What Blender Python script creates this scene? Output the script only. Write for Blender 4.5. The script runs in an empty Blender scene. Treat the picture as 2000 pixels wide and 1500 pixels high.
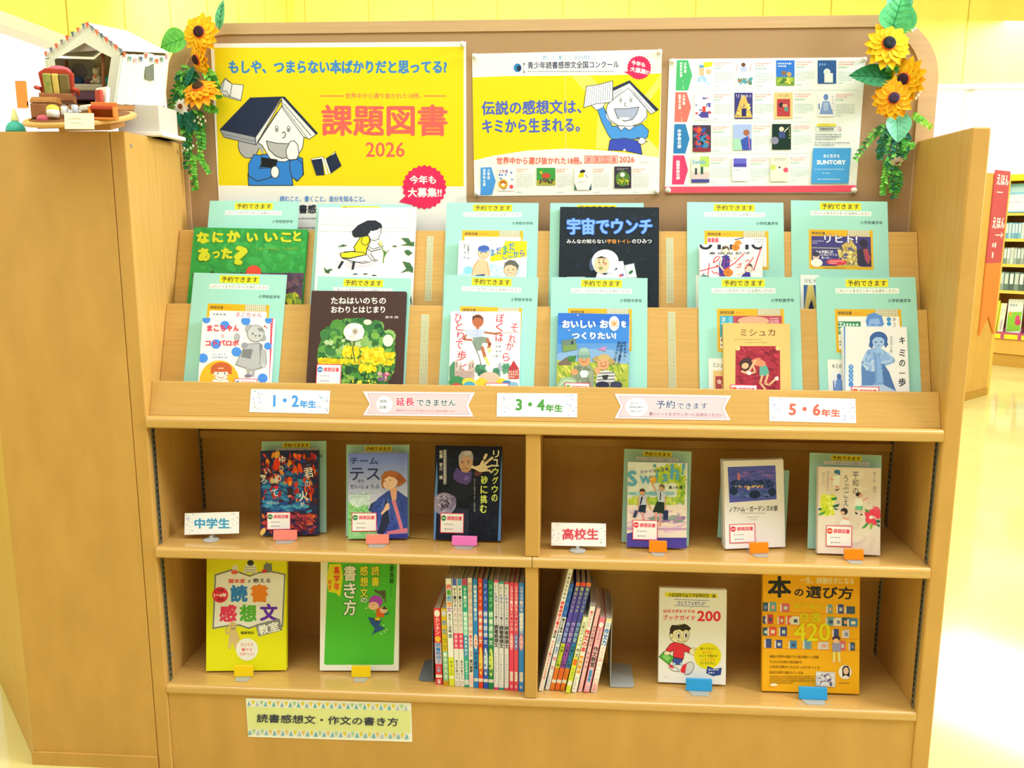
import bpy, bmesh, math, random
import numpy as np
from math import sin, cos, pi, radians, hypot, atan2
from mathutils import Vector, Matrix
from mathutils.geometry import tessellate_polygon
sc = bpy.context.scene
COL = sc.collection
# ---------------------------------------------------------------- camera
CAM = Vector((.061, -1.5906, 1.1295)); YAW, PITCH, ROLL, FPX = -.0639, .1786, .0028, 1670.3
FW = Vector((sin(YAW)*cos(PITCH), cos(YAW)*cos(PITCH), -sin(PITCH)))
_r0 = Vector((cos(YAW), -sin(YAW), 0)); _u0 = _r0.cross(FW)
RT = _r0*cos(ROLL) + _u0*sin(ROLL); UP = RT.cross(FW)
cd = bpy.data.cameras.new('camera'); cam = bpy.data.objects.new('camera', cd); COL.objects.link(cam)
cd.sensor_width = 36; cd.lens = FPX*36/2000; cd.clip_start = .05; cd.clip_end = 100
m = Matrix((RT, UP, -FW)).transposed().to_4x4(); m.translation = CAM; cam.matrix_world = m
sc.camera = cam
# ---------------------------------------------------------------- light
sc.view_settings.view_transform = 'Standard'; sc.view_settings.look = 'None'
sc.view_settings.gamma = 1; sc.view_settings.use_curve_mapping = False; sc.view_settings.exposure = -.66
sc.cycles.use_denoising = True; sc.cycles.max_bounces = 8; sc.cycles.diffuse_bounces = 5
w = bpy.data.worlds.new('daylight'); sc.world = w; w.use_nodes = True
w.node_tree.nodes['Background'].inputs[0].default_value = (.97, .985, 1, 1); w.node_tree.nodes['Background'].inputs[1].default_value = 2.2
def area(name, loc, target, sx, sy, power, col=(.885, .95, 1)):
    l = bpy.data.lights.new(name, 'AREA'); l.shape = 'RECTANGLE'; l.size = sx; l.size_y = sy; l.energy = power; l.color = col
    o = bpy.data.objects.new(name, l); COL.objects.link(o); o.location = loc
    o.rotation_euler = (Vector(target)-Vector(loc)).to_track_quat('-Z', 'Y').to_euler(); return o
area('ceiling_lamp_front', (.2, -1.1, 3.3), (.1, -.5, 0), 4.5, .9, 104)
area('ceiling_lamp_far_front', (.2, -3.6, 3.2), (0, 0, .9), 4.0, .8, 34)
area('side_fill_lamp', (2.9, -.35, 2.35), (-.8, .1, 1.0), 1.1, 1.1, 225)  # added fill well below the ceiling, aimed to brighten the left inner panel
area('ceiling_lamp_aisle', (4.1, 6.0, 3.06), (4.0, 5.9, 0), 1.5, 1.7, 120)
area('ceiling_lamp_aisle_near', (3.4, 2.6, 3.2), (3.4, 3.2, 0), 1.8, 1.8, 140)
area('ceiling_lamp_back', (-.6, 4.0, 3.25), (-.6, 6.5, 1.5), 3.5, 1.6, 250)
# ---------------------------------------------------------------- helpers
def lin(h):
    h = h.lstrip('#'); o = []
    for i in (0, 2, 4):
        c = int(h[i:i+2], 16)/255; o.append(c/12.92 if c <= .04045 else ((c+.055)/1.055)**2.4)
    return (*o, 1)
MATS = {}
def mat(hexc, rough=.55, spec=.3, kind='paint', **k):
    key = (hexc, rough, spec, kind, tuple(sorted(k.items())))
    if key in MATS: return MATS[key]
    mt = bpy.data.materials.new(kind+'_'+hexc.strip('#')); mt.use_nodes = True; MATS[key] = mt
    nt = mt.node_tree; b = nt.nodes['Principled BSDF']; N = nt.nodes.new; L = nt.links.new
    b.inputs['Base Color'].default_value = lin(hexc); b.inputs['Roughness'].default_value = rough
    b.inputs['Specular IOR Level'].default_value = spec
    mt.diffuse_color = lin(hexc)
    if kind == 'wood':
        tc = N('ShaderNodeTexCoord'); mp = N('ShaderNodeMapping'); mp.inputs['Scale'].default_value = k.get('scale', (3, 30, 1.2))
        nz = N('ShaderNodeTexNoise'); nz.inputs['Scale'].default_value = 6; nz.inputs['Detail'].default_value = 5
        L(tc.outputs['Object'], mp.inputs[0]); L(mp.outputs[0], nz.inputs[0])
        cr = N('ShaderNodeValToRGB'); c = lin(hexc); f = k.get('amp', .1)
        cr.color_ramp.elements[0].position = .3; cr.color_ramp.elements[1].position = .7
        cr.color_ramp.elements[0].color = (c[0]*(1-f), c[1]*(1-f*1.2), c[2]*(1-f*1.5), 1)
        cr.color_ramp.elements[1].color = (min(1, c[0]*(1+f)), min(1, c[1]*(1+f)), min(1, c[2]*(1+f)), 1)
        L(nz.outputs[0], cr.inputs[0]); L(cr.outputs[0], b.inputs['Base Color'])
    elif kind == 'weave':
        tc = N('ShaderNodeTexCoord'); nz = N('ShaderNodeTexNoise'); nz.inputs['Scale'].default_value = k.get('s', 60)
        mx = N('ShaderNodeMixRGB'); mx.inputs[1].default_value = lin(hexc); mx.inputs[2].default_value = lin(k.get('c2', hexc))
        L(tc.outputs['Object'], nz.inputs[0]); L(nz.outputs[0], mx.inputs[0]); L(mx.outputs[0], b.inputs['Base Color'])
    elif kind == 'metal':
        b.inputs['Metallic'].default_value = .85
    elif kind == 'clear':
        t = N('ShaderNodeBsdfTransparent'); mx = N('ShaderNodeMixShader'); mx.inputs[0].default_value = .42; t.inputs[0].default_value = (.93, .95, .94, 1)
        L(t.outputs[0], mx.inputs[1]); L(b.outputs[0], mx.inputs[2]); L(mx.outputs[0], nt.nodes['Material Output'].inputs[0])
    elif kind == 'glass':
        nt.nodes.remove(b); t = N('ShaderNodeBsdfTransparent'); g = N('ShaderNodeBsdfGlossy'); g.inputs[1].default_value = .05
        mx = N('ShaderNodeMixShader'); mx.inputs[0].default_value = .06
        L(t.outputs[0], mx.inputs[1]); L(g.outputs[0], mx.inputs[2]); L(mx.outputs[0], nt.nodes['Material Output'].inputs[0])
    elif kind == 'paint':
        tc = N('ShaderNodeTexCoord'); nz = N('ShaderNodeTexNoise'); nz.inputs['Scale'].default_value = 900
        bp = N('ShaderNodeBump'); bp.inputs['Strength'].default_value = .03; bp.inputs['Distance'].default_value = .0005
        L(tc.outputs['Object'], nz.inputs[0]); L(nz.outputs[0], bp.inputs['Height']); L(bp.outputs[0], b.inputs['Normal'])
    return mt
class MB:
    """collects shapes into one mesh with several materials"""
    def __init__(s): s.v = []; s.f = []; s.mi = []; s.ms = []
    def slot(s, m):
        if m not in s.ms: s.ms.append(m)
        return s.ms.index(m)
    def add(s, vs, fs, m, T=None):
        o = len(s.v); k = s.slot(m)
        s.v += [tuple(T @ Vector(q)) for q in vs] if T is not None else [tuple(q) for q in vs]
        s.f += [tuple(i+o for i in f) for f in fs]; s.mi += [k]*len(fs); return s
    def box(s, x0, x1, y0, y1, z0, z1, m, T=None):
        vs = [(x, y, z) for x in (x0, x1) for y in (y0, y1) for z in (z0, z1)]
        return s.add(vs, [(0, 1, 3, 2), (4, 6, 7, 5), (0, 4, 5, 1), (2, 3, 7, 6), (0, 2, 6, 4), (1, 5, 7, 3)], m, T)
    def prism(s, poly, a0, a1, m, axis='x', T=None):
        n = len(poly); f3 = {'x': lambda p, a: (a, p[0], p[1]), 'y': lambda p, a: (p[0], a, p[1]), 'z': lambda p, a: (p[0], p[1], a)}[axis]
        vs = [f3(p, a0) for p in poly]+[f3(p, a1) for p in poly]
        tr = tessellate_polygon([[Vector((p[0], p[1], 0)) for p in poly]])
        fs = [tuple(t) for t in tr]+[tuple(i+n for i in t[::-1]) for t in tr]+[(i, (i+1) % n, (i+1) % n+n, i+n) for i in range(n)]
        return s.add(vs, fs, m, T)
    def tube(s, pts, r, m, n=8, T=None, caps=True):
        pts = [Vector(p) for p in pts]; vs = []; fs = []
        rs = r if isinstance(r, (list, tuple)) else [r]*len(pts)
        for i, p in enumerate(pts):
            d = (pts[min(i+1, len(pts)-1)]-pts[max(i-1, 0)]).normalized()
            a = d.orthogonal().normalized() if i == 0 else (a-d*a.dot(d)).normalized()
            b = d.cross(a)
            vs += [p+(a*cos(2*pi*j/n)+b*sin(2*pi*j/n))*rs[i] for j in range(n)]
        for i in range(len(pts)-1):
            fs += [(i*n+j, i*n+(j+1) % n, (i+1)*n+(j+1) % n, (i+1)*n+j) for j in range(n)]
        if caps: fs += [tuple(range(n))[::-1], tuple(range((len(pts)-1)*n, len(pts)*n))]
        return s.add(vs, fs, m, T)
    def lathe(s, prof, m, n=20, T=None):
        vs = [(r*cos(2*pi*j/n), r*sin(2*pi*j/n), z) for r, z in prof for j in range(n)]
        fs = [(i*n+j, i*n+(j+1) % n, (i+1)*n+(j+1) % n, (i+1)*n+j) for i in range(len(prof)-1) for j in range(n)]
        fs += [tuple(range(n))[::-1], tuple(range((len(prof)-1)*n, len(prof)*n))]
        return s.add(vs, fs, m, T)
    def ball(s, c, rx, ry, rz, m, n=14, T=None):
        M_ = Matrix.Translation(c) @ Matrix.Diagonal((rx, ry, rz, 1))
        return s.lathe([(max(.001, sin(pi*i/8)), -cos(pi*i/8)) for i in range(9)], m, n, M_ if T is None else T @ M_)
    def build(s, name, parent=None, bevel=0, smooth=False, label=None):
        me = bpy.data.meshes.new(name); me.from_pydata(s.v, [], s.f)
        for q in s.ms: me.materials.append(q)
        me.polygons.foreach_set('material_index', s.mi)
        if smooth: me.polygons.foreach_set('use_smooth', [True]*len(s.f))
        me.update()
        if bevel:
            bm_ = bmesh.new(); bm_.from_mesh(me); bmesh.ops.recalc_face_normals(bm_, faces=bm_.faces); bm_.to_mesh(me); bm_.free()
        o = bpy.data.objects.new(name, me); COL.objects.link(o)
        if parent is not None: o.parent = parent
        if bevel:
            b = o.modifiers.new('bevel', 'BEVEL'); b.width = bevel; b.segments = 2; b.limit_method = 'ANGLE'; b.angle_limit = radians(50)
        if label: o['label'] = label
        return o
def tag(o, label, cat, group=None):
    o['label'] = label; o['category'] = cat
    if group: o['group'] = group
    return o
def thing(name, label, cat, loc=(0, 0, 0), group=None, M=None):
    o = bpy.data.objects.new(name, None); COL.objects.link(o); o.empty_display_size = .05
    if M is not None: o.matrix_world = M
    else: o.location = loc
    return tag(o, label, cat, group)
def struct(o): o['kind'] = 'structure'; return o
# sight lines of the photograph, used to measure where things stand on real planes
def ray(px, py): return FW+RT*((px-1000)/FPX)-UP*((py-750)/FPX)
def hit(px, py, P, n): d = ray(px, py); return CAM+d*(((Vector(P)-CAM).dot(n))/d.dot(n))
def proj(P): d = Vector(P)-CAM; z = d.dot(FW); return (1000+FPX*d.dot(RT)/z, 750-FPX*d.dot(UP)/z)
# ---------------------------------------------------------------- printed matter
TX = {}
_cu = bpy.data.curves.new('lettering', 'FONT'); _to = bpy.data.objects.new('lettering', _cu); COL.objects.link(_to)
def text_mesh(s):
    if s in TX: return TX[s]
    _cu.body = s; _cu.size = 1; _cu.resolution_u = 2; _cu.fill_mode = 'FRONT'
    bpy.context.view_layer.update()
    e = _to.evaluated_get(bpy.context.evaluated_depsgraph_get()); me = e.to_mesh()
    vs = [(v.co.x, v.co.y) for v in me.vertices]; fs = [tuple(p.vertices) for p in me.polygons]; e.to_mesh_clear()
    TX[s] = (vs, fs); return TX[s]
def P2(a):
    if isinstance(a, str): return [tuple(float(q) for q in t.split(',')) for t in a.split()]
    return list(a)
class Art:
    """a flat print: drawn in the frame of a rectified view, mapped onto the w x h front of its sheet or cover"""
    def __init__(s, w, h, quad):
        s.w, s.h, s.it, s.z, s.quad = w, h, [], 1e-4, quad
        A = []; B = []
        for (x, y), (X, Y) in zip(quad, ((-w/2, h), (w/2, h), (w/2, 0), (-w/2, 0))):
            A += [[x, y, 1, 0, 0, 0, -X*x, -X*y], [0, 0, 0, x, y, 1, -Y*x, -Y*y]]; B += [X, Y]
        s.H = np.append(np.linalg.solve(np.array(A, float), np.array(B, float)), 1).reshape(3, 3)
    def map(s, x, y):
        q = s.H @ (x, y, 1); X, Z = q[0]/q[2], q[1]/q[2]
        return (max(-s.w/2, min(s.w/2, X)), max(0, min(s.h, Z)))
    def raw(s, vs, fs, c, dz=1.2e-5):
        s.z += dz; s.it.append(([s.map(*q) for q in vs], fs, c, s.z)); return s
    def p(s, pts, c, dz=1.2e-5):
        pts = P2(pts); tr = tessellate_polygon([[Vector((*q, 0)) for q in pts]])
        return s.raw(pts, [tuple(t) for t in tr], c, dz)
    def r(s, x0, y0, x1, y1, c): return s.raw([(x0, y0), (x1, y0), (x1, y1), (x0, y1)], [(0, 1, 2, 3)], c)
    def bg(s, c): return s.raw(s.quad, [(0, 1, 2, 3)], c)
    def e(s, cx, cy, rx, ry, c, rot=0, a0=0, a1=360, n=28, dz=1.2e-5):
        R = radians(rot); pts = []
        for i in range(n+(a1-a0 < 360)):
            a = radians(a0+(a1-a0)*i/n); x, y = rx*cos(a), ry*sin(a)
            pts.append((cx+x*cos(R)-y*sin(R), cy+x*sin(R)+y*cos(R)))
        return s.raw(pts, [tuple(range(len(pts)))], c, dz)
    def eo(s, cx, cy, rx, ry, c, lc, lw=5, rot=0): s.e(cx, cy, rx+lw, ry+lw, lc, rot); return s.e(cx, cy, rx, ry, c, rot)
    def l(s, pts, wd, c, closed=False):
        pts = P2(pts)
        if closed: pts = pts+pts[:1]
        vs = []; fs = []
        for a, b in zip(pts, pts[1:]):
            d = hypot(b[0]-a[0], b[1]-a[1]) or 1; ux, uy = (b[0]-a[0])/d, (b[1]-a[1])/d; nx, ny = -uy*wd/2, ux*wd/2
            ex, ey = ux*wd*.3, uy*wd*.3; o = len(vs)
            vs += [(a[0]-ex+nx, a[1]-ey+ny), (b[0]+ex+nx, b[1]+ey+ny), (b[0]+ex-nx, b[1]+ey-ny), (a[0]-ex-nx, a[1]-ey-ny)]; fs.append((o, o+1, o+2, o+3))
        return s.raw(vs, fs, c)
    def po(s, pts, c, lc='#333b46', lw=5): s.p(pts, c); return s.l(pts, lw, lc, True)
    def t(s, st, x0, y0, x1, y1, c, b=0, rot=0, skew=0):
        vs, fs = text_mesh(st)
        if not vs: return s
        X0 = min(v[0] for v in vs); X1 = max(v[0] for v in vs); Y0 = min(v[1] for v in vs); Y1 = max(v[1] for v in vs)
        cx, cy = (x0+x1)/2, (y0+y1)/2; R = radians(rot); out = []; e = b*(y1-y0)
        for dx, dy in (((0, 0),) if b <= 0 else ((-e, 0), (e, 0), (0, -e*.8), (0, e*.8)) if b < .04 else ((-e, 0), (e, 0), (0, -e*.8), (0, e*.8), (e*.7, e*.7), (-e*.7, e*.7), (e*.7, -e*.7), (-e*.7, -e*.7))):
            for x, y in vs:
                u = x0+e+(x-X0)/max(X1-X0, 1e-6)*(x1-x0-2*e)-cx+dx; v = y1-e-(y-Y0)/max(Y1-Y0, 1e-6)*(y1-y0-2*e)-cy+dy; v += u*skew
                out.append((cx+u*cos(R)-v*sin(R), cy+u*sin(R)+v*cos(R)))
            s.raw(out, fs, c, 4e-6); out = []
        return s
    def to(s, st, x0, y0, x1, y1, c, oc, b=.01, ob=.07, rot=0):
        g = (ob-b)*(y1-y0); s.t(st, x0-g, y0-g, x1+g, y1+g, oc, ob, rot); return s.t(st, x0, y0, x1, y1, c, b, rot)
    def v(s, st, xc, y0, y1, wd, c, b=0, dx=0):
        n = len(st); ch = (y1-y0)/n
        for bx, by in (((0, 0),) if b <= 0 else ((-b, 0), (b, 0), (0, b), (0, -b))):
            V = []; F = []
            for i, k in enumerate(st):
                vs, fs = text_mesh(k); o = len(V)
                for x, y in vs:
                    u, q = x-.5+bx, .38-y+by
                    if k in 'ー〜~-・…': u, q = (-q, u) if k != '・' else (u-.2, q)
                    V.append((xc+dx*(i+.5-n/2)+u*wd, y0+(i+.5)*ch+q*min(ch, wd*1.25)))
                F += [tuple(j+o for j in f) for f in fs]
            s.raw(V, F, c, 4e-6)
        return s
    def d(s, x0, y0, x1, y1, n, c, fill=.5, seed=1, gap=.25):
        """rows of small print too fine to read"""
        R = random.Random(seed*77+int(x0)); V = []; F = []; ph = (y1-y0)/n; wd = ph*.75
        for i in range(n):
            x = x0; xe = x1 if i < n-1 else x0+(x1-x0)*R.uniform(.5, 1)
            while x < xe-wd*.5:
                q = wd*R.uniform(.5, 1); h = ph*fill*R.uniform(.6, 1); y = y0+ph*(i+.5); o = len(V)
                V += [(x, y-h/2), (x+q*.8, y-h/2), (x+q*.8, y+h/2), (x, y+h/2)]; F.append((o, o+1, o+2, o+3)); x += q+wd*gap
        return s.raw(V, F, c)
    def k(s, x0, y0, x1, y1, n, cols, r0, r1, seed=1, asp=.5, ang=0, jit=90, inside=None):
        """brush dabs"""
        R = random.Random(seed); cols = cols.split() if isinstance(cols, str) else cols
        for _ in range(n):
            rx = R.uniform(r0, r1); ry = rx*asp*R.uniform(.6, 1.3); rm = max(rx, ry)*.9; x = R.uniform(min(x0+rm, (x0+x1)/2), max(x1-rm, (x0+x1)/2)); y = R.uniform(min(y0+rm, (y0+y1)/2), max(y1-rm, (y0+y1)/2))
            if inside and ((x-inside[0])/inside[2])**2+((y-inside[1])/inside[3])**2 > 1: continue
            s.e(x, y, rx, ry, R.choice(cols), ang+R.uniform(-jit, jit), n=9, dz=2e-6)
        return s
    def b(s, cx, cy, r, c, n=22, dep=.1, tail=None):
        pts = [(cx+r*(1-dep*(i % 2))*cos(pi*i/n), cy+r*(1-dep*(i % 2))*sin(pi*i/n)) for i in range(2*n)]
        if tail: s.p([(cx-r*.75, cy+r*.3), tail, (cx-r*.3, cy+r*.85)], c)
        return s.p(pts, c)
    def put(s, mb, y=0, T=None, rough=.5, spec=.3):
        for vs, fs, c, z in s.it:
            mb.add([(x, y-z, q) for x, q in vs], fs, mat(c, rough, spec), T)
        return mb
# ---------------------------------------------------------------- room
WOOD = mat('#c99c52', .4, .35, 'wood', amp=.07)
WOODL = mat('#cda25a', .32, .4, 'wood', scale=(1.2, 30, 30), amp=.06)
LIP = mat('#cda25b', .2, 1.0, 'wood', scale=(1.2, 30, 30), amp=.06)
BOARD = mat('#b4926e', .75, .2, 'weave', s=700, c2='#a5835f')
FRAME = mat('#c6a47a', .5, .3, 'wood', scale=(1.2, 30, 30), amp=.06)
YELLOW = mat('#f4ec78', .6, .2, 'wood', scale=(.6, .6, .15), amp=.05)
WHITE = mat('#f2f0ea'); STEEL = mat('#8d9692', .35, .5, 'metal'); DARK = mat('#20261f', .6)
def fl():
    mt = mat('#d9cd86', .1, .5, 'wood', scale=(.7, .7, .7), amp=.05); return mt
struct(MB().box(-3.2, 7.6, -5, 7.2, -.08, 0, fl()).build('floor'))
struct(MB().box(-3.2, 7.6, -5, 7.2, 3.45, 3.53, mat('#efece2')).build('ceiling'))
b = MB(); b.box(-2.72, -2.6, -5, 7.2, 2.12, 3.45, YELLOW); b.box(-2.72, -2.6, -5, 7.2, 0, .85, YELLOW)
for y in (-5, 6.6): b.box(-2.72, -2.6, y, y+.6, .85, 2.12, YELLOW)
for y in np.arange(-4.4, 7, .62): b.box(-2.603, -2.597, y, y+.008, 2.13, 3.45, mat('#c9b23c'))
struct(b.build('wall_left'))
b = MB()
for y in np.arange(-4.4, 6.7, 2.2): b.box(-2.68, -2.62, y-.03, y+.03, .85, 2.12, WHITE)
b.box(-2.70, -2.57, -4.4, 6.6, 2.06, 2.12, mat('#f7e9d8')); b.box(-2.70, -2.55, -4.4, 6.6, .82, .87, WHITE)
wn = struct(b.build('window_1')); MB().box(-2.652, -2.646, -4.4, 6.6, .87, 2.06, mat('#ffffff', kind='glass')).build('glass_pane', wn)
b = MB(); b.box(-2.6, 7.6, 7.0, 7.12, 2.46, 3.45, YELLOW); b.box(-2.6, 7.6, 7.0, 7.12, 0, .9, WHITE)
b.box(-2.6, .6, 7.0, 7.12, .9, 2.46, WHITE); b.box(7.0, 7.6, 7.0, 7.12, .9, 2.46, WHITE)
for x in np.arange(-2.5, 7.5, .62): b.box(x, x+.008, 6.996, 7.003, 2.47, 3.45, mat('#cdb548'))
struct(b.build('wall_back'))
b = MB()
for x in np.arange(.6, 7.1, 1.6): b.box(x-.03, x+.03, 7.02, 7.1, .9, 2.46, WHITE)
b.box(.6, 7, 6.97, 7.1, 2.43, 2.47, WHITE); b.box(.6, 7, 6.95, 7.1, .87, .91, WHITE)
wn = struct(b.build('window_2')); MB().box(.6, 7, 7.05, 7.056, .9, 2.44, mat('#ffffff', kind='glass')).build('glass_pane', wn)
struct(MB().box(7.6, 7.7, -5, 7.2, 0, 3.45, mat('#efe6c8')).build('wall_right'))
struct(MB().box(-3.2, 7.7, -5.1, -5, 0, 3.45, mat('#a08a68')).build('wall_front'))
# ---------------------------------------------------------------- the display bookcase
D = .2423; SL = .335; TH = math.atan(SL)
UN = thing('display_bookcase', 'wide pale wood display bookcase with rounded poster board and sloping tiers', 'bookcase')
b = MB().box(-.79, -.76, 0, D, 0, 1.307, WOOD); b.build('side_panel', UN, .003)
b = MB().box(.76, .793, 0, D, 0, 1.307, WOOD); b.build('side_panel', UN, .003)
for x, z in ((-.7595, 1.283), (-.7595, .735), (-.7595, .245)):
    MB().lathe([(.0035, 0), (.0045, .0008), (.003, .0015)], mat('#9c8f78'), 12, Matrix.Translation((x-.0007, .02 if z > 1 else .033, z)) @ Matrix.Rotation(pi/2, 4, 'Y')).build('screw_cap', UN, label='small grey screw cap')
MB().box(-.76, .76, D, D+.008, .1, 1.0, WOOD).build('back_panel', UN)
def bull(y0, y1, z0, z1, r=.009):
    pts = [(y1, z0), (y1, z1)]
    for i in range(11): a = radians(90+90*i/10); pts.append((y0+r+r*cos(a), z1-r+r*sin(a)))
    for i in range(7): a = radians(180+90*i/6); pts.append((y0+r*.6+r*.6*cos(a), z0+r*.6+r*.6*sin(a)))
    return pts
def shelf(x0, x1, z0, z1, y0=-.004, nm='shelf'): MB().prism(bull(y0, D, z0, z1), x0, x1, LIP).build(nm, UN, smooth=False)
shelf(-.7595, -.0006, .4745, .4973); shelf(.0006, .7595, .4745, .4973); shelf(-.7598, .7598, .1755, .1955, -.001, 'bottom_shelf')
shelf(-.7598, .7598, .7436, .767, -.004, 'counter_board')
MB().box(-.0142, .0142, .001, D, .4973, .7436, WOOD).build('divider', UN, .002)
MB().box(-.0138, .0118, .001, D, .1955, .4745, WOOD).build('divider', UN, .002)
MB().box(-.7595, .7595, .004, .022, 0, .1755, WOOD).build('kick_board', UN)
for x0, x1, zs in ((-.7595, -.0142, (.667, .372)), (.0142, .7595, (.664, .37))):
    for z in zs: MB().box(x0, x1, D-.012, D, z, z+.017, WOOD).build('light_band_strip', UN, .001)  # raised strip added to stand in for the light band across the back panel
for zz0, zz1 in ((.498, .743), (.197, .474)):
    for sx in (-1, 1):
        for y in (.013, .226):
            xa = sx*.7598; b = MB().box(min(xa, xa-sx*.0022), max(xa, xa-sx*.0022), y, y+.012, zz0, zz1, STEEL)
            for z in np.arange(zz0+.008, zz1-.008, .0125): b.box(min(xa, xa-sx*.0028), max(xa, xa-sx*.0028), y+.004, y+.008, z, z+.006, DARK)
            b.build('shelf_standard', UN, label='slotted steel strip')
def lean(Y1, z1, z0, t=.008, x=.7585):
    """a board whose front face leans back through (Y1,z1) down to z0"""
    y0 = Y1-(z1-z0)*SL; return [(y0, z0), (Y1, z1), (Y1+t, z1-t*SL*.3), (y0+t*1.05, z0)]
MB().prism(lean(.033, .8312, .767, .012), -.7595, .7595, WOODL).build('sloping_front_board', UN, .001)
MB().prism(lean(.118, .9784, .767), -.7595, .7595, WOODL).build('tier_board', UN, .001)
MB().prism(lean(.199, 1.127, .767), -.7595, .7595, WOODL).build('tier_board', UN, .001)
MB().box(-.7595, .7595, .1175, .134, .922, .93, WOOD).build('tier_floor', UN)
def rr(x0, x1, z0, z1, r, n=14):
    pts = [(x0, z0), (x1, z0)]
    for i in range(n+1): a = pi/2*i/n; pts.append((x1-r+r*cos(a), z1-r+r*sin(a)))
    for i in range(n+1): a = pi/2+pi/2*i/n; pts.append((x0+r+r*cos(a), z1-r+r*sin(a)))
    return pts
outer = rr(-.79, .793, 1.0, 1.549, .125); inner = rr(-.752, .757, 1.0, 1.527, .10)
MB().prism(outer, D+.009, D+.025, FRAME, 'y').build('poster_board', UN)
n = len(outer); b = MB(); vs = [(x, D+.002, z) for x, z in outer]+[(x, D+.002, z) for x, z in inner]+[(x, D+.009, z) for x, z in inner]+[(x, D+.009, z) for x, z in outer]
fs = [(i, i+1, n+i+1, n+i) for i in range(1, n-1)]+[(n+i, n+i+1, 2*n+i+1, 2*n+i) for i in range(1, n-1)]+[(3*n+i, 3*n+i+1, i+1, i) for i in range(1, n-1)]+[(0, n, n+n-1-(n-1), 0)][:0]
fs += [(0, n, 2*n-1+0-(n-1), 0)][:0]+[(n-1, 0, n, 2*n-1), (2*n-1, n, 2*n, 3*n-1)]
b.add(vs, fs, FRAME).build('board_frame', UN)
MB().prism(inner, D+.005, D+.009, BOARD, 'y').build('pin_board', UN)
BY = D+.005
# neighbour: the corner bookcase end on the left
NB = thing('bookcase_end', 'tall plain wood bookcase end standing flush beside the display bookcase', 'bookcase')
MB().prism([(-1.062, .0), (-.7906, .0), (-.7906, .32), (-1.36, .32)], .0, 1.307, WOOD, 'z').build('end_panel', NB, .0012)
MB().prism([(-1.066, -.004), (-.7906, -.004), (-.7906, .0), (-1.05, .0)], .0, .03, WOOD, 'z').build('plinth_strip', NB)
# ---------------------------------------------------------------- placing flat things
NP = Vector((0, -cos(TH), sin(TH)))
ROW1 = Vector((0, .199, 1.127)); ROW2 = Vector((0, .118, .9784)); CAP = Vector((0, .033, .8312))
CA = (350, 380, 3.75); CB = (830, 380, 3.75); CC = (1310, 380, 3.75)
def px(c, q): return (c[0]+q[0]/c[2], c[1]+q[1]/c[2])
def frame(X, n, org):
    Y = -n; Z = X.cross(Y).normalized()
    m = Matrix((X, Y, Z)).transposed().to_4x4(); m.translation = org; return m, Z
def quad_of(M, w, h, c):
    o = []
    for x, z in ((-w/2, h), (w/2, h), (w/2, 0), (-w/2, 0)):
        a, b = proj(M @ Vector((x, 0, z))); o.append(((a-c[0])*c[2], (b-c[1])*c[2]))
    return o
def lay(c, TL, TR, P, n=NP, zb=None, h=None, BL=None):
    A = hit(*px(c, TL), P, n); B = hit(*px(c, TR), P, n); X = (B-A).normalized(); w = (B-A).length
    M, Z = frame(X, n, (A+B)/2)
    if h is None: h = (hit(*px(c, BL), P, n)-A).dot(-Z) if BL else (M.translation.z-zb)/Z.z
    M.translation = (A+B)/2-Z*h
    return M, w, h, quad_of(M, w, h, c)
def stand(c, TL, TR, BR, BL, zs, ln, lift=.0025, top=None):
    k = Vector((0, 0, zs+lift)); up = Vector((0, 0, 1))
    A = hit(*px(c, BL), k, up); B = hit(*px(c, BR), k, up); X = (B-A).normalized(); w = (B-A).length
    n = -(up.cross(X))*cos(ln)+up*sin(ln)
    M, Z = frame(X, n, (A+B)/2)
    h = ((hit(*px(c, TL), A, n)-A).dot(Z)+(hit(*px(c, TR), A, n)-A).dot(Z))/2
    if top: h = min(h, (top-M.translation.z)/Z.z)
    return M, w, h, quad_of(M, w, h, c)
INK = '#333a44'
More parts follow.
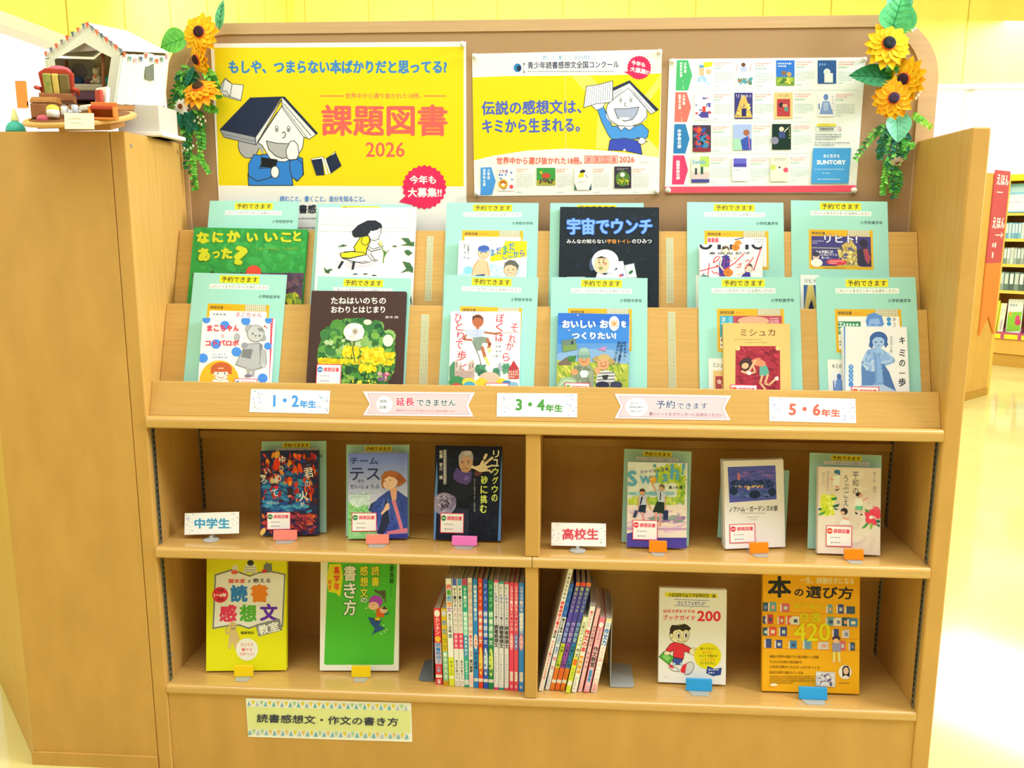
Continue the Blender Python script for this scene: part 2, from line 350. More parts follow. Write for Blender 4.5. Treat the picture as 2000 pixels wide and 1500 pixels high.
# ---------------------------------------------------------------- books lying against the tiers
def book(label, grp, pl, T, base, draw, spine='l', edge='#e8e0cc', name='picture_book', stk=None):
    M, w, h, q = pl
    M = M.copy(); o = thing(name, label, 'book', group=grp, M=M)
    a = Art(w, h, q); a.bg(base); draw(a)
    mb = MB(); c = mat(base, .45, .25); g = mat(edge, .8, .1)
    mb.box(-w/2, w/2, 0, .0016, 0, h, c); mb.box(-w/2, w/2, T-.0016, T, 0, h, c)
    if spine == 'l': mb.box(-w/2, -w/2+.0016, .0016, T-.0016, 0, h, c)
    else: mb.box(w/2-.0016, w/2, .0016, T-.0016, 0, h, c)
    a.put(mb, 0, rough=.45, spec=.25); mb.build('cover', o)
    e0, e1 = (.0016, .003) if spine == 'l' else (.003, .0016)
    MB().box(-w/2+e0, w/2-e1, .0017, T-.0017, .002, h-.002, g).build('page_block', o)
    if stk:
        x0, y0, x1, y1, dot = stk; p0 = a.map(x0, y1); p1 = a.map(x1, y0); sw, sh = p1[0]-p0[0], p1[1]-p0[1]
        s = Art(sw, sh, [(0, 0), (60, 0), (60, 46), (0, 46)]); s.bg('#e2315f'); s.r(1.8, 1.8, 58.2, 44.2, '#fbf7f8'); s.e(8.5, 12, 6.5, 6.5, dot)
        s.r(4, 11, 13, 13, '#f7efe9'); s.t('課題図書', 17, 7, 55, 17, '#e84868', .03); s.d(10, 23, 52, 29, 1, '#9a97a8'); s.d(12, 34, 54, 40, 1, '#7d7a90')
        b = MB().box(-sw/2, sw/2, 0, .0003, 0, sh, mat('#fbf7f8')); s.put(b)
        k = b.build('sticker', o, label='white sticker with a red rounded border'); k.location = ((p0[0]+p1[0])/2, -a.z-.0004, p0[1])
    o['_w'] = w; o['_h'] = h; o['_T'] = T
    return o, a
# ---------------------------------------------------------------- mint reservation sheets
MINT = '#a0dcd2'
def sheet_art(a, grade, card=None, small=None, lx=0, mint=MINT):
    a.bg(mint); a.r(55+lx, 4, 132+lx, 18, '#f0e21c'); a.t('予約できます', 58+lx, 5.5, 129+lx, 16.5, '#3a3522', .022)
    a.r(36+lx, 20.5, 151+lx, 29.5, '#f6faf6'); a.t('このシートをカウンターにお持ちください', 38+lx, 21.8, 149+lx, 28.4, '#56686a', .012)
    a.t(grade, 130, 39, 172, 46, '#24404a', .02)
    a.r(33, 58, 153, 136, '#e5b21c'); a.t('課題図書', 38, 62, 64, 68, '#5a4426', .02); a.t('ユース文庫', 67, 62.5, 92, 68, '#e8862a', 0) if 0 else a.d(67, 62.5, 92, 68, 1, '#e8862a')
    a.r(106, 58, 147, 70, '#eae7d6')
    for i in range(11): a.r(106+i*4, 58, 106.9+i*4, 70, '#9aa79c')
    for i in range(4): a.r(106, 59+i*3, 147, 59.8+i*3, '#b9a75a')
    a.r(38, 71, 149, 130, '#f5f5f0')
    if card: card(a)
    if small:
        a.r(16, 148, 52, 250, '#dfe8e6'); a.r(16.6, 148.6, 51.4, 249, '#eef1ee'); a.t(small[0], 24, 156, 24+6.2*len(small[0]), 164, '#2c3a44', .02); small[1](a)
def sheet(c, TL, TR, row, grade, label, card=None, small=None, lx=0, grp='mint reservation sheets'):
    M, w, h, q = lay(c, TL, TR, row+NP*.0016, zb=.7695 if row is ROW2 else .9325)
    a = Art(w, h, [(0, 0), (182, 0), (182, 257), (0, 257)]); sheet_art(a, grade, card, small, lx)
    b = MB().box(-w/2, w/2, 0, .0007, 0, h, mat('#c9eee2', .25, .5)); a.put(b, rough=.3, spec=.4); o = b.build('reservation_sheet'); o.matrix_world = M
    return tag(o, label, 'sheet', grp)
LO, MI, HI = '小学校低学年', '小学校中学年', '小学校高学年'
# ---------------------------------------------------------------- posters
def poster(label, c, TL, TR, BL, P, n, draw, base='#f4f4f2', h=None, name='poster'):
    M, w, h, q = lay(c, TL, TR, P, n, BL=BL, h=h); a = Art(w, h, q); a.bg(base); draw(a)
    b = MB().box(-w/2, w/2, 0, .0005, 0, h, mat(base)); a.put(b, rough=.45); o = b.build(name); o.matrix_world = M
    return tag(o, label, 'poster'), M, w, h
NB_ = Vector((0, -1, 0)); PB = Vector((0, BY-.0008, 0))
Y1, BL1, OR1, NAVY = '#e9d617', '#3f86cc', '#f0655c', '#1d2b4c'
LN = '#3b4152'
def burst(a, cx, cy, r, tail, rot=0, s=1, c='#ee2c62'):
    a.b(cx, cy, r, c, 24, .08, tail); a.t('今年も', cx-r*.66, cy-r*.53, cx+r*.52, cy-r*.13, '#ffffff', .035, rot); a.t('大募集!!', cx-r*.75, cy+.02*r, cx+r*.78, cy+r*.46, '#ffffff', .035, rot)
def po1(a):
    a.p('72,128 1945,120 1945,1170 104,1162', Y1)
    a.t('もしや、つまらない本ばかりだと思ってる?', 178, 218, 1820, 325, BL1, .045)
    a.t('世界中から選り抜かれた18冊。', 1055, 468, 1625, 510, OR1, .01); a.r(868, 487, 1045, 494, OR1); a.r(1645, 487, 1815, 494, OR1)
    a.t('課題図書', 875, 552, 1825, 795, OR1, .03); a.t('2026', 1208, 836, 1503, 950, OR1, .02)
    # flying open book, white
    a.po('125,400 155,355 205,400 190,495 110,470', '#d9d9dc', LN, 5); a.po('150,362 205,400 190,495 165,455 130,450', '#ececf0', LN, 4); a.po('205,400 292,408 272,522 190,495', '#ececf0', LN, 5); a.po('190,495 272,522 270,530 185,505 108,480 110,468', '#b8bac2', LN, 3)
    # plain child under an open book
    a.eo(330, 860, 75, 95, '#a9acb4', LN, 6); a.p('380,835 440,940 440,830', '#a9acb4')
    a.po('330,1162 325,1080 345,990 430,930 640,920 735,960 742,1080 690,1130 655,1090 662,1162', '#2f82e0', LN, 7)
    a.po('430,860 400,840 580,565 745,800 735,880 690,950 600,985 500,975', '#fbfbfb', LN, 6)
    a.po('115,742 342,505 578,497 380,800', NAVY, LN, 6); a.po('115,742 380,800 385,858 145,800', '#9aa0ae', LN, 5); a.l('130,775 382,832', 5, '#6d7585')
    a.po('578,497 845,772 785,815 740,795 583,580', '#eceef2', LN, 5); a.po('578,497 600,497 848,770 835,780', NAVY, LN, 4); a.l('590,545 800,790', 5, LN); a.l('585,565 770,805', 4, LN)
    a.po('578,520 385,858 382,800 560,540', '#dfe2ea', LN, 5); a.l('545,610 395,835', 4, LN)
    a.eo(541, 737, 8, 20, '#fbfbfb', LN, 5); a.e(541, 742, 5, 12, LN); a.eo(630, 738, 8, 20, '#fbfbfb', LN, 5); a.e(630, 743, 5, 12, LN); a.l('580,768 598,760 608,780 600,800 582,806', 6, LN)
    a.po('463,828 540,845 640,850 625,950 585,960 530,940 480,890', '#b3b6bd', LN, 6)
    a.po('620,960 610,900 640,835 672,825 700,860 708,930 690,965 640,970', '#fbfbfb', LN, 6)
    a.po('640,975 700,965 735,1000 738,1080 700,1128 655,1100 640,1040', '#2f82e0', LN, 6)
    a.p('428,950 548,968 535,1030 415,1022', '#151a22'); a.po('330,1000 370,930 425,935 425,1000 410,1035 500,1030 500,1100 400,1130 330,1090', '#2f82e0', LN, 6); a.eo(528, 1062, 28, 42, '#fbfbfb', LN, 6)
    # flying dark book
    a.p('797,965 880,955 900,1085 838,1088', NAVY); a.po('800,962 890,945 900,985 960,925 985,905 975,930 905,965 895,960 800,972', '#f3f3f3', LN, 3); a.p('905,965 985,918 1028,1015 945,1075', NAVY); a.p('880,960 893,962 925,1078 912,1082', '#f0f0f0'); a.p('897,962 908,960 946,1070 935,1076', '#f0f0f0')
    burst(a, 1650, 1175, 168, (1460, 1285))
    a.t('読むこと、書くこと、自分を知ること。', 565, 1240, 1205, 1284, '#4b8fdc', .015)
    a.t('青少年読書感想文全国コンクール', 440, 1305, 1440, 1372, '#2b3140', .03); a.d(560, 1400, 1440, 1418, 1, '#5a5f6a'); a.d(400, 1470, 1500, 1530, 3, '#777777')
C1 = (400, 60, 3.846); C2 = (900, 80, 4.6878); C3 = (1280, 80, 4.5455)
p_, M_, w_, h_ = poster('large yellow poster, blue headline, child under an open book and red title', C1, (42, 96), (1962, 82), None, PB, NB_, po1, h=.46)
POST = [(M_, w_, h_)]
def po2(a):
    a.p('106,335 400,322 900,318 1400,312 1836,297 1812,1068 1600,1035 1300,1000 960,985 600,1005 300,1050 116,1095', Y1)
    a.p('1010,320 1180,317 1500,640 1500,1000 1235,985 1260,600', '#eadf6a'); a.p('1640,560 1836,300 1836,400 1690,600', '#eadf6a'); a.p('1600,780 1820,1000 1812,1068 1600,1035', '#efe28a')
    a.t('読むこと、書くこと、自分を知ること。', 750, 132, 1255, 170, '#5aa0e0', .01)
    a.e(520, 246, 36, 40, '#2b7fc4'); a.e(532, 250, 20, 26, '#23304a'); a.v('第72回', 580, 200, 296, 22, '#3a4468', .02)
    a.t('青少年読書感想文全国コンクール', 612, 185, 1448, 252, '#364070', .02, -.6); a.d(615, 268, 1445, 290, 1, '#707a9a')
    burst(a, 1633, 245, 112, (1490, 282), 12)
    a.t('伝説の感想文は、', 190, 540, 1105, 675, '#4a64c8', .03, -1); a.t('キミから生まれる。', 195, 705, 1090, 840, '#4a64c8', .03, -1)
    # plain cheerful child holding pages
    a.po('1250,625 1305,600 1385,780 1600,780 1660,760 1720,820 1710,880 1650,930 1625,880 1600,900 1380,900 1350,860 1290,740', '#4a97e8', LN, 6)
    a.po('1350,1000 1365,910 1500,890 1640,920 1660,1040 1500,1005', '#3b4fc0', LN, 6)
    a.po('1210,600 1190,590 1280,560 1305,535 1325,560 1300,610 1240,635', '#f4f6fb', LN, 5)
    a.po('1152,415 1260,400 1390,365 1390,560 1240,575 1125,610', '#fafbff', LN, 6)
    for i in range(11): a.l([(1168+i*20, 425-i*5), (1150+i*21, 590-i*5)], 4, '#6f7aa8')
    a.e(1520, 680, 190, 100, '#c9d4e4'); a.po('1345,580 1530,425 1700,600 1705,690 1650,750 1560,782 1440,775 1360,720 1330,640', '#fbfcff', LN, 6)
    a.po('1390,430 1545,362 1812,630 1785,645 1545,385 1400,452', '#2c3550', LN, 3); a.po('1545,385 1785,645 1740,670 1535,432 1392,540 1392,460', '#eef2fa', LN, 5); a.l('1560,440 1760,655', 4, LN); a.l('1400,490 1470,440', 4, LN); a.l('1580,480 1700,620', 4, LN); a.l('1400,520 1480,460', 4, LN)
    for x in (1465, 1558): a.eo(x, 540, 10, 21, '#ffffff', LN, 4); a.e(x, 543, 5, 12, LN)
    a.l('1515,565 1498,572 1500,592 1518,600', 5, LN); a.po('1405,622 1520,620 1630,605 1610,670 1570,720 1500,735 1435,705', '#a9b4d4', LN, 6); a.e(1500, 712, 50, 14, '#dfe3f2')
    a.po('1435,778 1468,822 1500,790 1545,818 1600,775 1560,782', '#f6f7fb', LN, 4)
    a.eo(1655, 915, 32, 28, '#fbfcff', LN, 5); a.l('1610,890 1640,900', 8, LN); a.l('1690,915 1715,925', 5, LN); a.p('1480,1005 1500,985 1515,1008', '#eef2fa')
    a.t('世界中から選び抜かれた18冊。', 328, 1062, 1110, 1130, OR1, .02)
    for i, k in enumerate('課題図書'): x = 1135+i*78; a.l([(x, 1055), (x+65, 1052), (x+65, 1115), (x, 1118)], 6, OR1, True); a.t(k, x+9, 1062, x+56, 1110, OR1, .01)
    a.t('2026', 1450, 1058, 1590, 1112, OR1, .02); a.d(1640, 1105, 1740, 1118, 1, '#7f87a5')
    a.p('182,1160 280,1155 320,1285 285,1408 182,1412', '#4a98e6'); a.v('低学年の部', 215, 1170, 1330, 26, '#eaf4ff', .03); a.v('小学校', 255, 1170, 1270, 26, '#eaf4ff', .03)
    a.r(345, 1160, 498, 1372, '#f3f4f8')
    R = random.Random(4)
    for i in range(16): a.e(R.uniform(355, 490), R.uniform(1168, 1365), 9, 9, R.choice(('#5a7fe0', '#d86a80', '#4f6cc8', '#6a93e8')))
    a.e(388, 1312, 42, 45, '#d9a52c'); a.e(388, 1300, 26, 18, '#b4623a'); a.e(388, 1318, 18, 16, '#f7e8dc'); a.e(463, 1335, 19, 19, '#ee5a6a'); a.t('まこちゃん', 355, 1180, 430, 1210, '#d85a70', .02)
    a.r(695, 1162, 866, 1320, '#3f9a4a'); a.r(695, 1275, 866, 1320, '#a9a83a'); a.e(780, 1235, 42, 26, '#c4513a'); a.k(700, 1250, 860, 1312, 22, '#5b4a35 #38502c #6f5a55', 8, 20, 3); a.e(735, 1205, 12, 12, '#d8c33a')
    a.r(1040, 1155, 1195, 1365, '#f4f4f2'); a.e(1115, 1195, 26, 15, '#22283a', -15); a.p('1085,1210 1130,1205 1125,1245 1075,1255', '#d8d02c'); a.l('1140,1225 1160,1250', 5, LN); a.d(1070, 1275, 1165, 1305, 2, '#9aa0a8'); a.p('1040,1300 1065,1365 1040,1365', '#35705a'); a.p('1195,1300 1172,1365 1195,1365', '#2e4a66')
    a.r(1405, 1150, 1560, 1348, '#3a3548'); a.e(1482, 1260, 65, 70, '#55803f'); a.k(1425, 1250, 1540, 1320, 40, '#c8b92c #e0cf30 #5f8a35 #3c5c35', 8, 16, 5); a.e(1480, 1225, 22, 20, '#f2f2ee'); a.d(1430, 1165, 1535, 1185, 2, '#d8d4d0')
    for x in (512, 880, 1210, 1575): a.d(x, 1165, x+110, 1205, 2, '#ee7f7a'); a.d(x, 1215, x+150, 1340, 7, '#a7b6bc', .4, x); a.d(x, 1378, x+90, 1392, 1, '#8f95a5')
    a.l('955,105 965,1412', 2, '#dfe0e4')
p_, M_, w_, h_ = poster('yellow and white poster with two blue lines of writing, in the middle of the board', C2, (103, 118), (1842, 78), (127, 1422), PB, NB_, po2); POST.append((M_, w_, h_))
def thumb(a, i, x0, y0, x1, y1):
    w, h = x1-x0, y1-y0; X = lambda u: x0+u*w; Yy = lambda v: y0+v*h; R = lambda u0, v0, u1, v1, c: a.r(X(u0), Yy(v0), X(u1), Yy(v1), c); E = lambda u, v, r, c, k=1: a.e(X(u), Yy(v), r*w, r*w*k, c)
    K = lambda n, cols, v0=.05, v1=.95, r=.16: a.k(x0+3, Yy(v0), x1-3, Yy(v1), n, cols, r*w*.5, r*w, i+3, .6)
    if i == 0: R(0, 0, 1, 1, '#e3edf6'); K(14, '#9ccbee #cfe6f6 #bcd8f0', .5); E(.35, .3, .16, '#eebd98'); E(.75, .4, .16, '#eebd98'); R(.22, .35, .5, .55, '#eebd98'); a.p([(X(.45), Yy(.05)), (X(1), Yy(.02)), (X(.95), Yy(.2)), (X(.5), Yy(.25))], '#e3dc2c'); E(.35, .2, .14, '#4f9fd0', .6)
    elif i == 1: R(0, 0, 1, 1, '#f2f2f4'); K(16, '#4f8a6a #c8684a #58a0b0 #7a9a8a', .6); E(.42, .12, .12, '#6a4a3a'); R(.25, .2, .62, .4, '#b9c4ea'); a.l([(X(.1), Yy(.1)), (X(.05), Yy(.35))], 4, '#d86a70'); a.l([(X(.85), Yy(.1)), (X(.8), Yy(.4))], 4, '#d86a70')
    elif i == 2: R(0, 0, 1, 1, '#2f78d8'); R(0, .65, 1, 1, '#7da24a'); K(14, '#a6c24a #4f7a3a #d8d25a', .66); E(.42, .5, .13, '#8a6a4a'); E(.7, .55, .13, '#c8a05a'); a.d(X(.1), Yy(.08), X(.9), Yy(.28), 2, '#f5f8ff', .7)
    elif i == 3: R(0, 0, 1, 1, '#2c5a9c'); a.d(X(.08), Yy(.1), X(.92), Yy(.25), 1, '#79a9ee', .8); E(.5, .5, .18, '#e9f0ee'); R(.36, .55, .82, .95, '#e4ecea'); E(.46, .52, .1, '#cfe0d8')
    elif i == 4: R(0, 0, 1, 1, '#f3f2f4'); K(16, '#4a52b0 #e0604a #c84a58 #8a8ac8', .1, .9, .12); R(.45, .5, .65, .75, '#e04a44'); R(.35, .7, .8, .92, '#4f4a9c')
    elif i == 5: R(0, 0, 1, 1, '#3d3f86'); a.p([(X(.4), Yy(.1)), (X(.6), Yy(.1)), (X(1), Yy(.95)), (X(0), Yy(.95))], '#d9b762'); K(16, '#f0d47a #b38f4a #6a5a90', .4); R(.4, .6, .65, .9, '#2f2f6c'); a.t('リヒト!', X(.1), Yy(.06), X(.9), Yy(.2), '#d8c8e8', .03)
    elif i == 6: R(0, 0, 1, 1, '#e8c88a'); R(.14, .25, .86, .92, '#b8404a'); E(.38, .48, .14, '#3f3038'); R(.45, .45, .7, .55, '#e4a58a'); R(.55, .55, .75, .72, '#5a9a8a'); a.t('ミシュカ', X(.25), Yy(.07), X(.75), Yy(.16), '#7a5a4a', .02)
    elif i == 7: R(0, 0, 1, 1, '#eef0f8'); E(.5, .18, .15, '#6a8ad0', 1.3); a.p([(X(.3), Yy(.35)), (X(.7), Yy(.35)), (X(.95), Yy(.9)), (X(.1), Yy(.9))], '#7f9fdc'); R(.35, .4, .65, .75, '#a8c0ec'); R(.05, .45, .12, .7, '#4a6ac0'); a.v('キミの一歩', X(.9), Yy(.1), Yy(.8), 12, '#4a4f68', .02)
    elif i == 8: R(0, 0, 1, 1, '#4a3a52'); K(46, '#c83a4a #2f5ab0 #8a3a5a #e0683a #3a8ab8 #2a2448', 0, 1, .22); R(0, .85, 1, 1, '#8a3440')
    elif i == 9: R(0, 0, 1, 1, '#a8bdf0'); R(0, .55, .5, 1, '#a6d8c0'); E(.72, .32, .17, '#a8694a'); a.p([(X(.4), Yy(.6)), (X(.8), Yy(.45)), (X(1), Yy(.6)), (X(1), Yy(1)), (X(.5), Yy(1))], '#3f58b8'); a.l([(X(.85), Yy(.5)), (X(.9), Yy(.95))], 8, '#d87a9a')
    elif i == 10: R(0, 0, 1, 1, '#16332f'); E(.5, .2, .13, '#e8d8c8'); R(.35, .3, .7, .55, '#3f4f8c'); E(.15, .65, .2, '#8a8aa8'); a.l([(X(.65), Yy(.3)), (X(.85), Yy(.15))], 8, '#f0e4c8'); a.v('リュウグウ', X(.92), Yy(.05), Yy(.6), 14, '#d8e870', .03)
    elif i == 11: R(0, 0, 1, 1, '#dfe8d8'); R(.5, 0, 1, .4, '#b8d86a'); R(0, .6, 1, .87, '#d8c8c8'); R(0, .87, 1, 1, '#4a4a9c'); R(.2, .45, .32, .7, '#3a4a5a'); R(.52, .4, .66, .68, '#2f5a4a'); a.t('Swish', X(.05), Yy(.12), X(.8), Yy(.3), '#7ab8dc', .04)
    elif i == 12: R(0, 0, 1, 1, '#f0f0f4'); R(.08, .06, .85, .42, '#6a6ad8'); R(.08, .28, .85, .42, '#4a4ab0'); a.d(X(.1), Yy(.5), X(.85), Yy(.58), 1, '#9a9aa8')
    elif i == 13: R(0, 0, 1, 1, '#eae4d8'); E(.15, .45, .15, '#cfdc6a'); E(.85, .55, .14, '#ee5a70'); a.d(X(.2), Yy(.08), X(.85), Yy(.2), 2, '#7a7a80'); E(.5, .45, .06, '#4a3a3a'); R(.45, .48, .58, .6, '#eef4f2')
def po3(a):
    RW = [((190, 170, 440, 328), '#4cb877', '小学校', '中学年の部'), ((178, 455, 720, 318), '#f8756c', '小学校', '高学年の部'), ((168, 738, 1000, 304), '#2f7fc0', None, '中学校の部'), ((156, 1015, 1275, 290), '#ee4374', None, '高等学校の部')]
    for (x, y0, y1, xr), c, t1, t2 in RW:
        a.p([(x, y0), (x+100, y0), (xr, (y0+y1)/2), (xr-38, y1), (x-10, y1)], c)
        if t1: a.v(t1, x+75, y0+18, y0+115, 24, '#ffffff', .04); a.v(t2, x+38, y0+18, y0+150, 22, '#ffffff', .04); a.v('3・4年', x+58, y0+172, y0+260, 14, '#ffffff')
        else: a.v(t2, x+45, y0+45, y0+215, 34, '#ffffff', .04)
    for y in (435, 718, 998): a.r(300, y, 1800 if y < 700 else 1390, y+4, '#c6d8dc')
    rows = [(170, 410, [(355, 180, 510, 410), (715, 185, 872, 408), (1072, 172, 1235, 398), (1440, 172, 1605, 380)]), (455, 700, [(345, 462, 502, 702), (702, 460, 862, 692), (1055, 458, 1218, 690), (1440, 462, 1585, 672)]), (740, 985, [(330, 748, 492, 985), (690, 742, 852, 970), (1035, 738, 1202, 965)]), (1020, 1260, [(318, 1025, 478, 1258), (680, 1030, 830, 1245), (1020, 1022, 1180, 1248)])]
    i = 0
    for y0, y1, bs in rows:
        for q in bs:
            thumb(a, i, *q); x = q[2]+18
            a.d(x, q[1]+5, x+150, q[1]+45, 2, '#ee8a90', .45, i); a.d(x, q[1]+52, x+105, q[1]+70, 1, '#5fae96'); a.d(x, q[1]+95, x+168, q[1]+185, 5, '#a9c4c6', .4, i); a.d(x, q[3]-14, x+65, q[3]-2, 1, '#56a88c'); i += 1
    a.r(1432, 735, 1600, 757, '#f3e04a'); a.d(1450, 740, 1580, 752, 1, '#8a7a3a'); a.l('1420,765 1640,765 1645,802 1420,802', 3, '#9ab0bc', True); a.t('図書館探索', 1455, 772, 1580, 794, '#3f5f6c', .02)
    a.eo(1632, 777, 8, 8, '#eef6f6', '#d070c0', 4); a.l('1638,784 1648,797', 4, '#d070c0'); a.d(1420, 822, 1655, 885, 3, '#4f6c78', .5); a.d(1410, 895, 1735, 935, 2, '#5a6f8a', .5)
    a.p('1398,952 1735,952 1712,1265 1380,1265', '#48a2e8'); a.t('水と生きる', 1488, 1005, 1632, 1038, '#ffffff', .02); a.t('SUNTORY', 1430, 1058, 1688, 1098, '#ffffff', .06); a.d(1410, 1130, 1695, 1150, 1, '#b8dcf8'); a.d(1480, 1162, 1600, 1185, 1, '#b8dcf8'); a.t('suntory.co.jp', 1440, 1220, 1655, 1238, '#e4f2fd') if 0 else a.d(1436, 1220, 1655, 1236, 1, '#d8ecfc', .5, 3, .05)
    a.p('82,1295 1775,1282 1768,1340 80,1352', '#f2566e')
p_, M_, w_, h_ = poster('white poster of many small book covers with coloured arrows and red bottom stripe', C3, (125, 160), (1868, 145), (82, 1352), PB, NB_, po3, base='#eef6f6'); POST.append((M_, w_, h_))
def pin(M, x, z, lab):
    b = MB(); b.lathe([(.0058, 0), (.006, .002), (.0035, .004), (.003, .008), (.0048, .0095), (.0045, .011)], mat('#eceff0', .15, .6), 14)
    o = b.build('push_pin', smooth=True); o.matrix_world = M @ Matrix.Translation((x, -.0026, z)) @ Matrix.Rotation(pi/2, 4, 'X'); tag(o, lab, 'pin', 'clear push pins on the posters')
PN = {1: ('yellow two-line poster', 'the headline poster', 'the covers poster'), 2: ('covers poster', 'the two-line poster', 'the hanging flowers')}
for k in (1, 2):
    M_, w_, h_ = POST[k]
    for sx in (-1, 1):
        for sz in (1, 0):
            pin(M_, sx*(w_/2-.006), h_-.006 if sz else .006, 'clear push pin on the %s, %s corner beside %s' % (PN[k][0], 'upper' if sz else 'lower', PN[k][1 if sx < 0 else 2]))
M_, w_, h_ = POST[0]; pin(M_, w_/2-.006, h_-.006, 'clear push pin in the upper corner of the large headline poster')
# ---------------------------------------------------------------- sheets on the two tiers
def c_mako(a): a.t('まこちゃん', 90, 73, 140, 82, '#e0506a', .02); a.d(45, 74, 84, 82, 1, '#8a93a6')
def c_gen(cols):
    def f(a): a.r(38, 71, 149, 130, cols[0]); a.k(39, 72, 148, 129, 40, cols, 6, 14, len(cols[0]))
    return f
def c_basket(a):
    for i in range(3): a.r(39+i*7, 73, 45+i*7, 82, '#ee5a6a')
    a.l('90,76 106,72', 2, '#3a3a80'); a.e(84, 78, 5, 6, '#e6ebf4'); a.e(96, 84, 7, 7, '#ee8a2e'); a.d(126, 73, 146, 88, 3, '#8fa0a4')
def c_licht(a):
    a.r(38, 71, 149, 130, '#3d3a86'); a.p('85,130 95,88 112,76 122,92 128,130', '#c9b25e'); a.k(84, 88, 128, 129, 60, '#e0cf7a #a8904e #f0e49a #8a7a60 #5f5a8a', 2, 5, 3); a.r(38, 92, 96, 97, '#4a4468')
    a.to('リヒト!', 62, 68, 124, 84, '#f4f0ff', '#35307a', .03, .09); a.d(40, 79, 62, 87, 2, '#cfcff0'); a.d(38.5, 93, 95, 96, 1, '#eceaf6')
    a.t('あの手紙には', 46, 99, 78, 105, '#ffffff', .02, -2); a.t('どんなにウソと', 50, 105, 86, 110, '#f4f4ff', .02); a.t('言った…', 56, 111, 76, 116, '#f4f4ff', .02)
    a.e(46, 112, 6, 7, '#d8c2b4'); a.e(46, 107, 6.5, 5, '#3a3448'); a.e(47, 124, 11, 8, '#f2f0ee'); a.e(84, 122, 19, 6, '#d8344a'); a.d(70, 118, 98, 126, 2, '#ffe8ea')
    a.e(135, 84, 8, 8, '#2a2440'); a.p('122,98 140,90 149,104 149,128 124,128', '#2c2a48'); a.p('134,96 142,94 148,112 144,126 138,118', '#a8485a'); a.d(60, 132, 140, 135, 1, '#6a5420')
def c_mish(a):
    a.r(38, 71, 62, 130, '#3aa6c8'); a.v('ミシュカ', 45, 73, 108, 10, '#f2fafc', .03); a.r(54, 73, 60, 100, '#6fc0d8'); a.r(62, 71, 149, 110, '#b8455a'); a.k(64, 73, 148, 109, 30, '#8f3048 #c8607a #a53a52', 5, 10, 2)
    a.e(98, 80, 28, 8, '#e7a98c'); a.d(128, 74, 144, 84, 3, '#f2d8dc', .6); a.r(38, 110, 149, 130, '#f2f2ee'); a.t('最上', 39, 111, 56, 118, '#39414a', .03); a.d(39, 121, 80, 127, 1, '#6b7380')
def c_kimi(a):
    a.e(104, 84, 15, 17, '#8fb8f2'); a.p('88,80 92,68 104,64 118,70 121,86 116,88 112,74 96,76 92,90', '#5f92e0'); a.r(38, 80, 79, 104, '#3a8a66'); a.v('エキア', 43, 80, 112, 10, '#eafff4', .03); a.d(48, 82, 78, 90, 1, '#d8f4e6', .7)
    a.l('98,86 104,86', 1.5, '#3f62ae'); a.l('110,86 116,86', 1.5, '#3f62ae'); a.e(130, 76, 4, 4, '#3a9ae0'); a.e(130, 84, 4, 4, '#3a9ae0'); a.v('キミ', 140, 71, 92, 8, '#3a4356'); a.d(39, 114, 60, 124, 2, '#6d7480')
def s_licht(a): a.r(22, 168, 48, 220, '#3f5f9c'); a.p('30,168 40,168 48,220 22,220', '#dcc070'); a.p('33,205 37,196 42,220 29,220', '#2a2a50'); a.d(24, 225, 48, 240, 3, '#6a7a80')
def s_mish(a): a.r(24, 170, 48, 212, '#e9c888'); a.r(28, 180, 44, 206, '#b2434c'); a.e(35, 190, 4, 4, '#e9c9b8'); a.l('37,192 41,198 38,204', 2, '#e4a58a'); a.d(22, 218, 49, 240, 4, '#6a7a80')
def s_kimi(a): a.r(24, 170, 48, 212, '#eceffa'); a.p('30,186 36,176 42,186 46,206 26,206', '#6f97de'); a.e(36, 178, 4, 5, '#4a72c0'); a.l('26,186 26,204', 2, '#3a62b8'); a.d(22, 218, 49, 240, 4, '#6a7a80')
def s_posi(a): a.d(22, 168, 48, 240, 7, '#7f8b94')
G1 = 'mint sheets behind the upper tier'; G2 = 'mint sheets behind the lower tier'
sheet(CA, (225, 45), (880, 50), ROW1, LO, 'mint reservation sheet standing behind the green picture book', lx=-3, grp=G1)
sheet(CA, (1010, 66), (1695, 76), ROW1, LO, 'mint reservation sheet showing as a rim around the crouching girl book', grp=G1, lx=-8)
sheet(CB, (160, 58), (833, 62), ROW1, MI, 'mint reservation sheet behind the book with two bathing boys', c_gen(['#dfe6ee', '#f2f4f6']), lx=-2, grp=G1)
sheet(CB, (918, 62), (1602, 62), ROW1, MI, 'mint reservation sheet mostly covered by the black astronaut book', lx=-3, grp=G1)
sheet(CC, (120, 55), (825, 60), ROW1, HI, 'mint reservation sheet behind the basketball book', c_basket, ('ポジ', s_posi), lx=-4, grp=G1)
sheet(CC, (880, 42), (1587, 52), ROW1, HI, 'mint reservation sheet alone, no book before it, showing a purple night cover', c_licht, ('リヒト!', s_licht), lx=0, grp=G1)
sheet(CA, (108, 572), (790, 588), ROW2, LO, 'mint reservation sheet behind the blue spotted robot book', c_mako, lx=-3, grp=G2)
sheet(CA, (1015, 598), (1700, 615), ROW2, LO, 'mint reservation sheet rising behind the brown dandelion book', lx=-4, grp=G2)
sheet(CB, (148, 588), (832, 608), ROW2, MI, 'mint reservation sheet behind the book with the boy walking over a town', lx=-2, grp=G2)
sheet(CB, (925, 605), (1630, 612), ROW2, MI, 'mint reservation sheet behind the blue rice field book', lx=2, grp=G2)
sheet(CC, (200, 605), (940, 605), ROW2, HI, 'mint reservation sheet behind the tan book with a red picture', c_mish, ('ミシュカ', s_mish), lx=-12, grp=G2)
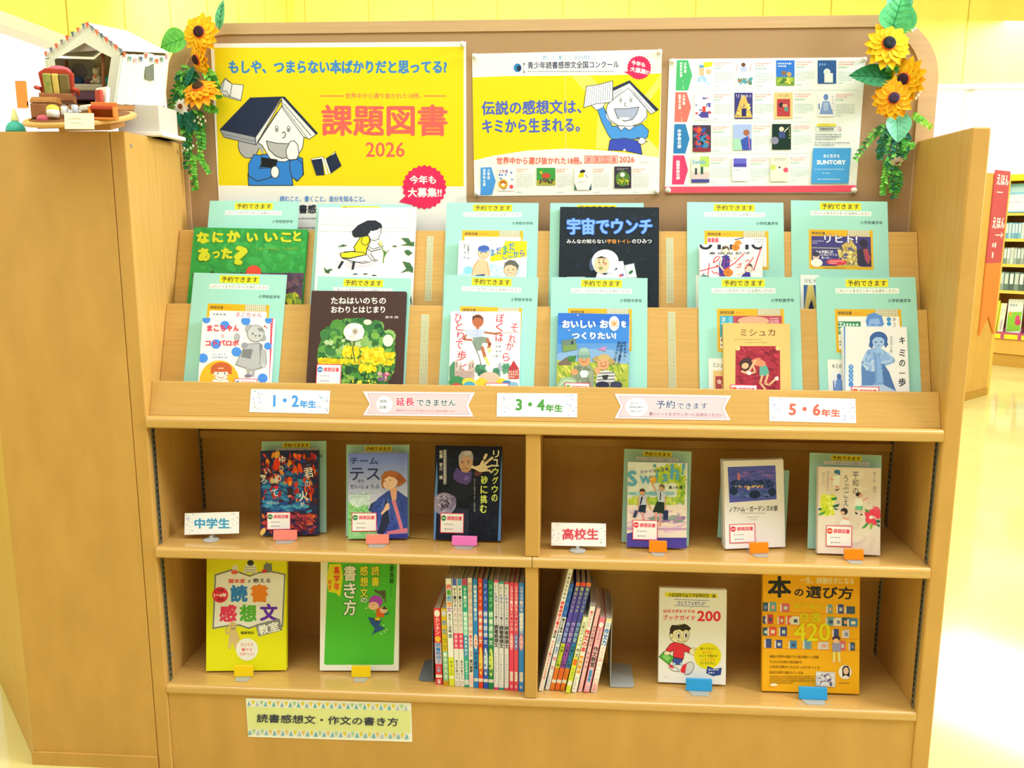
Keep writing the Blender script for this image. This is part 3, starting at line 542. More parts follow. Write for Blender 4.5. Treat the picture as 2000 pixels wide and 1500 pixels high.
sheet(CC, (1060, 605), (1792, 605), ROW2, HI, 'mint reservation sheet behind the white book with a blue seated girl', c_kimi, ('キミの一', s_kimi), lx=0, grp=G2)
# ---------------------------------------------------------------- books on the upper tier
U1 = 'books on the upper tier'; U2 = 'books on the lower tier'
def pl1(c, a, b, T): return lay(c, a, b, ROW1+NP*(.0035+T), zb=.933+.34*T)
def pl2(c, a, b, T): return lay(c, a, b, ROW2+NP*(.0035+T), zb=.7682+.34*T)
def d_green(a):
    a.k(105, 240, 935, 575, 260, '#2f9a44 #38a24c #2a8f40 #3da850 #33963f', 25, 60, 2); a.r(100, 575, 930, 1000, '#5a3f58'); a.k(100, 560, 925, 720, 120, '#4a3850 #6a4a58 #3d3a30 #7a5a62 #4f4258', 20, 50, 6); a.k(100, 710, 920, 830, 120, '#a8b030 #c8c53a #7f9a35 #5f7a30', 20, 45, 7)
    Y = '#c9cf2a'
    for s_, x0, y0, x1, y1, r in (('な', 130, 272, 222, 362, -6), ('に', 245, 275, 325, 355, 3), ('か', 350, 262, 450, 352, -4), ('い', 495, 282, 580, 350, 2), ('い', 625, 280, 725, 350, -2), ('こ', 745, 280, 825, 352, 3), ('と', 835, 268, 895, 345, 0), ('あ', 140, 390, 228, 492, -4), ('っ', 245, 415, 300, 470, 2), ('た', 310, 388, 392, 475, -3), ('?', 405, 378, 500, 520, 8)):
        a.to(s_, x0, y0, x1, y1, Y, '#9aa81f', .07, .09, r)
    a.t('コーリン・アーヴェリス', 565, 388, 735, 410, '#9fb52a'); a.t('さくまゆみこ 訳', 760, 388, 868, 408, '#9fb52a'); a.e(548, 570, 55, 50, '#e04a34', dz=5e-5)
book('wide green picture book with hand-drawn yellow title on the upper tier', U1, pl1(CA, (110, 240), (940, 256), .009), .009, '#2f9a45', d_green, edge='#6fb6d8')
def d_girl(a):
    G = '#a49fae'
    for x in (1130, 1240, 1320, 1420, 1520, 1600): a.l([(x, 100), (x+4, 200)], 3, '#d3cfd8')
    for y in (130, 170, 215): a.l([(1030, y), (1690, y-8)], 3, '#d9d5dd')
    a.l('1030,215 1400,240 1690,250 1710,200 1680,100', 4, '#cbc6d2'); a.l('1030,268 1400,275 1705,272', 4, '#bdb7c8')
    for i in range(30): a.l([(1040+i*22, 225), (1045+i*22, 262)], 2, '#dcd8e0')
    a.e(1330, 505, 110, 26, '#d9d2e2', -5)
    a.po('1180,440 1215,420 1290,415 1280,385 1330,310 1390,300 1400,345 1375,400 1370,440 1250,468 1195,465', '#dccf1f', '#2a2d26', 6); a.po('1180,430 1260,418 1350,425 1372,440 1250,466 1190,462', '#e2d626', '#2a2d26', 5)
    a.eo(1365, 335, 26, 34, '#dccf1f', '#2a2d26', 5, 20)
    a.po('1390,300 1400,265 1480,220 1478,280 1462,310 1465,325 1430,338 1402,330', '#f6f3f2', INK, 4)
    a.p('1270,300 1265,270 1310,225 1380,190 1440,190 1480,215 1488,240 1455,255 1420,268 1400,265 1385,305 1330,312 1285,315', '#1d2332'); a.l('1440,262 1455,256', 3, '#1d2332'); a.l('1452,285 1472,262 1488,240', 3, INK); a.l('1438,318 1455,316', 3, '#c05a6a'); a.e(1398, 295, 11, 14, '#f6f3f2')
    a.l('1372,390 1408,418 1478,398', 5, INK); a.l('1378,375 1418,400 1470,385', 4, INK); a.l('1400,430 1430,475 1455,485', 5, INK); a.l('1378,440 1410,480 1440,490', 4, INK); a.l('1455,355 1475,380 1498,378', 4, INK)
    a.l('1200,470 1340,505 1400,495', 4, INK); a.l('1230,470 1260,500 1380,490', 3, INK); a.p('1175,545 1160,538 1190,485 1208,492', '#1d2332'); a.p('1262,552 1272,490 1290,492 1280,548', '#1d2332')
    a.l('1495,500 1502,430 1482,380', 7, '#5f8a3a'); a.l('1502,460 1512,430 1536,410', 6, '#5f8a3a'); a.p('1505,455 1500,405 1520,430', '#4c7a34'); a.p('1480,385 1462,340 1470,335 1490,360', '#dfe07a')
    for q in ('1060,530 1085,555 1082,575 1100,545 1130,548 1105,560 1100,580 1070,570', '1625,318 1680,320 1700,350 1725,345 1728,380 1690,375 1620,372 1670,360', '1635,490 1690,500 1728,540 1728,575 1680,560 1620,575 1665,545', '1650,410 1680,405 1710,430 1680,450 1655,430', '1160,385 1200,365 1235,375 1200,382', '1555,380 1580,372 1600,380 1580,386', '1700,740 1725,790 1722,830 1690,770'): a.p(q, '#3f6a42')
    for q in ((1290, 583), (1365, 582), (1430, 592)): a.e(q[0], q[1], 18, 4, '#3a4450')
    a.t('ちいさな庭', 1150, 650, 1550, 720, INK, .02)
book('white picture book of a crouching girl in yellow with black hair', U1, pl1(CA, (1025, 95), (1733, 96), .010), .010, '#f3f1f1', d_girl)
def d_mada(a):
    a.p('590,340 748,342 744,455 480,492 475,460 575,380', '#e9e31f'); a.k(250, 500, 745, 610, 60, '#b8ddf2 #d8ebf6 #cfe8f0 #e3f0f8', 20, 45, 2); a.e(318, 555, 34, 30, '#8fd2ea')
    for s_, x0, y0, x1, y1, c in (('ま', 478, 398, 515, 450, '#3f7ab8'), ('だ', 522, 385, 560, 440, '#4f6ac0'), ('ま', 570, 372, 608, 432, '#3f9a8a'), ('だ', 615, 352, 658, 410, '#3f7ab8'), ('こ', 568, 430, 602, 472, '#4f6ac0'), ('こ', 610, 420, 640, 462, '#3f8ab8'), ('か', 645, 412, 688, 460, '#3f7ab8'), ('ら', 695, 405, 728, 455, '#6a5ac0')): a.t(s_, x0, y0, x1, y1, c, .03, -8)
    a.p('345,600 350,530 385,480 420,470 460,490 478,560 475,605 440,600 380,600', '#efc29c'); a.l('395,475 360,530 340,600', 4, '#c48a62'); a.l('455,500 470,600', 4, '#c48a62'); a.p('370,590 440,582 436,600 365,600', '#34407a')
    a.eo(430, 430, 40, 38, '#f2c8a6', '#c48a62', 3); a.e(430, 398, 42, 26, '#3f62b8', -4); a.l('395,415 470,408', 8, '#5a84d8'); a.e(412, 430, 4, 5, '#3a3030'); a.e(448, 428, 4, 5, '#3a3030'); a.l('415,450 438,452', 3, '#b8605a')
    a.eo(628, 555, 48, 42, '#f0c3a0', '#c48a62', 3); a.p('578,545 585,500 620,478 660,485 690,520 676,560 668,530 630,515 592,520', '#5f605c'); a.e(610, 553, 4, 5, '#3a3030'); a.e(648, 550, 4, 5, '#3a3030'); a.l('615,575 640,573', 3, '#b8605a'); a.e(630, 606, 40, 18, '#f0c3a0')
    a.v('小手鞠るい 作', 318, 362, 475, 18, '#4f5a68', .01); a.v('植田 真 絵', 292, 362, 470, 15, '#4f5a68')
book('pale book with two bathing boys and a yellow title patch, upper tier', U1, pl1(CB, (248, 338), (748, 341), .011), .011, '#eaf0f6', d_mada, name='paperback_book')
def d_space(a):
    a.k(992, 100, 1712, 830, 220, '#0d1a26 #11222f #0b1620 #14263a #0f1d28', 8, 25, 4); R = random.Random(2)
    for _ in range(60): a.e(R.uniform(1000, 1700), R.uniform(110, 800), 2, 2, '#4a6a8a', n=6)
    a.to('宇宙でウンチ', 1040, 172, 1665, 296, '#78a8f4', '#2a5fc8', .035, .075)
    a.t('みんなの知らない', 1038, 328, 1328, 360, '#f4f6fa', .02); a.t('宇宙トイレ', 1334, 328, 1508, 360, '#e59a4a', .02); a.t('のひみつ', 1516, 328, 1660, 360, '#f4f6fa', .02)
    a.p('1400,510 1412,492 1450,488 1480,612 1420,612', '#f2f3f5'); a.po('1462,520 1530,505 1552,610 1480,612', '#eceeef', '#8a97a4', 4); a.e(1508, 570, 20, 11, '#4a8a5a', -40); a.e(1508, 570, 14, 7, '#2f5f44', -40)
    a.p('1250,612 1262,575 1320,590 1370,560 1430,545 1480,612', '#f4f5f6'); a.l('1300,600 1370,575', 4, '#9aa6b4')
    a.e(1222, 515, 20, 48, '#3f4f74'); a.e(1320, 490, 98, 86, '#f4f4f6'); a.p('1365,420 1395,440 1405,465 1390,470', '#e2e5ea'); a.e(1292, 515, 62, 66, '#dfe2e8'); a.eo(1294, 517, 54, 60, '#f3c8a2', '#b8c0cc', 4)
    a.p('1250,470 1290,452 1338,470 1300,468', '#4a3a34'); a.l('1268,482 1282,478', 4, '#3a2c28'); a.l('1300,478 1318,482', 4, '#3a2c28'); a.e(1276, 498, 5, 6, '#2c2424'); a.e(1306, 496, 5, 6, '#2c2424'); a.e(1320, 508, 12, 9, '#e8786a'); a.l('1285,505 1280,522 1290,524', 3, '#b8785a'); a.po('1272,536 1300,532 1296,550 1282,550', '#7fb05a', '#6a4a34', 3)
    a.p('1420,590 1440,582 1446,600 1425,606', '#d84a5a'); a.p('1440,582 1452,580 1456,598 1446,600', '#3f5fb8'); a.d(1040, 600, 1230, 612, 1, '#dfe6ee')
    a.e(1200, 760, 90, 110, '#eceef0'); a.p('1090,700 1360,640 1500,700 1480,835 1120,835', '#e8eaee')
book('black picture book with an astronaut and light blue title', U1, pl1(CB, (990, 90), (1715, 94), .010), .010, '#0d1a26', d_space)
def d_posi(a):
    for x in (255, 640): a.e(x, 366, 50, 38, '#262b40', a0=0, a1=180); a.e(x, 366, 28, 20, '#f5f3f4', a0=0, a1=180)
    for x in (342, 432, 545): a.r(x, 366, x+26, 402, '#262b40')
    a.eo(400, 405, 26, 32, '#f6e2d2', '#6a5a58', 3); a.p('375,400 380,380 410,378 430,395 425,410 410,392 385,405', '#5a4a4a'); a.p('372,455 405,440 435,455 432,520 415,600 355,600 350,510', '#3f3c9a'); a.l('432,460 470,470 492,420', 12, '#f0d8c8'); a.l('375,465 360,520 400,570', 12, '#f0d8c8'); a.l('395,460 385,590', 4, '#c8404a')
    a.e(476, 385, 30, 28, '#ee8a34'); a.l('452,375 500,395', 3, '#9a4a1c'); a.l('480,358 470,412', 3, '#9a4a1c'); a.e(422, 572, 34, 30, '#ee8a34'); a.l('392,562 455,580', 3, '#9a4a1c'); a.l('425,545 415,600', 3, '#9a4a1c')
    a.eo(570, 540, 26, 34, '#f4d8c6', '#8a6a64', 3, 20); a.p('555,520 570,506 592,512 598,540 585,525', '#4a4450'); a.p('515,602 545,565 580,570 585,602', '#3f3c9a'); a.l('540,570 490,590', 12, '#f4d8c6')
    a.t('高 田 由 紀 子', 282, 420, 585, 440, '#4a4f5c', .02)
    Rd = '#ee3f5a'
    a.l('345,450 320,470 312,500 345,480 360,455', 7, Rd)
    a.l('215,560 330,530', 7, Rd); a.l('282,505 272,600', 7, Rd); a.l('245,575 225,600', 6, Rd); a.l('300,560 325,580', 6, Rd); a.e(340, 525, 9, 9, Rd); a.l('410,495 445,482', 6, Rd); a.l('395,550 470,500 540,430', 7, Rd)
    a.l('490,515 515,505 508,530 485,535', 6, Rd); a.l('548,490 575,478', 6, Rd); a.l('545,545 605,460', 7, Rd); a.l('660,395 612,540', 8, Rd); a.e(608, 550, 7, 7, Rd); a.l('330,570 365,590', 6, Rd)
    a.p('215,600 240,585 290,602', '#4a8a8a'); a.k(215, 600, 660, 830, 30, '#4f4a9c #ee6a5a #6a6ab8 #e8d8d0', 15, 30, 3)
book('white book of basketball players with slashing red lettering, upper tier', U1, pl1(CC, (212, 365), (668, 366), .013), .013, '#f5f3f4', d_posi, name='paperback_book', spine='r')
# ---------------------------------------------------------------- books on the lower tier
def d_mako(a):
    B = '#4a90f0'; a.r(670, 900, 690, 1420, '#ee3a5a')
    R = random.Random(8)
    for i in range(26): a.e(680, 920+i*20, 3, 5, '#ffffff', n=6)
    for x, y, r in ((200, 915, 30), (335, 958, 34), (488, 925, 34), (655, 920, 26), (270, 1095, 36), (420, 1152, 36), (650, 1110, 28), (175, 1198, 36), (612, 1345, 36), (160, 1400, 24)): a.e(x, y, r, r*.96, B)
    Rd = '#e8385a'
    for i, k in enumerate('まこちゃん'): a.t(k, 205+i*48, 955, 245+i*48, 1002, Rd, .05)
    a.t('と', 310, 1022, 330, 1045, Rd, .03); a.t('コトバロボ', 192, 1065, 440, 1110, Rd, .045); a.t('かさいまり 作', 240, 1162, 345, 1178, '#7f9fe0', .01); a.t('北村裕花 絵', 240, 1184, 355, 1200, '#7f9fe0', .01)
    Gr = '#b2b4bc'; a.eo(515, 985, 26, 28, Gr, '#7f828c', 4); a.eo(615, 1050, 18, 18, Gr, '#7f828c', 4); a.eo(562, 1018, 60, 58, '#c6c8ce', '#7f828c', 5); a.p('570,975 610,980 620,1010 585,1000', '#8f9198'); a.e(540, 1020, 6, 7, '#4a4f5a'); a.e(590, 1035, 6, 7, '#4a4f5a'); a.e(560, 1035, 9, 7, '#7f8a9c')
    a.eo(425, 1045, 18, 26, Gr, '#8f929a', 3); a.eo(580, 1115, 30, 26, '#8a8c94', '#7a7d86', 3); a.po('490,1095 590,1090 600,1270 540,1290 415,1245 450,1170', '#b6b8c0', '#80838c', 5); a.p('470,1135 540,1132 525,1205 455,1190', '#7e818a'); a.po('600,1130 635,1145 640,1240 605,1270 592,1240', '#b6b8c0', '#80838c', 4); a.e(480, 1105, 24, 22, '#9a9cae'); a.e(618, 1250, 20, 18, '#c2c4cc'); a.l('505,1275 510,1320', 22, '#a9abb4'); a.l('545,1280 540,1325', 22, '#a9abb4'); a.e(505, 1328, 26, 12, '#7a7d9a'); a.e(628, 965, 8, 6, '#d8506a'); a.e(642, 975, 6, 5, '#d8506a')
    a.e(295, 1370, 145, 155, '#f0b62c'); a.e(310, 1280, 78, 52, '#c86238', 0); a.p('235,1290 385,1290 390,1315 230,1312', '#c86238'); a.e(308, 1315, 52, 46, '#fbf0e6'); a.p('255,1300 275,1275 345,1275 362,1300', '#c86238'); a.e(285, 1310, 6, 6, '#4a3a3a'); a.e(335, 1310, 6, 6, '#4a3a3a'); a.e(268, 1328, 9, 7, '#f4a8a0'); a.e(350, 1325, 9, 7, '#f4a8a0'); a.l('285,1336 308,1346 332,1336', 5, '#d8505a'); a.po('232,1400 250,1352 300,1362 355,1352 385,1400', '#f4f2ee', '#b9b4ae', 4)
book('white book with blue spots, a grey robot and a red-haired child', U2, pl2(CA, (172, 903), (690, 906), .013), .013, '#f8f5f6', d_mako, stk=(398, 1350, 575, 1480, '#3a86d8'))
def d_dand(a):
    a.t('たねはいのちの', 1112, 752, 1515, 802, '#f4efea', .03); a.t('おわりとはじまり', 1112, 818, 1508, 868, '#f4efea', .03); a.t('鈴木 純', 1510, 888, 1605, 908, '#e8e0da', .01)
    I = (1298, 1195, 285, 288); a.e(1298, 1195, 290, 292, '#3f7a3a')
    a.k(1010, 905, 1590, 1200, 240, '#2f6a3a #4f8f3f #76ad4e #3d7a44 #24553a #8fb86a #5f9a4a', 20, 55, 3, .8, inside=I); a.k(1010, 1050, 1590, 1140, 26, '#3a6a34 #86b060 #b8cfa0', 12, 30, 9, .9, inside=I)
    a.e(1530, 1070, 38, 44, '#e6ebdc'); a.e(1380, 935, 30, 20, '#dfe6d0')
    a.k(1010, 1190, 1590, 1260, 160, '#e8d01f #f2e034 #d9b818 #c8a81a #8aa838', 14, 34, 5, .5, inside=I); a.k(1190, 1100, 1330, 1200, 90, '#f0dc20 #e8cc18 #f6e84a #d8b414', 12, 28, 6, .5, inside=(1255, 1150, 75, 52)); a.k(1320, 1110, 1520, 1240, 110, '#f2de22 #e6c716 #f6e840 #d2ac12', 12, 28, 7, .5, inside=(1410, 1170, 110, 60)); a.k(1500, 1150, 1590, 1210, 40, '#f0dc20 #dfbf18', 10, 22, 8, .5, inside=I)
    a.k(1010, 1245, 1590, 1480, 260, '#2f5f30 #4a8a3c #6fa544 #274f34 #86b04c #3a7040', 14, 36, 10, .5, inside=I); a.k(1310, 1240, 1450, 1310, 50, '#f0dc20 #e6c716', 10, 24, 11, .5, inside=(1375, 1275, 70, 36)); a.k(1040, 1340, 1570, 1480, 26, '#e8d838 #f0e060', 6, 14, 12, .8, inside=I); a.k(1450, 1290, 1560, 1380, 16, '#b84a70 #7a5a8a #d8a0b0', 8, 16, 13, .8, inside=I)
    a.l('1282,1060 1272,1130 1290,1230', 9, '#6a7a3a'); a.e(1282, 1008, 76, 66, '#f1f1ee'); a.k(1210, 945, 1355, 1072, 90, '#ffffff #e4e4e2 #d6d6d6 #f6f6f4', 8, 22, 14, .4, inside=(1282, 1008, 74, 64)); a.e(1290, 1005, 22, 24, '#c4b8aa'); a.e(1290, 1005, 10, 12, '#9a8a80')
book('dark brown picture book with a round dandelion photograph', U2, pl2(CA, (970, 704), (1662, 710), .011), .011, '#46302e', d_dand, stk=(1002, 1245, 1192, 1395, '#3a86d8'))
def d_walk(a):
    Rd = '#e03a54'
    for st, pts, s in (('それから', ((655, 975), (640, 1055), (622, 1110), (595, 1190)), 62), ('ぼくは', ((552, 905), (545, 970), (545, 1045)), 66), ('ひとりで歩く', ((245, 905), (252, 965), (262, 1035), (250, 1100), (270, 1180), (282, 1270)), 62)):
        for k, (x, y) in zip(st, pts): q = s*(1.25 if k == '歩' else 1)/2; a.t(k, x-q*.85, y-q, x+q*.85, y+q, Rd, .012, 4)
    a.e(388, 925, 42, 48, '#b86a4e'); a.p('345,925 350,890 390,882 425,900 428,925 415,905 370,900', '#5a3a36'); a.l('385,970 388,1000', 22, '#b86a4e')
    a.p('320,990 375,985 425,985 450,1000 440,1035 415,1020 420,1045 335,1050 335,1030 300,1035 295,1020', '#c3cdf0'); a.l('380,990 385,1040', 3, '#8a96c8'); a.l('440,1010 520,1020 550,1012', 14, '#b86a4e'); a.l('300,1030 285,1060 340,1065', 14, '#b86a4e'); a.l('560,1012 690,1010', 4, '#d8a0a0')
    a.p('350,1050 420,1040 468,1050 470,1090 420,1085 415,1140 385,1145 358,1100', '#86988f'); a.l('455,1060 475,1095 465,1130', 22, '#b86a4e'); a.l('420,1120 440,1190', 22, '#b86a4e'); a.p('455,1125 480,1120 492,1150 465,1165', '#e4e2a0'); a.p('432,1190 450,1185 478,1245 460,1250', '#d8d878'); a.l('345,1070 395,1180 420,1275', 5, '#5f5f66'); a.l('275,990 310,1000', 3, '#8a8f9c')
    for i in range(5): a.l([(475+i*10, 1170+(i % 2)*18), (490+i*10, 1195-(i % 2)*14)], 2, '#a8b0c0')
    a.d(520, 1095, 560, 1200, 3, '#9a9fac', .4)
    a.p('180,1260 210,1220 240,1250 250,1330 180,1350', '#4f8a6a'); a.k(365, 1240, 460, 1330, 50, '#3f7a5f #5a9a78 #4a8a6a #356a54', 14, 28, 3); a.k(490, 1260, 560, 1330, 20, '#4f8a72 #3f7a62', 12, 22, 4); a.k(560, 1230, 640, 1320, 26, '#4a8a72 #5a9a80', 14, 24, 5)
    for x, h in ((232, 120), (262, 95), (330, 105), (350, 115)): a.p([(x-14, 1345), (x-12, 1345-h), (x, 1320-h), (x+12, 1345-h), (x+14, 1345)], '#cbb6b0'); a.r(x-4, 1350-h, x+4, 1385-h, '#8a7a80')
    a.r(220, 1290, 362, 1350, '#c2aaa4'); a.d(225, 1295, 360, 1345, 4, '#8f7d80', .6); a.e(472, 1345, 75, 46, '#d2bda8'); a.l('550,1230 550,1330', 8, '#9aa8c0'); a.e(550, 1260, 14, 26, '#a8b4c8')
    a.p('610,1285 650,1215 690,1280', '#b83a48'); a.r(612, 1285, 690, 1350, '#c05a58'); a.d(616, 1290, 688, 1345, 3, '#f0d0c8', .7)
    a.e(235, 1375, 60, 45, '#3f8a58'); a.e(230, 1405, 36, 24, '#d8404a'); a.e(320, 1375, 48, 32, '#e6d04a'); a.e(325, 1395, 40, 26, '#4aa8c8'); a.e(415, 1375, 44, 30, '#e8c83a'); a.e(560, 1370, 36, 24, '#e8cc3c'); a.e(600, 1385, 36, 24, '#3f8ac0'); a.e(650, 1395, 34, 22, '#8ab8d8')
book('white book of a boy with a cane leaping above a town, red vertical title', U2, pl2(CB, (190, 855), (700, 858), .013), .013, '#f4f4f6', d_walk, name='paperback_book', spine='r', stk=(440, 1382, 615, 1510, '#7aa83a'))
def d_rice(a):
    a.p('975,870 1497,876 1494,960 975,955', '#2f6fd8'); a.p('970,1090 1497,1090 1497,1230 965,1230', '#5f96dc'); a.e(1230, 1200, 300, 70, '#86aede')
    a.p('962,1215 1497,1240 1490,1460 955,1460', '#a9b64a'); a.k(960, 1210, 1490, 1430, 260, '#c2c83e #8fae3c #d9d25a #6f9640 #e4de78 #a8bc4a', 14, 36, 3, .22, 60, 25)
    a.p('975,1235 1040,1190 1075,1215 1070,1250 975,1250', '#7a6a60'); a.k(1040, 1175, 1110, 1230, 20, '#4f8a4a #3f7a40', 12, 20, 4)
    for st, x0, y0, x1, y1 in (('おいしい', 1005, 920, 1250, 980), ('お', 1280, 918, 1345, 980), ('を', 1435, 925, 1475, 975), ('つくりたい!', 1075, 1008, 1400, 1062)): a.t(st, x0, y0, x1, y1, '#ffffff', .06)
    a.e(1385, 945, 38, 54, '#fbfaf4'); a.t('米', 1360, 920, 1412, 972, '#e8862a', .03); a.v('ゆうちゃん、', 1465, 1075, 1215, 22, '#1f3f6a', .03); a.v('小学生で農家に', 1432, 1075, 1245, 22, '#1f3f6a', .03, -4); a.v('弟子入りします', 1402, 1075, 1250, 22, '#1f3f6a', .03, -6)
    a.p('1000,1070 1100,1055 1115,1135 1010,1155', '#6d8278'); a.p('1070,1075 1085,1070 1092,1130 1072,1130', '#2a3f5a'); a.p('1010,1110 1112,1095 1115,1135 1012,1152', '#7a9a5a'); a.p('1265,1135 1300,1120 1338,1115 1310,1140 1330,1150', '#e08ac0'); a.l('1290,1128 1320,1150', 4, '#8a5aa0'); a.e(1055, 995, 8, 4, '#e8c8d8'); a.e(1120, 885, 8, 4, '#e8c8d8')
    a.p('1055,1400 1090,1265 1140,1235 1205,1245 1235,1290 1240,1410', '#8f9a86'); a.k(1070, 1250, 1235, 1400, 50, '#7f8c78 #9aa890 #6f7f6a', 12, 28, 6); a.e(1168, 1210, 42, 48, '#d79a6e'); a.e(1165, 1165, 42, 42, '#8fb0a8'); a.l('1125,1185 1208,1185', 14, '#6f9a94'); a.e(1165, 1140, 34, 18, '#9fc0b4'); a.l('1145,1218 1165,1228 1185,1218', 4, '#8a4a34'); a.e(1152, 1200, 4, 4, '#4a2c20'); a.e(1182, 1200, 4, 4, '#4a2c20')
    a.e(1095, 1300, 28, 22, '#d79a6e'); a.p('1130,1300 1200,1300 1185,1340 1145,1340', '#e8eef0'); a.l('1130,1302 1200,1302', 6, '#9fc4d4'); a.e(1165, 1296, 26, 8, '#f6f4ee'); a.p('965,1400 1000,1345 1060,1335 1110,1360 1120,1430 965,1430', '#9cbf9a'); a.l('985,1400 1030,1360 1090,1370', 5, '#e6eedc')
    a.e(1310, 1215, 82, 30, '#b39a62', 8); a.e(1312, 1195, 44, 26, '#c4ac72'); a.e(1305, 1245, 42, 40, '#dba07a'); a.l('1285,1250 1308,1262 1330,1248', 5, '#a0463a'); a.e(1290, 1235, 4, 4, '#4a2c20'); a.e(1322, 1232, 4, 4, '#4a2c20')
    a.p('1250,1400 1262,1300 1330,1285 1390,1305 1395,1400', '#cfd0d0'); 
    for i in range(4): a.l([(1265, 1310+i*24), (1385, 1305+i*24)], 9, '#6f7480')
    a.e(1262, 1290, 20, 26, '#dba07a'); a.p('1295,1325 1345,1320 1335,1355 1305,1355', '#2f343c'); a.e(1300, 1395, 50, 26, '#2a3048'); a.e(1400, 1395, 45, 26, '#39415a')
    a.t('さく ゴトウノリユキ', 1380, 1355, 1470, 1368, '#2f4a3a')
book('blue picture book of a farmer and child eating rice in a field', U2, pl2(CB, (975, 867), (1497, 876), .010), .010, '#3f86e0', d_rice, stk=(1020, 1382, 1208, 1515, '#7aa83a'))
def d_mish(a):
    a.t('ミシュカ', 510, 985, 765, 1035, '#6f4438', .012); a.d(468, 1055, 805, 1068, 1, '#a8865a', .5, 1, .1); a.d(540, 1078, 735, 1090, 1, '#a8865a', .5, 1, .1)
    a.p('475,1110 800,1110 803,1450 472,1450', '#a82f42'); a.k(480, 1115, 798, 1440, 200, '#8f2438 #c23e52 #9c2a3e #7d2034 #b5384a', 10, 30, 4, .3, 30, 40); a.e(490, 1125, 18, 18, '#e9c98a'); a.e(785, 1125, 18, 18, '#e9c98a')
    a.e(550, 1240, 46, 40, '#4a2f34'); a.p('510,1250 530,1195 590,1200 600,1260 570,1290 520,1285', '#4a2f34'); a.e(545, 1255, 26, 22, '#e8b48e', -20); a.p('590,1215 640,1195 690,1225 705,1270 660,1262 610,1250', '#ee8a6a'); a.l('620,1215 575,1290 555,1300', 15, '#e8b48e'); a.l('520,1295 560,1310', 14, '#e8b48e'); a.l('600,1250 620,1300 585,1310', 13, '#e8b48e'); a.e(575, 1308, 16, 14, '#f2ece4'); a.e(566, 1296, 5, 7, '#f2ece4')
    a.p('650,1265 700,1250 720,1300 715,1325 650,1330', '#5fa89a'); a.l('710,1320 690,1385 720,1395 780,1340', 16, '#e4ac88'); a.l('670,1325 655,1380 690,1425', 16, '#e4ac88'); a.p('760,1340 785,1330 790,1360 770,1362', '#f0e6dc')
book('tan book with a red picture of a curled sleeping girl', U2, pl2(CC, (385, 940), (872, 946), .012), .012, '#e8bf78', d_mish, name='hardback_book', stk=(440, 1395, 632, 1530, '#ee6a4a'))
def d_kimi(a):
    a.r(1266, 960, 1278, 1500, '#5f8fd8'); K = '#2f3546'
    for k, y in (('キ', 1068), ('ミ', 1160), ('の', 1235), ('一', 1308), ('歩', 1375)): q = 26 if k != '歩' else 32; a.t(k, 1695-q*.85, y-q if k != '一' else y-3, 1695+q*.85, y+q if k != '一' else y+3, K, .03 if k != '一' else 0)
    a.v('吉田夘の歌', 1615, 1035, 1160, 22, '#5a6378')
    for y in range(5): a.e(1320, 1262+y*32, 18, 18, '#4a90e0')
    a.v('アフリカ', 1320, 1246, 1374, 20, '#eaf4ff', .02)
    a.p('1400,1440 1395,1230 1440,1140 1500,1120 1545,1130 1590,1160 1640,1200 1640,1230 1560,1260 1580,1440', '#8fb4ee'); a.p('1450,1250 1560,1240 1600,1300 1650,1440 1580,1440 1530,1330 1440,1330', '#4f76b8'); a.p('1395,1260 1430,1245 1560,1250 1480,1400 1400,1400', '#5f88cc'); a.k(1400, 1140, 1560, 1300, 60, '#a9c6f4 #7fa6e6 #bcd4f8 #92b6ee', 12, 30, 4)
    a.l('1430,1170 1405,1230 1500,1245 1620,1215', 18, '#a9c8f6'); a.l('1590,1165 1635,1215 1520,1230', 16, '#a9c8f6'); a.po('1488,1160 1520,1150 1545,1260 1560,1380 1500,1390', '#86aeee', '#5a80c4', 3); a.l('1500,1170 1510,1370', 4, '#5a80c4')
    a.e(1522, 1060, 66, 56, '#3f66ac'); a.p('1460,1060 1450,1110 1475,1130 1490,1080', '#3f66ac'); a.p('1575,1050 1592,1100 1570,1125 1560,1080', '#3f66ac'); a.e(1520, 1078, 44, 50, '#a3c4f6'); a.p('1475,1068 1485,1035 1520,1022 1555,1035 1568,1068 1540,1045 1500,1045', '#3f66ac'); a.l('1492,1078 1510,1080', 4, '#2f4a86'); a.l('1532,1078 1550,1074', 4, '#2f4a86'); a.e(1502, 1084, 4, 4, '#2f4a86'); a.e(1542, 1082, 4, 4, '#2f4a86'); a.l('1510,1106 1532,1104', 4, '#4a6cb0'); a.e(1520, 1145, 34, 18, '#9cc0f4')
    a.p('1380,1400 1560,1395 1660,1445 1370,1445', '#bcd2f4'); a.l('1400,1380 1400,1445', 4, '#4a70b8')
book('white book with a blue drawing of a seated girl and black brush title', U2, pl2(CC, (1258, 965), (1728, 970), .012), .012, '#eeeef4', d_kimi, name='hardback_book', spine='r', stk=(1325, 1408, 1525, 1545, '#ee6a4a'))
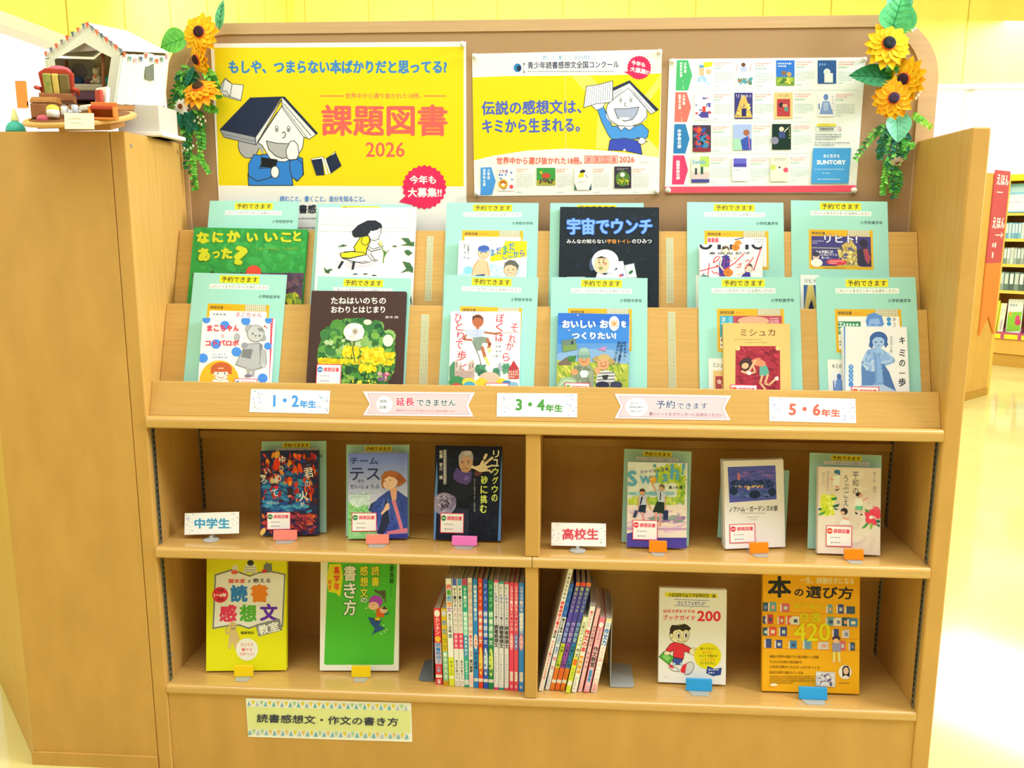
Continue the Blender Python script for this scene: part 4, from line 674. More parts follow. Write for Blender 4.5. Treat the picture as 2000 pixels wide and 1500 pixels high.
# ---------------------------------------------------------------- checked tape strips on the tier boards
def strip(c, TL, TR, P, zb, lab):
    M, w, h, q = lay(c, TL, TR, P+NP*.0004, zb=zb); a = Art(w, h, [(0, 0), (10, 0), (10, h/w*10), (0, h/w*10)]); a.bg('#ecebc6'); n = int(h/w*10/2)
    for i in range(5): a.r(.6+i*2, .2, 1.2+i*2, h/w*10-.2, '#8f9a84')
    for i in range(n): a.r(.3, i*2+.4, 9.7, i*2+.9, '#9aa487' if i % 3 else '#c8a86a')
    b = MB().box(-w/2, w/2, 0, .0003, 0, h, mat('#e4e6c4')); a.put(b); o = b.build('tape_strip'); o.matrix_world = M; tag(o, lab, 'tape', 'checked paper tape strips')
strip(CA, (1815, 305), (1862, 305), ROW1, .985, 'checked paper strip on the upper tier beside the crouching girl book')
strip(CB, (1765, 318), (1818, 318), ROW1, .985, 'checked paper strip on the upper tier beside the astronaut book')
strip(CA, (1772, 877), (1830, 877), ROW2, .80, 'checked paper strip on the lower tier beside the dandelion book')
strip(CB, (1778, 857), (1832, 857), ROW2, .80, 'checked paper strip on the lower tier beside the rice field book')
# ---------------------------------------------------------------- labels along the sloping front board
L1 = (290, 730, 3.636); L2 = (840, 740, 3.636); L3 = (1300, 740, 3.636); CO = ROW2*0+CAP+NP*.0006
def confetti(a, x0, y0, x1, y1, seed):
    R = random.Random(seed); w, h = x1-x0, y1-y0
    for _ in range(150):
        u, v = R.random(), R.random(); e = min(u*w, (1-u)*w)/w*3.2+0; f = min(v, 1-v)
        if e > .45 and f > .07: continue
        if R.random() < e*1.2: continue
        x, y = x0+8+u*(w-16), y0+6+v*(h-12); r = R.uniform(6, 11); q = R.random()*6
        a.p([(x+r*cos(q+k), y+r*.6*sin(q+k)) for k in (0, 2.1, 4.2)], R.choice(('#7f8ee0', '#9aa8ec', '#6ab4d8', '#d8cc70', '#b088d8', '#8aa0e4')), 2e-6)
def grade(lab, c, TL, TR, BL, num, bx, col, seed):
    M, w, h, q = lay(c, TL, TR, CO, BL=BL); a = Art(w, h, q); a.bg('#f7f8fc'); confetti(a, TL[0], TL[1], TR[0], BL[1], seed)
    x0, y0, x1, y1, xm = bx; a.t(num, x0, y0, xm, y1, col, .05, 1); a.t('年生', xm+4, y0+(y1-y0)*.42+2, x1, y1+8, col, .05, 1)
    b = MB().box(-w/2, w/2, 0, .0005, 0, h, mat('#f7f8fc')); a.put(b); o = b.build('grade_label'); o.matrix_world = M; tag(o, lab, 'label', 'grade labels on the sloping board')
grade('white confetti-edged label with 1 and 2 in blue on the sloping board', L1, (728, 108), (1290, 120), (722, 272), '1・2', (885, 150, 1192, 236, 1068), '#4a9af0', 1)
grade('white confetti-edged label with 3 and 4 in green on the sloping board', L2, (476, 100), (1045, 104), (474, 268), '3・4', (608, 142, 942, 228, 815), '#4f9a4a', 2)
grade('white confetti-edged label with 5 and 6 in red on the sloping board', L3, (735, 128), (1348, 142), (738, 300), '5・6', (875, 175, 1240, 262, 1100), '#e0685a', 3)
def ribbon(lab, c, pts, draw):
    """a swallow-tailed paper banner; pts = outline in the view"""
    pts = P2(pts); xs = [p[0] for p in pts]; ys = [p[1] for p in pts]
    M, w, h, q = lay(c, pts[0], pts[1], CO, BL=pts[-2] if False else pts[4]); a = Art(w*1.001, h*1.002, q); a.p(pts, '#f9d6df'); draw(a)
    b = MB(); b.prism([a.map(*p) for p in pts], 0, .0005, mat('#f9d6df'), 'y'); a.put(b); o = b.build('ribbon_banner'); o.matrix_world = M; tag(o, lab, 'banner', 'pink ribbon banners on the sloping board')
R1 = (700, 750, 8.333); R2 = (1190, 755, 8.0)
def rb1(a):
    a.p('110,135 1870,150 1790,345 1850,520 100,495 190,325', '#fdf6f8'); a.p('150,155 1820,170 1745,345 1808,498 140,480 220,325', '#f7c8d4'); a.l('150,155 1820,170 1745,345 1808,498 140,480 220,325', 7, '#b9869c', True)
    a.e(425, 330, 130, 135, '#fbfbfd'); a.t('課題', 345, 258, 462, 308, '#7f8890', .02); a.t('図書', 340, 352, 455, 405, '#7f8890', .02); a.t('は', 472, 372, 498, 402, '#7f8890')
    a.to('延長', 610, 220, 912, 360, '#e82c58', '#ffffff', .03, .09); a.to('できません', 950, 250, 1585, 360, '#4f5a68', '#ffffff', .03, .09); a.t('夏休み中たくさんの方が借りるようにご協力をお願いします', 622, 420, 1578, 455, '#a8798a', 0, .8)
def rb2(a):
    a.p('108,135 1880,160 1800,340 1875,515 105,480 185,310', '#fdf6f8'); a.p('145,150 1835,178 1755,340 1838,498 142,468 220,310', '#f7c8d4'); a.l('145,150 1835,178 1755,340 1838,498 142,468 220,310', 7, '#b9869c', True)
    a.e(428, 320, 172, 145, '#eff1fb'); a.t('読みたい', 335, 242, 525, 280, '#8a93a8', .02); a.t('課題図書が', 312, 305, 545, 340, '#8a93a8', .02); a.t('貸出中!?', 332, 370, 530, 402, '#8a93a8', .02)
    a.to('予約', 730, 215, 1028, 345, '#4a5080', '#fdf2f5', .02, .08); a.to('できます', 1060, 255, 1532, 352, '#4a5080', '#fdf2f5', .02, .08); a.t('青いシートをカウンターにお持ちください', 622, 408, 1775, 465, '#8a6f90', .01, 1)
ribbon('pink swallow-tailed banner with red characters on the sloping board', R1, '70,120 1898,138 1785,345 1875,540 70,512 185,325', rb1)
ribbon('pink swallow-tailed banner with navy writing on the sloping board', R2, '80,112 1905,140 1795,340 1898,535 82,498 180,310', rb2)
M, w, h, q = lay((440, 1340, 5), (200, 118), (1815, 165), Vector((0, .0033, 0)), NB_, BL=(222, 495)); a = Art(w, h, q); a.bg('#f3f5f2'); a.p('210,135 1808,180 1812,515 228,475', '#eef0ea'); a.p('214,200 1810,240 1812,460 224,418', '#dfe6a2')
R = random.Random(3)
for row, (ya, yb) in enumerate(((142, 195), (422, 475))):
    for i in range(39):
        x = 232+row*8+i*40.3; yo = i*1.05*(1.05 if row == 0 else 1); c = R.choice(('#e3cf3a', '#e3cf3a', '#e8bf6a', '#a8cfa0')) if i % 2 else R.choice(('#7fb8d0', '#8fb4d8', '#b6c4dc', '#6fb4c8'))
        a.p([(x-20, ya+yo), (x+20, ya+yo), (x, yb-6+yo)] if i % 2 else [(x-20, yb+yo), (x+20, yb+yo), (x, ya+yo)], c)
a.t('読書感想文・作文の書き方', 308, 288, 1690, 372, '#2c3350', .02, 1.6)
b = MB().box(-w/2, w/2, 0, .0004, 0, h, mat('#f3f5f2')); a.put(b); o = b.build('paper_sign'); o.matrix_world = M
tag(o, 'long pale yellow paper sign with triangle borders on the kick board', 'sign')
# ---------------------------------------------------------------- middle and bottom shelves
CD, CE, CF, CG = (290, 840, 5), (660, 840, 5), (1040, 850, 5), (1380, 860, 4.2553)
CH, CI, CJ, CK = (380, 1080, 4.5455), (810, 1090, 5.5565), (1030, 1090, 5.357), (1250, 1110, 4.2553)
ZM, ZB_, LEAN = .4973, .1955, .2
GS = 'small mint sheets on the middle shelf'; GM = 'novels facing out on the middle shelf'; GB = 'guides facing out on the bottom shelf'
def small_sheet(c, TL, TR, BR, BL, lab, grade='', lx=0, rot=0, mint='#a9d9d2', blank=False, ln=LEAN):
    M, w, h, q = stand(c, TL, TR, BR, BL, ZM, ln, .0024); a = Art(w, h, [(0, 0), (182, 0), (182, 257), (0, 257)])
    if blank: a.bg(mint)
    else: sheet_art(a, grade, None, None, lx, mint)
    b = MB().box(-w/2, w/2, 0, .0006, 0, h, mat(mint, .25, .5)); a.put(b, rough=.3, spec=.4); o = b.build('reservation_sheet'); o.matrix_world = Matrix.Translation((0, 0, abs(sin(rot))*w/2+(.002 if rot else 0))) @ M @ Matrix.Rotation(rot, 4, 'Y'); return tag(o, lab, 'sheet', GS)
small_sheet(CD, (1122, 105), (1748, 112), (1738, 1000), (1105, 1008), 'small mint sheet sticking out behind the fiery dark novel', '中学校', 4)
small_sheet(CE, (90, 140), (712, 145), (695, 1036), (78, 1036), 'small mint sheet framing the novel of a girl with a rucksack', '中学校', -1)
small_sheet(CF, (890, 135), (1552, 158), (1525, 1082), (868, 1042), 'small mint sheet behind the green novel of two schoolgirls', '高等学校', -3)
small_sheet(CG, (128, 250), (700, 262), (655, 846), (88, 846), 'small mint sheet tilted out behind the white novel with a night view', '高等学校', 10, rot=.06)
small_sheet(CG, (112, 148), (628, 150), (640, 862), (125, 874), 'small pale grey sheet behind the white novel with a night view', mint='#cfd3d4', blank=True)
small_sheet(CG, (852, 100), (1457, 128), (1438, 930), (838, 898), 'small mint sheet behind the beige novel with flowers', '高等学校', 0)
def easel(c, bk, box, col, lab, zs):
    """clear angled stand whose coloured tip holds the foot of a book"""
    x0, y0, x1, y1 = box; o, _a = bk; Mb = o.matrix_world; X = Mb.to_3x3().col[0].normalized(); up = Vector((0, 0, 1)); Yd = up.cross(X).normalized(); T, h = o['_T'], o['_h']
    P = hit(*px(c, ((x0+x1)/2, y1)), Vector((0, 0, zs+.004)), up); A = hit(*px(c, (x0, y1)), Vector((0, 0, zs+.004)), up); B = hit(*px(c, (x1, y1)), Vector((0, 0, zs+.004)), up)
    gap = (Mb.translation-P).dot(Yd); gap2 = min(max(gap, .006), .02); P = P+Yd*(gap-gap2); P.z = zs; wd = (B-A).length
    top = hit(*px(c, ((x0+x1)/2, y0)), P, -Yd); ht = max(.014, min(.026, top.z-zs))
    m = Matrix((X, Yd, up)).transposed().to_4x4(); m.translation = P
    e = thing('book_easel', lab, 'stand', group='clear book easels with coloured tips', M=m); CL = mat('#d4dad6', .2, .5, 'clear')
    b = MB().prism([(-wd*.30, -.02), (wd*.30, -.02), (wd*.42, -.002), (wd*.42, gap2+T+.045), (-wd*.42, gap2+T+.045), (-wd*.42, -.002)], .0002, .0018, CL, 'z'); b.build('base_plate', e)
    yb = gap2+T/cos(LEAN)+.003
    MB().prism([(yb, .0018), (yb+.0016, .0018), (yb+.0016+h*.55*sin(LEAN), h*.55), (yb+h*.55*sin(LEAN), h*.55)], -wd*.4, wd*.4, CL).build('back_rest', e)
    cp = mat(col, .35, .4); k = .006
    MB().prism([(-.003, .002), (.0015, .002), (.0015+k, ht), (-.003+k*.8, ht)], -wd/2, wd/2, cp).build('coloured_tip', e, .0008, label='coloured tip')
    return e
# ---- art of the middle shelf
def d_fire(a):
    a.k(1092, 205, 1672, 1025, 520, '#1f2a52 #2a3f86 #3a2436 #5a2430 #2f62a0 #40283c #24386a #8a2c30 #263050', 18, 55, 2, .5, 0, 40)
    a.k(1092, 380, 1600, 830, 170, '#2f6fb0 #3a8fc8 #2a4f9c #4aa0c8 #24407c', 25, 60, 3, .35, 0, 25); a.k(1100, 210, 1660, 700, 90, '#c83a24 #e85a1c #a82a34 #f0902c #d8402c', 12, 40, 4, .45, 80, 30); a.k(1100, 800, 1650, 1015, 120, '#8a2a38 #c04838 #5f2434 #a83a50 #e87a3a #3a2448', 15, 45, 5, .4, 20, 60)
    a.e(1382, 500, 26, 46, '#f05a1c'); a.e(1385, 520, 15, 26, '#f8a03a'); a.p('1360,570 1410,565 1420,640 1355,640', '#3a2a44'); a.r(1365, 635, 1398, 655, '#f08a7a'); a.l('1385,655 1385,720', 14, '#3a2440'); a.e(1258, 240, 26, 40, '#e8a84a', 15); a.e(1255, 330, 34, 60, '#e83f1c', 10); a.e(1478, 250, 20, 18, '#f0642c'); a.e(1482, 370, 22, 50, '#e8501c', -15); a.e(1120, 990, 22, 40, '#e8c06a', 30); a.e(1250, 558, 22, 16, '#e8305a')
    a.p('1095,435 1150,440 1145,460 1095,455', '#e8e0c8'); a.p('1190,470 1270,480 1270,520 1190,512', '#d8c8a8')
    W = '#f4f2f2'
    for k, x, y, q in (('君', 1565, 415, 78), ('の', 1555, 525, 42), ('火', 1515, 640, 80), ('が', 1505, 722, 36), ('ゆ', 1310, 285, 52), ('う', 1300, 372, 40), ('め', 1265, 470, 56), ('て', 1235, 615, 58), ('い', 1160, 400, 42), ('ろ', 1128, 490, 48)): a.t(k, x-q*.6, y-q*.62, x+q*.6, y+q*.62, W, .012, -10)
    a.t('濱野京子', 1150, 697, 1280, 722, '#a9d0e8', .02)
B1 = book('dark fiery novel with thin white brush lettering', GM, stand(CD, (1090, 205), (1675, 200), (1660, 1022), (1093, 1030), ZM, LEAN, 0.0052), .015, '#2a2c50', d_fire, name='hardback_book', spine='r', stk=(1158, 798, 1390, 972, '#2f7a4a'))
def d_tess(a):
    for i in range(16): t = i/15; c = (int(120+t*100), int(140+t*82), int(236+t*12)); a.r(98, 228+i*33, 690, 264+i*33, '#%02x%02x%02x' % c)
    a.p('95,700 250,720 330,820 400,1062 95,1062', '#8fd08a'); a.k(98, 720, 330, 1050, 120, '#7fc878 #9ad89a #68b860 #a8dcae', 15, 40, 3); a.k(100, 600, 330, 760, 50, '#d8eef4 #e8f4f8 #c8e4e8', 20, 45, 4)
    a.p('430,1062 500,1020 690,1010 690,1062', '#3a3f9c')
    N = '#26306c'
    a.t('チーム', 118, 268, 392, 335, N, .01); a.e(402, 302, 5, 5, N); a.t('テス', 118, 370, 410, 490, N, .01); a.t('なら', 195, 482, 255, 512, N, .01); a.t('だいじょうぶ', 122, 532, 405, 572, N, .01); a.t('Team Kowalska', 120, 612, 298, 632, '#8a96c8'); a.d(120, 645, 350, 660, 1, '#9aa4cc')
    a.v('ジェイミー・サムナー', 640, 250, 430, 16, '#6a78b8'); a.v('花田ほのか 訳', 612, 245, 400, 14, '#6a78b8'); a.v('金原 監修', 580, 245, 345, 12, '#6a78b8')
    a.p('300,790 320,720 370,690 400,720 360,800', '#34405f'); a.p('320,820 340,730 400,660 480,600 520,580 580,590 680,660 688,990 560,1000 470,1020 400,900 360,830', '#3a50a8'); a.k(340, 650, 680, 990, 60, '#3f5ab4 #34489c #4a64bc', 20, 50, 6); a.p('470,660 505,900 440,1025 380,1000 410,930', '#2b3350'); a.p('525,690 555,660 590,780 640,965 610,975 560,800', '#e0809a'); a.p('470,1020 480,990 610,965 688,955 688,1000', '#e0809a')
    a.p('505,570 580,560 570,680 530,690', '#e8b098'); a.p('420,810 450,770 470,720 500,710 505,770 470,790 430,830', '#f0c4ac')
    a.e(505, 490, 78, 88, '#f4cdb8'); a.p('425,520 425,450 460,405 530,395 600,420 650,470 670,500 630,530 600,550 570,555 590,500 560,470 500,450 455,480 440,540 465,580 430,560', '#b06a44'); a.p('600,420 668,490 620,520 560,470', '#a05a38'); a.l('490,505 480,560 500,570', 3, '#d89a84'); a.e(460, 500, 5, 9, '#5a4450'); a.e(510, 488, 5, 9, '#5a4450'); a.l('478,540 500,540', 3, '#c86a6a')
B2 = book('blue and green novel of a girl with a rucksack', GM, stand(CE, (105, 228), (690, 228), (680, 1058), (98, 1062), ZM, LEAN, 0.0050), .014, '#8aa0f0', d_tess, name='hardback_book', stk=(135, 805, 380, 990, '#2f8a4a'))
def d_ryu(a):
    a.k(970, 165, 1590, 1070, 200, '#141c34 #1a2440 #101828 #18203a', 30, 70, 2); a.p('935,1070 940,700 965,300 975,500 952,1075', '#5f90d8'); a.p('1562,1080 1588,400 1612,200 1596,1082', '#5f90d8')
    a.p('1090,560 1130,440 1180,380 1300,400 1340,480 1300,640 1150,700', '#1c2438'); a.p('1125,430 1160,365 1200,400 1250,415 1310,400 1300,500 1260,535 1180,515 1130,480', '#5a4a9c'); a.e(1255, 470, 26, 20, '#7a6ac0', -20)
    a.e(1250, 320, 68, 92, '#cfa58c'); a.p('1180,320 1180,250 1215,205 1270,200 1320,235 1322,300 1300,270 1260,250 1215,270 1195,310', '#aeaab8'); a.e(1270, 225, 40, 22, '#c8c6d2', -10); a.l('1200,310 1225,304', 5, '#4a3a3a'); a.l('1262,300 1290,298', 5, '#4a3a3a'); a.e(1215, 320, 6, 6, '#2a2020'); a.e(1275, 316, 6, 6, '#2a2020'); a.l('1232,320 1225,350 1245,355', 4, '#a87a62'); a.l('1215,380 1245,372 1275,378', 6, '#8a4a40'); a.p('1200,395 1290,385 1270,415 1225,412', '#c89a80')
    S = '#f0dcbc'
    a.p('1340,400 1400,395 1410,430 1360,450 1330,440', '#6a3f3f'); a.p('1310,350 1345,355 1385,340 1440,330 1465,370 1440,405 1390,410 1340,385 1308,370', S)
    for q, wd in (('1395,345 1425,290 1448,242', 26), ('1425,340 1470,300 1508,270', 24), ('1445,365 1490,350 1515,345', 20), ('1440,390 1480,395 1500,412', 20)): a.l(q, wd, S)
    a.e(1448, 240, 12, 12, S); a.e(1508, 270, 11, 11, S); a.e(1316, 360, 16, 14, S)
    a.e(1040, 720, 115, 110, '#9890b8'); a.e(1095, 690, 60, 60, '#7f76a6'); a.e(1040, 720, 54, 46, '#3a3550'); a.e(1020, 640, 20, 14, '#b8b0d0'); a.k(960, 620, 1140, 820, 40, '#a89ec4 #8a80ac #6f6690 #c0b8d8', 10, 26, 8)
    a.r(1140, 765, 1278, 1040, '#28304a'); Gr = '#dfee7a'
    for st, x, y0, y1, wd in (('リュウグウの', 1545, 190, 705, 72), ('砂に挑む', 1430, 440, 815, 82)):
        n = len(st); ch = (y1-y0)/n
        for i, k in enumerate(st): a.to(k, x-wd*.42-(i*3 if x > 1500 else i*3), y0+ch*i+6, x+wd*.42-i*3, y0+ch*(i+1)-6, Gr if not (x > 1500 and i < 2) else '#f2f0d8', '#1f2c3c', .03, .07)
    a.v('佐藤 宏介 絵', 1008, 195, 480, 34, '#e8e8ee', .02); a.r(1030, 190, 1062, 530, '#8c90a4'); a.d(1034, 195, 1058, 525, 18, '#e8e8f0', .6); a.v('はやぶさ2探査プロジェクト、小惑星に挑む', 1335, 470, 800, 17, '#c8ccd8')
B3 = book('black novel of a man reaching out his open hand', GM, stand(CE, (968, 152), (1615, 163), (1590, 1085), (935, 1068), ZM, LEAN, 0.0048), .013, '#141c34', d_ryu, name='hardback_book', spine='r', stk=(998, 812, 1232, 1002, '#2f8a4a'))
def d_swish(a):
    a.k(920, 275, 1505, 560, 90, '#e8eef0 #dfe8ec #eef2f2', 40, 80, 2); a.k(1180, 270, 1505, 480, 130, '#c8dc4a #a8cc3a #d8e86a #8fc04a #b8d858', 18, 45, 3); a.k(1400, 400, 1505, 640, 70, '#c8dc4a #a8c84a #7fae4a', 15, 35, 4); a.k(922, 530, 1400, 610, 60, '#9ac8d8 #7fb8cc #b8dce4', 30, 60, 5, .3, 0, 10); a.k(922, 590, 1500, 700, 120, '#b8d04a #8fb848 #d0dc6a #a0c45a', 16, 40, 6)
    a.r(918, 680, 1508, 1000, '#ecdcd0'); a.k(920, 670, 1505, 1000, 120, '#f2e2d4 #e8ccd8 #d8b8cc #f0dcc8 #dcc8dc', 40, 90, 7, .25, 0, 10); a.k(1120, 760, 1500, 880, 60, '#b48ab8 #8fa8a0 #9a7aa8 #7f9a94', 20, 55, 8, .3, 0, 15); a.p('920,900 1505,905 1505,925 920,925', '#c89ac4'); a.r(918, 1000, 1508, 1106, '#4a3f9c'); a.p('918,960 1000,940 1100,1000 1505,1030 1505,1106 918,1090', '#5044a4')
    B_ = '#5fb0e0'
    for k, x0, y0, x1, y1, r in (('S', 925, 345, 1020, 500, -4), ('w', 1045, 395, 1165, 475, 0), ('i', 1200, 345, 1225, 465, 4), ('s', 1265, 380, 1325, 455, 0), ('h', 1345, 285, 1435, 435, 4), ('!', 1455, 270, 1485, 390, 10)): a.t(k, x0, y0, x1, y1, B_, .045, r)
    for i, k in enumerate('スウィッシュ!'): a.t(k, 1048+i*41, 348-i*5, 1082+i*41, 376-i*5, '#5a4a9c', .03)
    a.e(1192, 298, 14, 14, '#3a9ab0'); a.e(1178, 435, 36, 33, '#e0a83a'); a.e(1168, 428, 22, 18, '#f0c05a'); a.t('嘉ノ木 優', 1330, 495, 1465, 525, '#3f4a50', .03)
    a.e(1262, 510, 28, 32, '#d8a888'); a.p('1235,500 1245,482 1275,480 1290,505 1285,525 1265,500', '#5a5a3a'); a.l('1205,545 1180,500 1168,475', 14, '#d8a888'); a.p('1205,540 1250,545 1300,560 1300,650 1230,655 1220,590', '#c8d0ea'); a.p('1245,555 1255,555 1252,640 1240,630', '#2a3548'); a.p('1215,645 1285,655 1288,770 1172,750', '#22352f'); a.l('1208,755 1205,830', 20, '#d89a94'); a.l('1250,765 1245,880', 20, '#d89a94'); a.l('1295,600 1300,730', 11, '#d8a888'); a.p('1275,735 1325,730 1322,820 1300,832 1275,820', '#2a3560')
    a.e(1072, 555, 26, 30, '#d8a080'); a.p('1045,560 1048,525 1085,520 1105,550 1090,550 1060,545', '#4a3434'); a.p('1040,590 1100,590 1115,680 1045,685', '#c4ccec'); a.p('1060,600 1080,600 1058,680 1048,672', '#28344a'); a.p('1045,680 1112,678 1100,760 1030,745', '#22304a'); a.l('1072,755 1088,830', 18, '#d89a94'); a.l('1108,620 1140,690 1158,725', 11, '#d8a080'); a.l('1042,600 1028,700', 11, '#d8a080'); a.p('1000,730 1030,740 1010,805 978,800', '#3a4660')
B4 = book('green and pink novel of two schoolgirls with a ball', GM, stand(CF, (918, 265), (1512, 270), (1503, 1105), (920, 1088), ZM, LEAN, 0.0048), .013, '#e6ecec', d_swish, name='paperback_book', stk=(975, 830, 1222, 1018, '#e23a58'))
def d_noa(a):
    a.p('175,222 572,208 582,490 190,518', '#5a62cc'); a.k(182, 225, 576, 330, 90, '#4a58c0 #6a62cc #7a68d0 #5060c4 #8a70d0', 20, 50, 2, .3, 0, 10); a.k(188, 320, 578, 400, 80, '#2f4488 #384f98 #26386e #40559c', 14, 36, 3); a.k(190, 390, 578, 500, 70, '#4a64c0 #3f58b0 #5a74cc #6a80d0', 20, 50, 4, .25, 0, 8)
    a.r(255, 275, 277, 330, '#c87a9a'); a.k(225, 370, 480, 400, 26, '#f4c8a0 #e89a7a #f8e0c0', 5, 12, 5); a.r(335, 380, 358, 412, '#f0d8b8'); a.e(400, 450, 48, 34, '#24345e'); a.e(225, 420, 34, 36, '#2a3c6c'); a.e(545, 430, 34, 34, '#2a3c6c'); a.r(540, 440, 548, 468, '#24345e'); a.e(498, 466, 14, 6, '#24345e')
    a.t('ノアハム・ガーデンズの家', 188, 545, 592, 592, '#3a4048', .012, -1.5); a.d(275, 600, 505, 610, 1, '#8a9098', .5, 1, .1); a.d(330, 632, 455, 642, 1, '#7f868e'); a.d(355, 654, 438, 664, 1, '#7f868e'); a.d(405, 826, 432, 834, 1, '#7f868e')
B5 = book('white novel with a blue and purple night view', GM, stand(CG, (130, 172), (632, 158), (655, 885), (158, 903), ZM, LEAN, 0.0048), .013, '#f2eef2', d_noa, name='hardback_book', stk=(192, 690, 402, 855, '#e23a58'))
def d_ubu(a):
    a.k(930, 235, 1440, 940, 60, '#ecdfd4 #e8d8cc #f0e4da #e4d4ca', 50, 100, 2)
    a.v('平和の', 1238, 255, 452, 58, '#7a6f78', .012); a.v('うぶごえ', 1158, 285, 550, 52, '#5f6a78', .012); a.v('早乙女 勝元', 1395, 260, 440, 26, '#7a7f8a'); a.v('愛と平和を子どもに', 1008, 255, 420, 15, '#4a6a90'); a.v('伝えて', 972, 255, 365, 15, '#4a6a90')
    a.k(930, 445, 1070, 630, 80, '#dfe84a #eaf06a #c8d838 #f2f48a', 14, 34, 4, .7); a.p('1030,480 1085,470 1080,495 1045,500', '#3f9a4a'); a.p('1040,545 1105,525 1095,550 1060,560', '#2f6a5a'); a.p('1045,560 1095,570 1080,582', '#2f6a5a'); a.p('930,610 990,585 980,610 935,628', '#4fa04a'); a.p('930,565 958,560 955,578 930,582', '#2f6a5a')
    a.e(1085, 262, 26, 18, '#3f78a8'); a.p('1060,262 1105,250 1112,292 1090,282', '#3f78a8'); a.p('1050,300 1110,290 1105,375 1050,372', '#f2f4f2'); a.e(1042, 325, 16, 9, '#e8a890'); a.p('1070,382 1100,378 1085,405', '#e8a890'); a.p('1060,412 1110,402 1085,420', '#4a4450')
    a.e(1262, 450, 24, 18, '#3a3038'); a.e(1280, 458, 14, 14, '#e8a890'); a.p('1235,480 1290,485 1300,545 1228,545', '#f4f4f2'); a.p('1238,545 1300,545 1295,580 1232,578', '#6fc8a0'); a.l('1300,500 1340,480', 11, '#f0a0a0'); a.l('1240,580 1238,602', 9, '#e8a890'); a.l('1280,582 1288,612', 9, '#e8a890'); a.e(1244, 606, 14, 7, '#3a3a48', 30); a.e(1285, 618, 12, 5, '#3a3a48')
    a.e(1143, 590, 30, 28, '#2f3038'); a.e(1130, 602, 18, 14, '#f0b8a0'); a.p('1130,635 1165,650 1190,640 1170,672 1145,670', '#f0a898'); a.p('1100,690 1130,655 1180,665 1195,700 1110,700', '#f4f0ee')
    for q in ((1340, 610), (1385, 600), (1420, 620), (1345, 660), (1385, 675), (1415, 585)): a.e(q[0], q[1], 34, 26, '#ee4a68', q[0] % 90)
    a.e(1365, 640, 16, 14, '#f8e8e0'); a.p('1380,570 1390,530 1400,575', '#f07a8a'); a.p('1405,575 1425,545 1420,585', '#f07a8a'); a.p('1312,570 1345,580 1350,602 1325,595', '#4fa04a'); a.p('1285,732 1330,685 1350,690 1320,725', '#4fa04a'); a.p('1355,735 1362,690 1380,690 1375,735', '#8ac04a'); a.p('1400,665 1440,660 1440,685 1415,685', '#2f6a5a'); a.p('1400,695 1440,700 1435,722', '#2f6a5a')
B6 = book('beige novel with yellow and pink flowers and playing children', GM, stand(CG, (928, 220), (1443, 232), (1442, 955), (922, 938), ZM, LEAN, 0.0050), .014, '#eadcd2', d_ubu, name='hardback_book', spine='l', stk=(990, 712, 1208, 880, '#e2503a'))
# ---- art of the bottom shelf
def d_kyo(a):
    a.b(228, 372, 76, '#e83450', 24, .1) if 0 else None
    a.po('185,195 330,150 420,180 490,205 570,175 680,165 802,190 780,650 700,632 560,640 480,668 400,640 300,645 165,668', '#f1f1ef', '#7f868c', 14)
    a.e(360, 150, 28, 44, '#e8e8ee'); a.e(355, 170, 30, 20, '#e86a5a'); a.p('430,175 450,110 500,70 540,110 555,180', '#eceef2'); a.e(497, 88, 30, 26, '#3a3f48'); 
    for y in (125, 148, 168): a.l([(445, y), (545, y)], 5, '#8a96a8')
    a.p('610,170 615,110 640,80 660,95 685,90 690,160 660,175', '#7a808a'); a.e(620, 160, 22, 16, '#d83a44')
    a.b(228, 372, 74, '#e83450', 24, .1); a.t('小学', 205, 318, 258, 345, '#2f2a30', .03); a.t('1〜6年', 172, 355, 284, 392, '#ffffff', .05); a.t('対応', 205, 402, 255, 425, '#2f2a30', .03)
    a.t('脚本家', 300, 228, 452, 270, '#e83a3a', .03); a.t('が', 474, 238, 500, 266, '#3a3f48', .03); a.t('教える', 520, 225, 675, 265, '#3a3f48', .03)
    for k, x0, y0, x1, y1, c in (('読', 318, 282, 472, 438, '#2f86e0'), ('書', 498, 275, 655, 440, '#f08a2a'), ('感', 220, 458, 376, 612, '#e8406a'), ('想', 398, 455, 552, 612, '#5ab840'), ('文', 580, 448, 738, 605, '#6a30c8')): a.t(k, x0, y0, x1, y1, c, .045)
    a.p('542,635 755,580 780,685 568,742', '#8a8f94'); a.t('教室', 565, 622, 752, 712, '#ffffff', .03, -13); a.t('篠原明夫', 410, 695, 530, 722, '#3a3f28', .02)
    S = '#dcc28a'; a.e(340, 650, 36, 40, S); a.p('310,685 370,685 385,760 375,850 355,855 345,800 330,800 318,855 298,850 305,760', S); a.l('310,700 285,715 278,680 292,665', 14, S); a.l('375,710 392,760 375,800', 14, S); a.e(330, 645, 4, 4, '#3a3020'); a.e(352, 645, 4, 4, '#3a3020'); a.l('325,665 345,672 362,662', 4, '#3a3020'); a.l('318,680 365,680', 3, '#8a7a4a')
    a.e(466, 855, 98, 100, '#f2f2ee'); 
    for st, x0, x1, y in (('ひとりで', 412, 522, 800), ('書ける', 418, 510, 842), ('力がつく!', 400, 530, 882)): a.t(st, x0, y, x1, y+30, '#e8385a', .02)
    a.d(432, 992, 485, 1003, 1, '#8a8a20')
B7 = book('bright yellow guide with an open page of many-coloured characters', GB, stand(CH, (157, 45), (848, 50), (815, 1040), (103, 1048), ZB_, LEAN, 0.0048, top=.4715), .013, '#e9e91c', d_kyo, name='guide_book', edge='#e8e6b0')
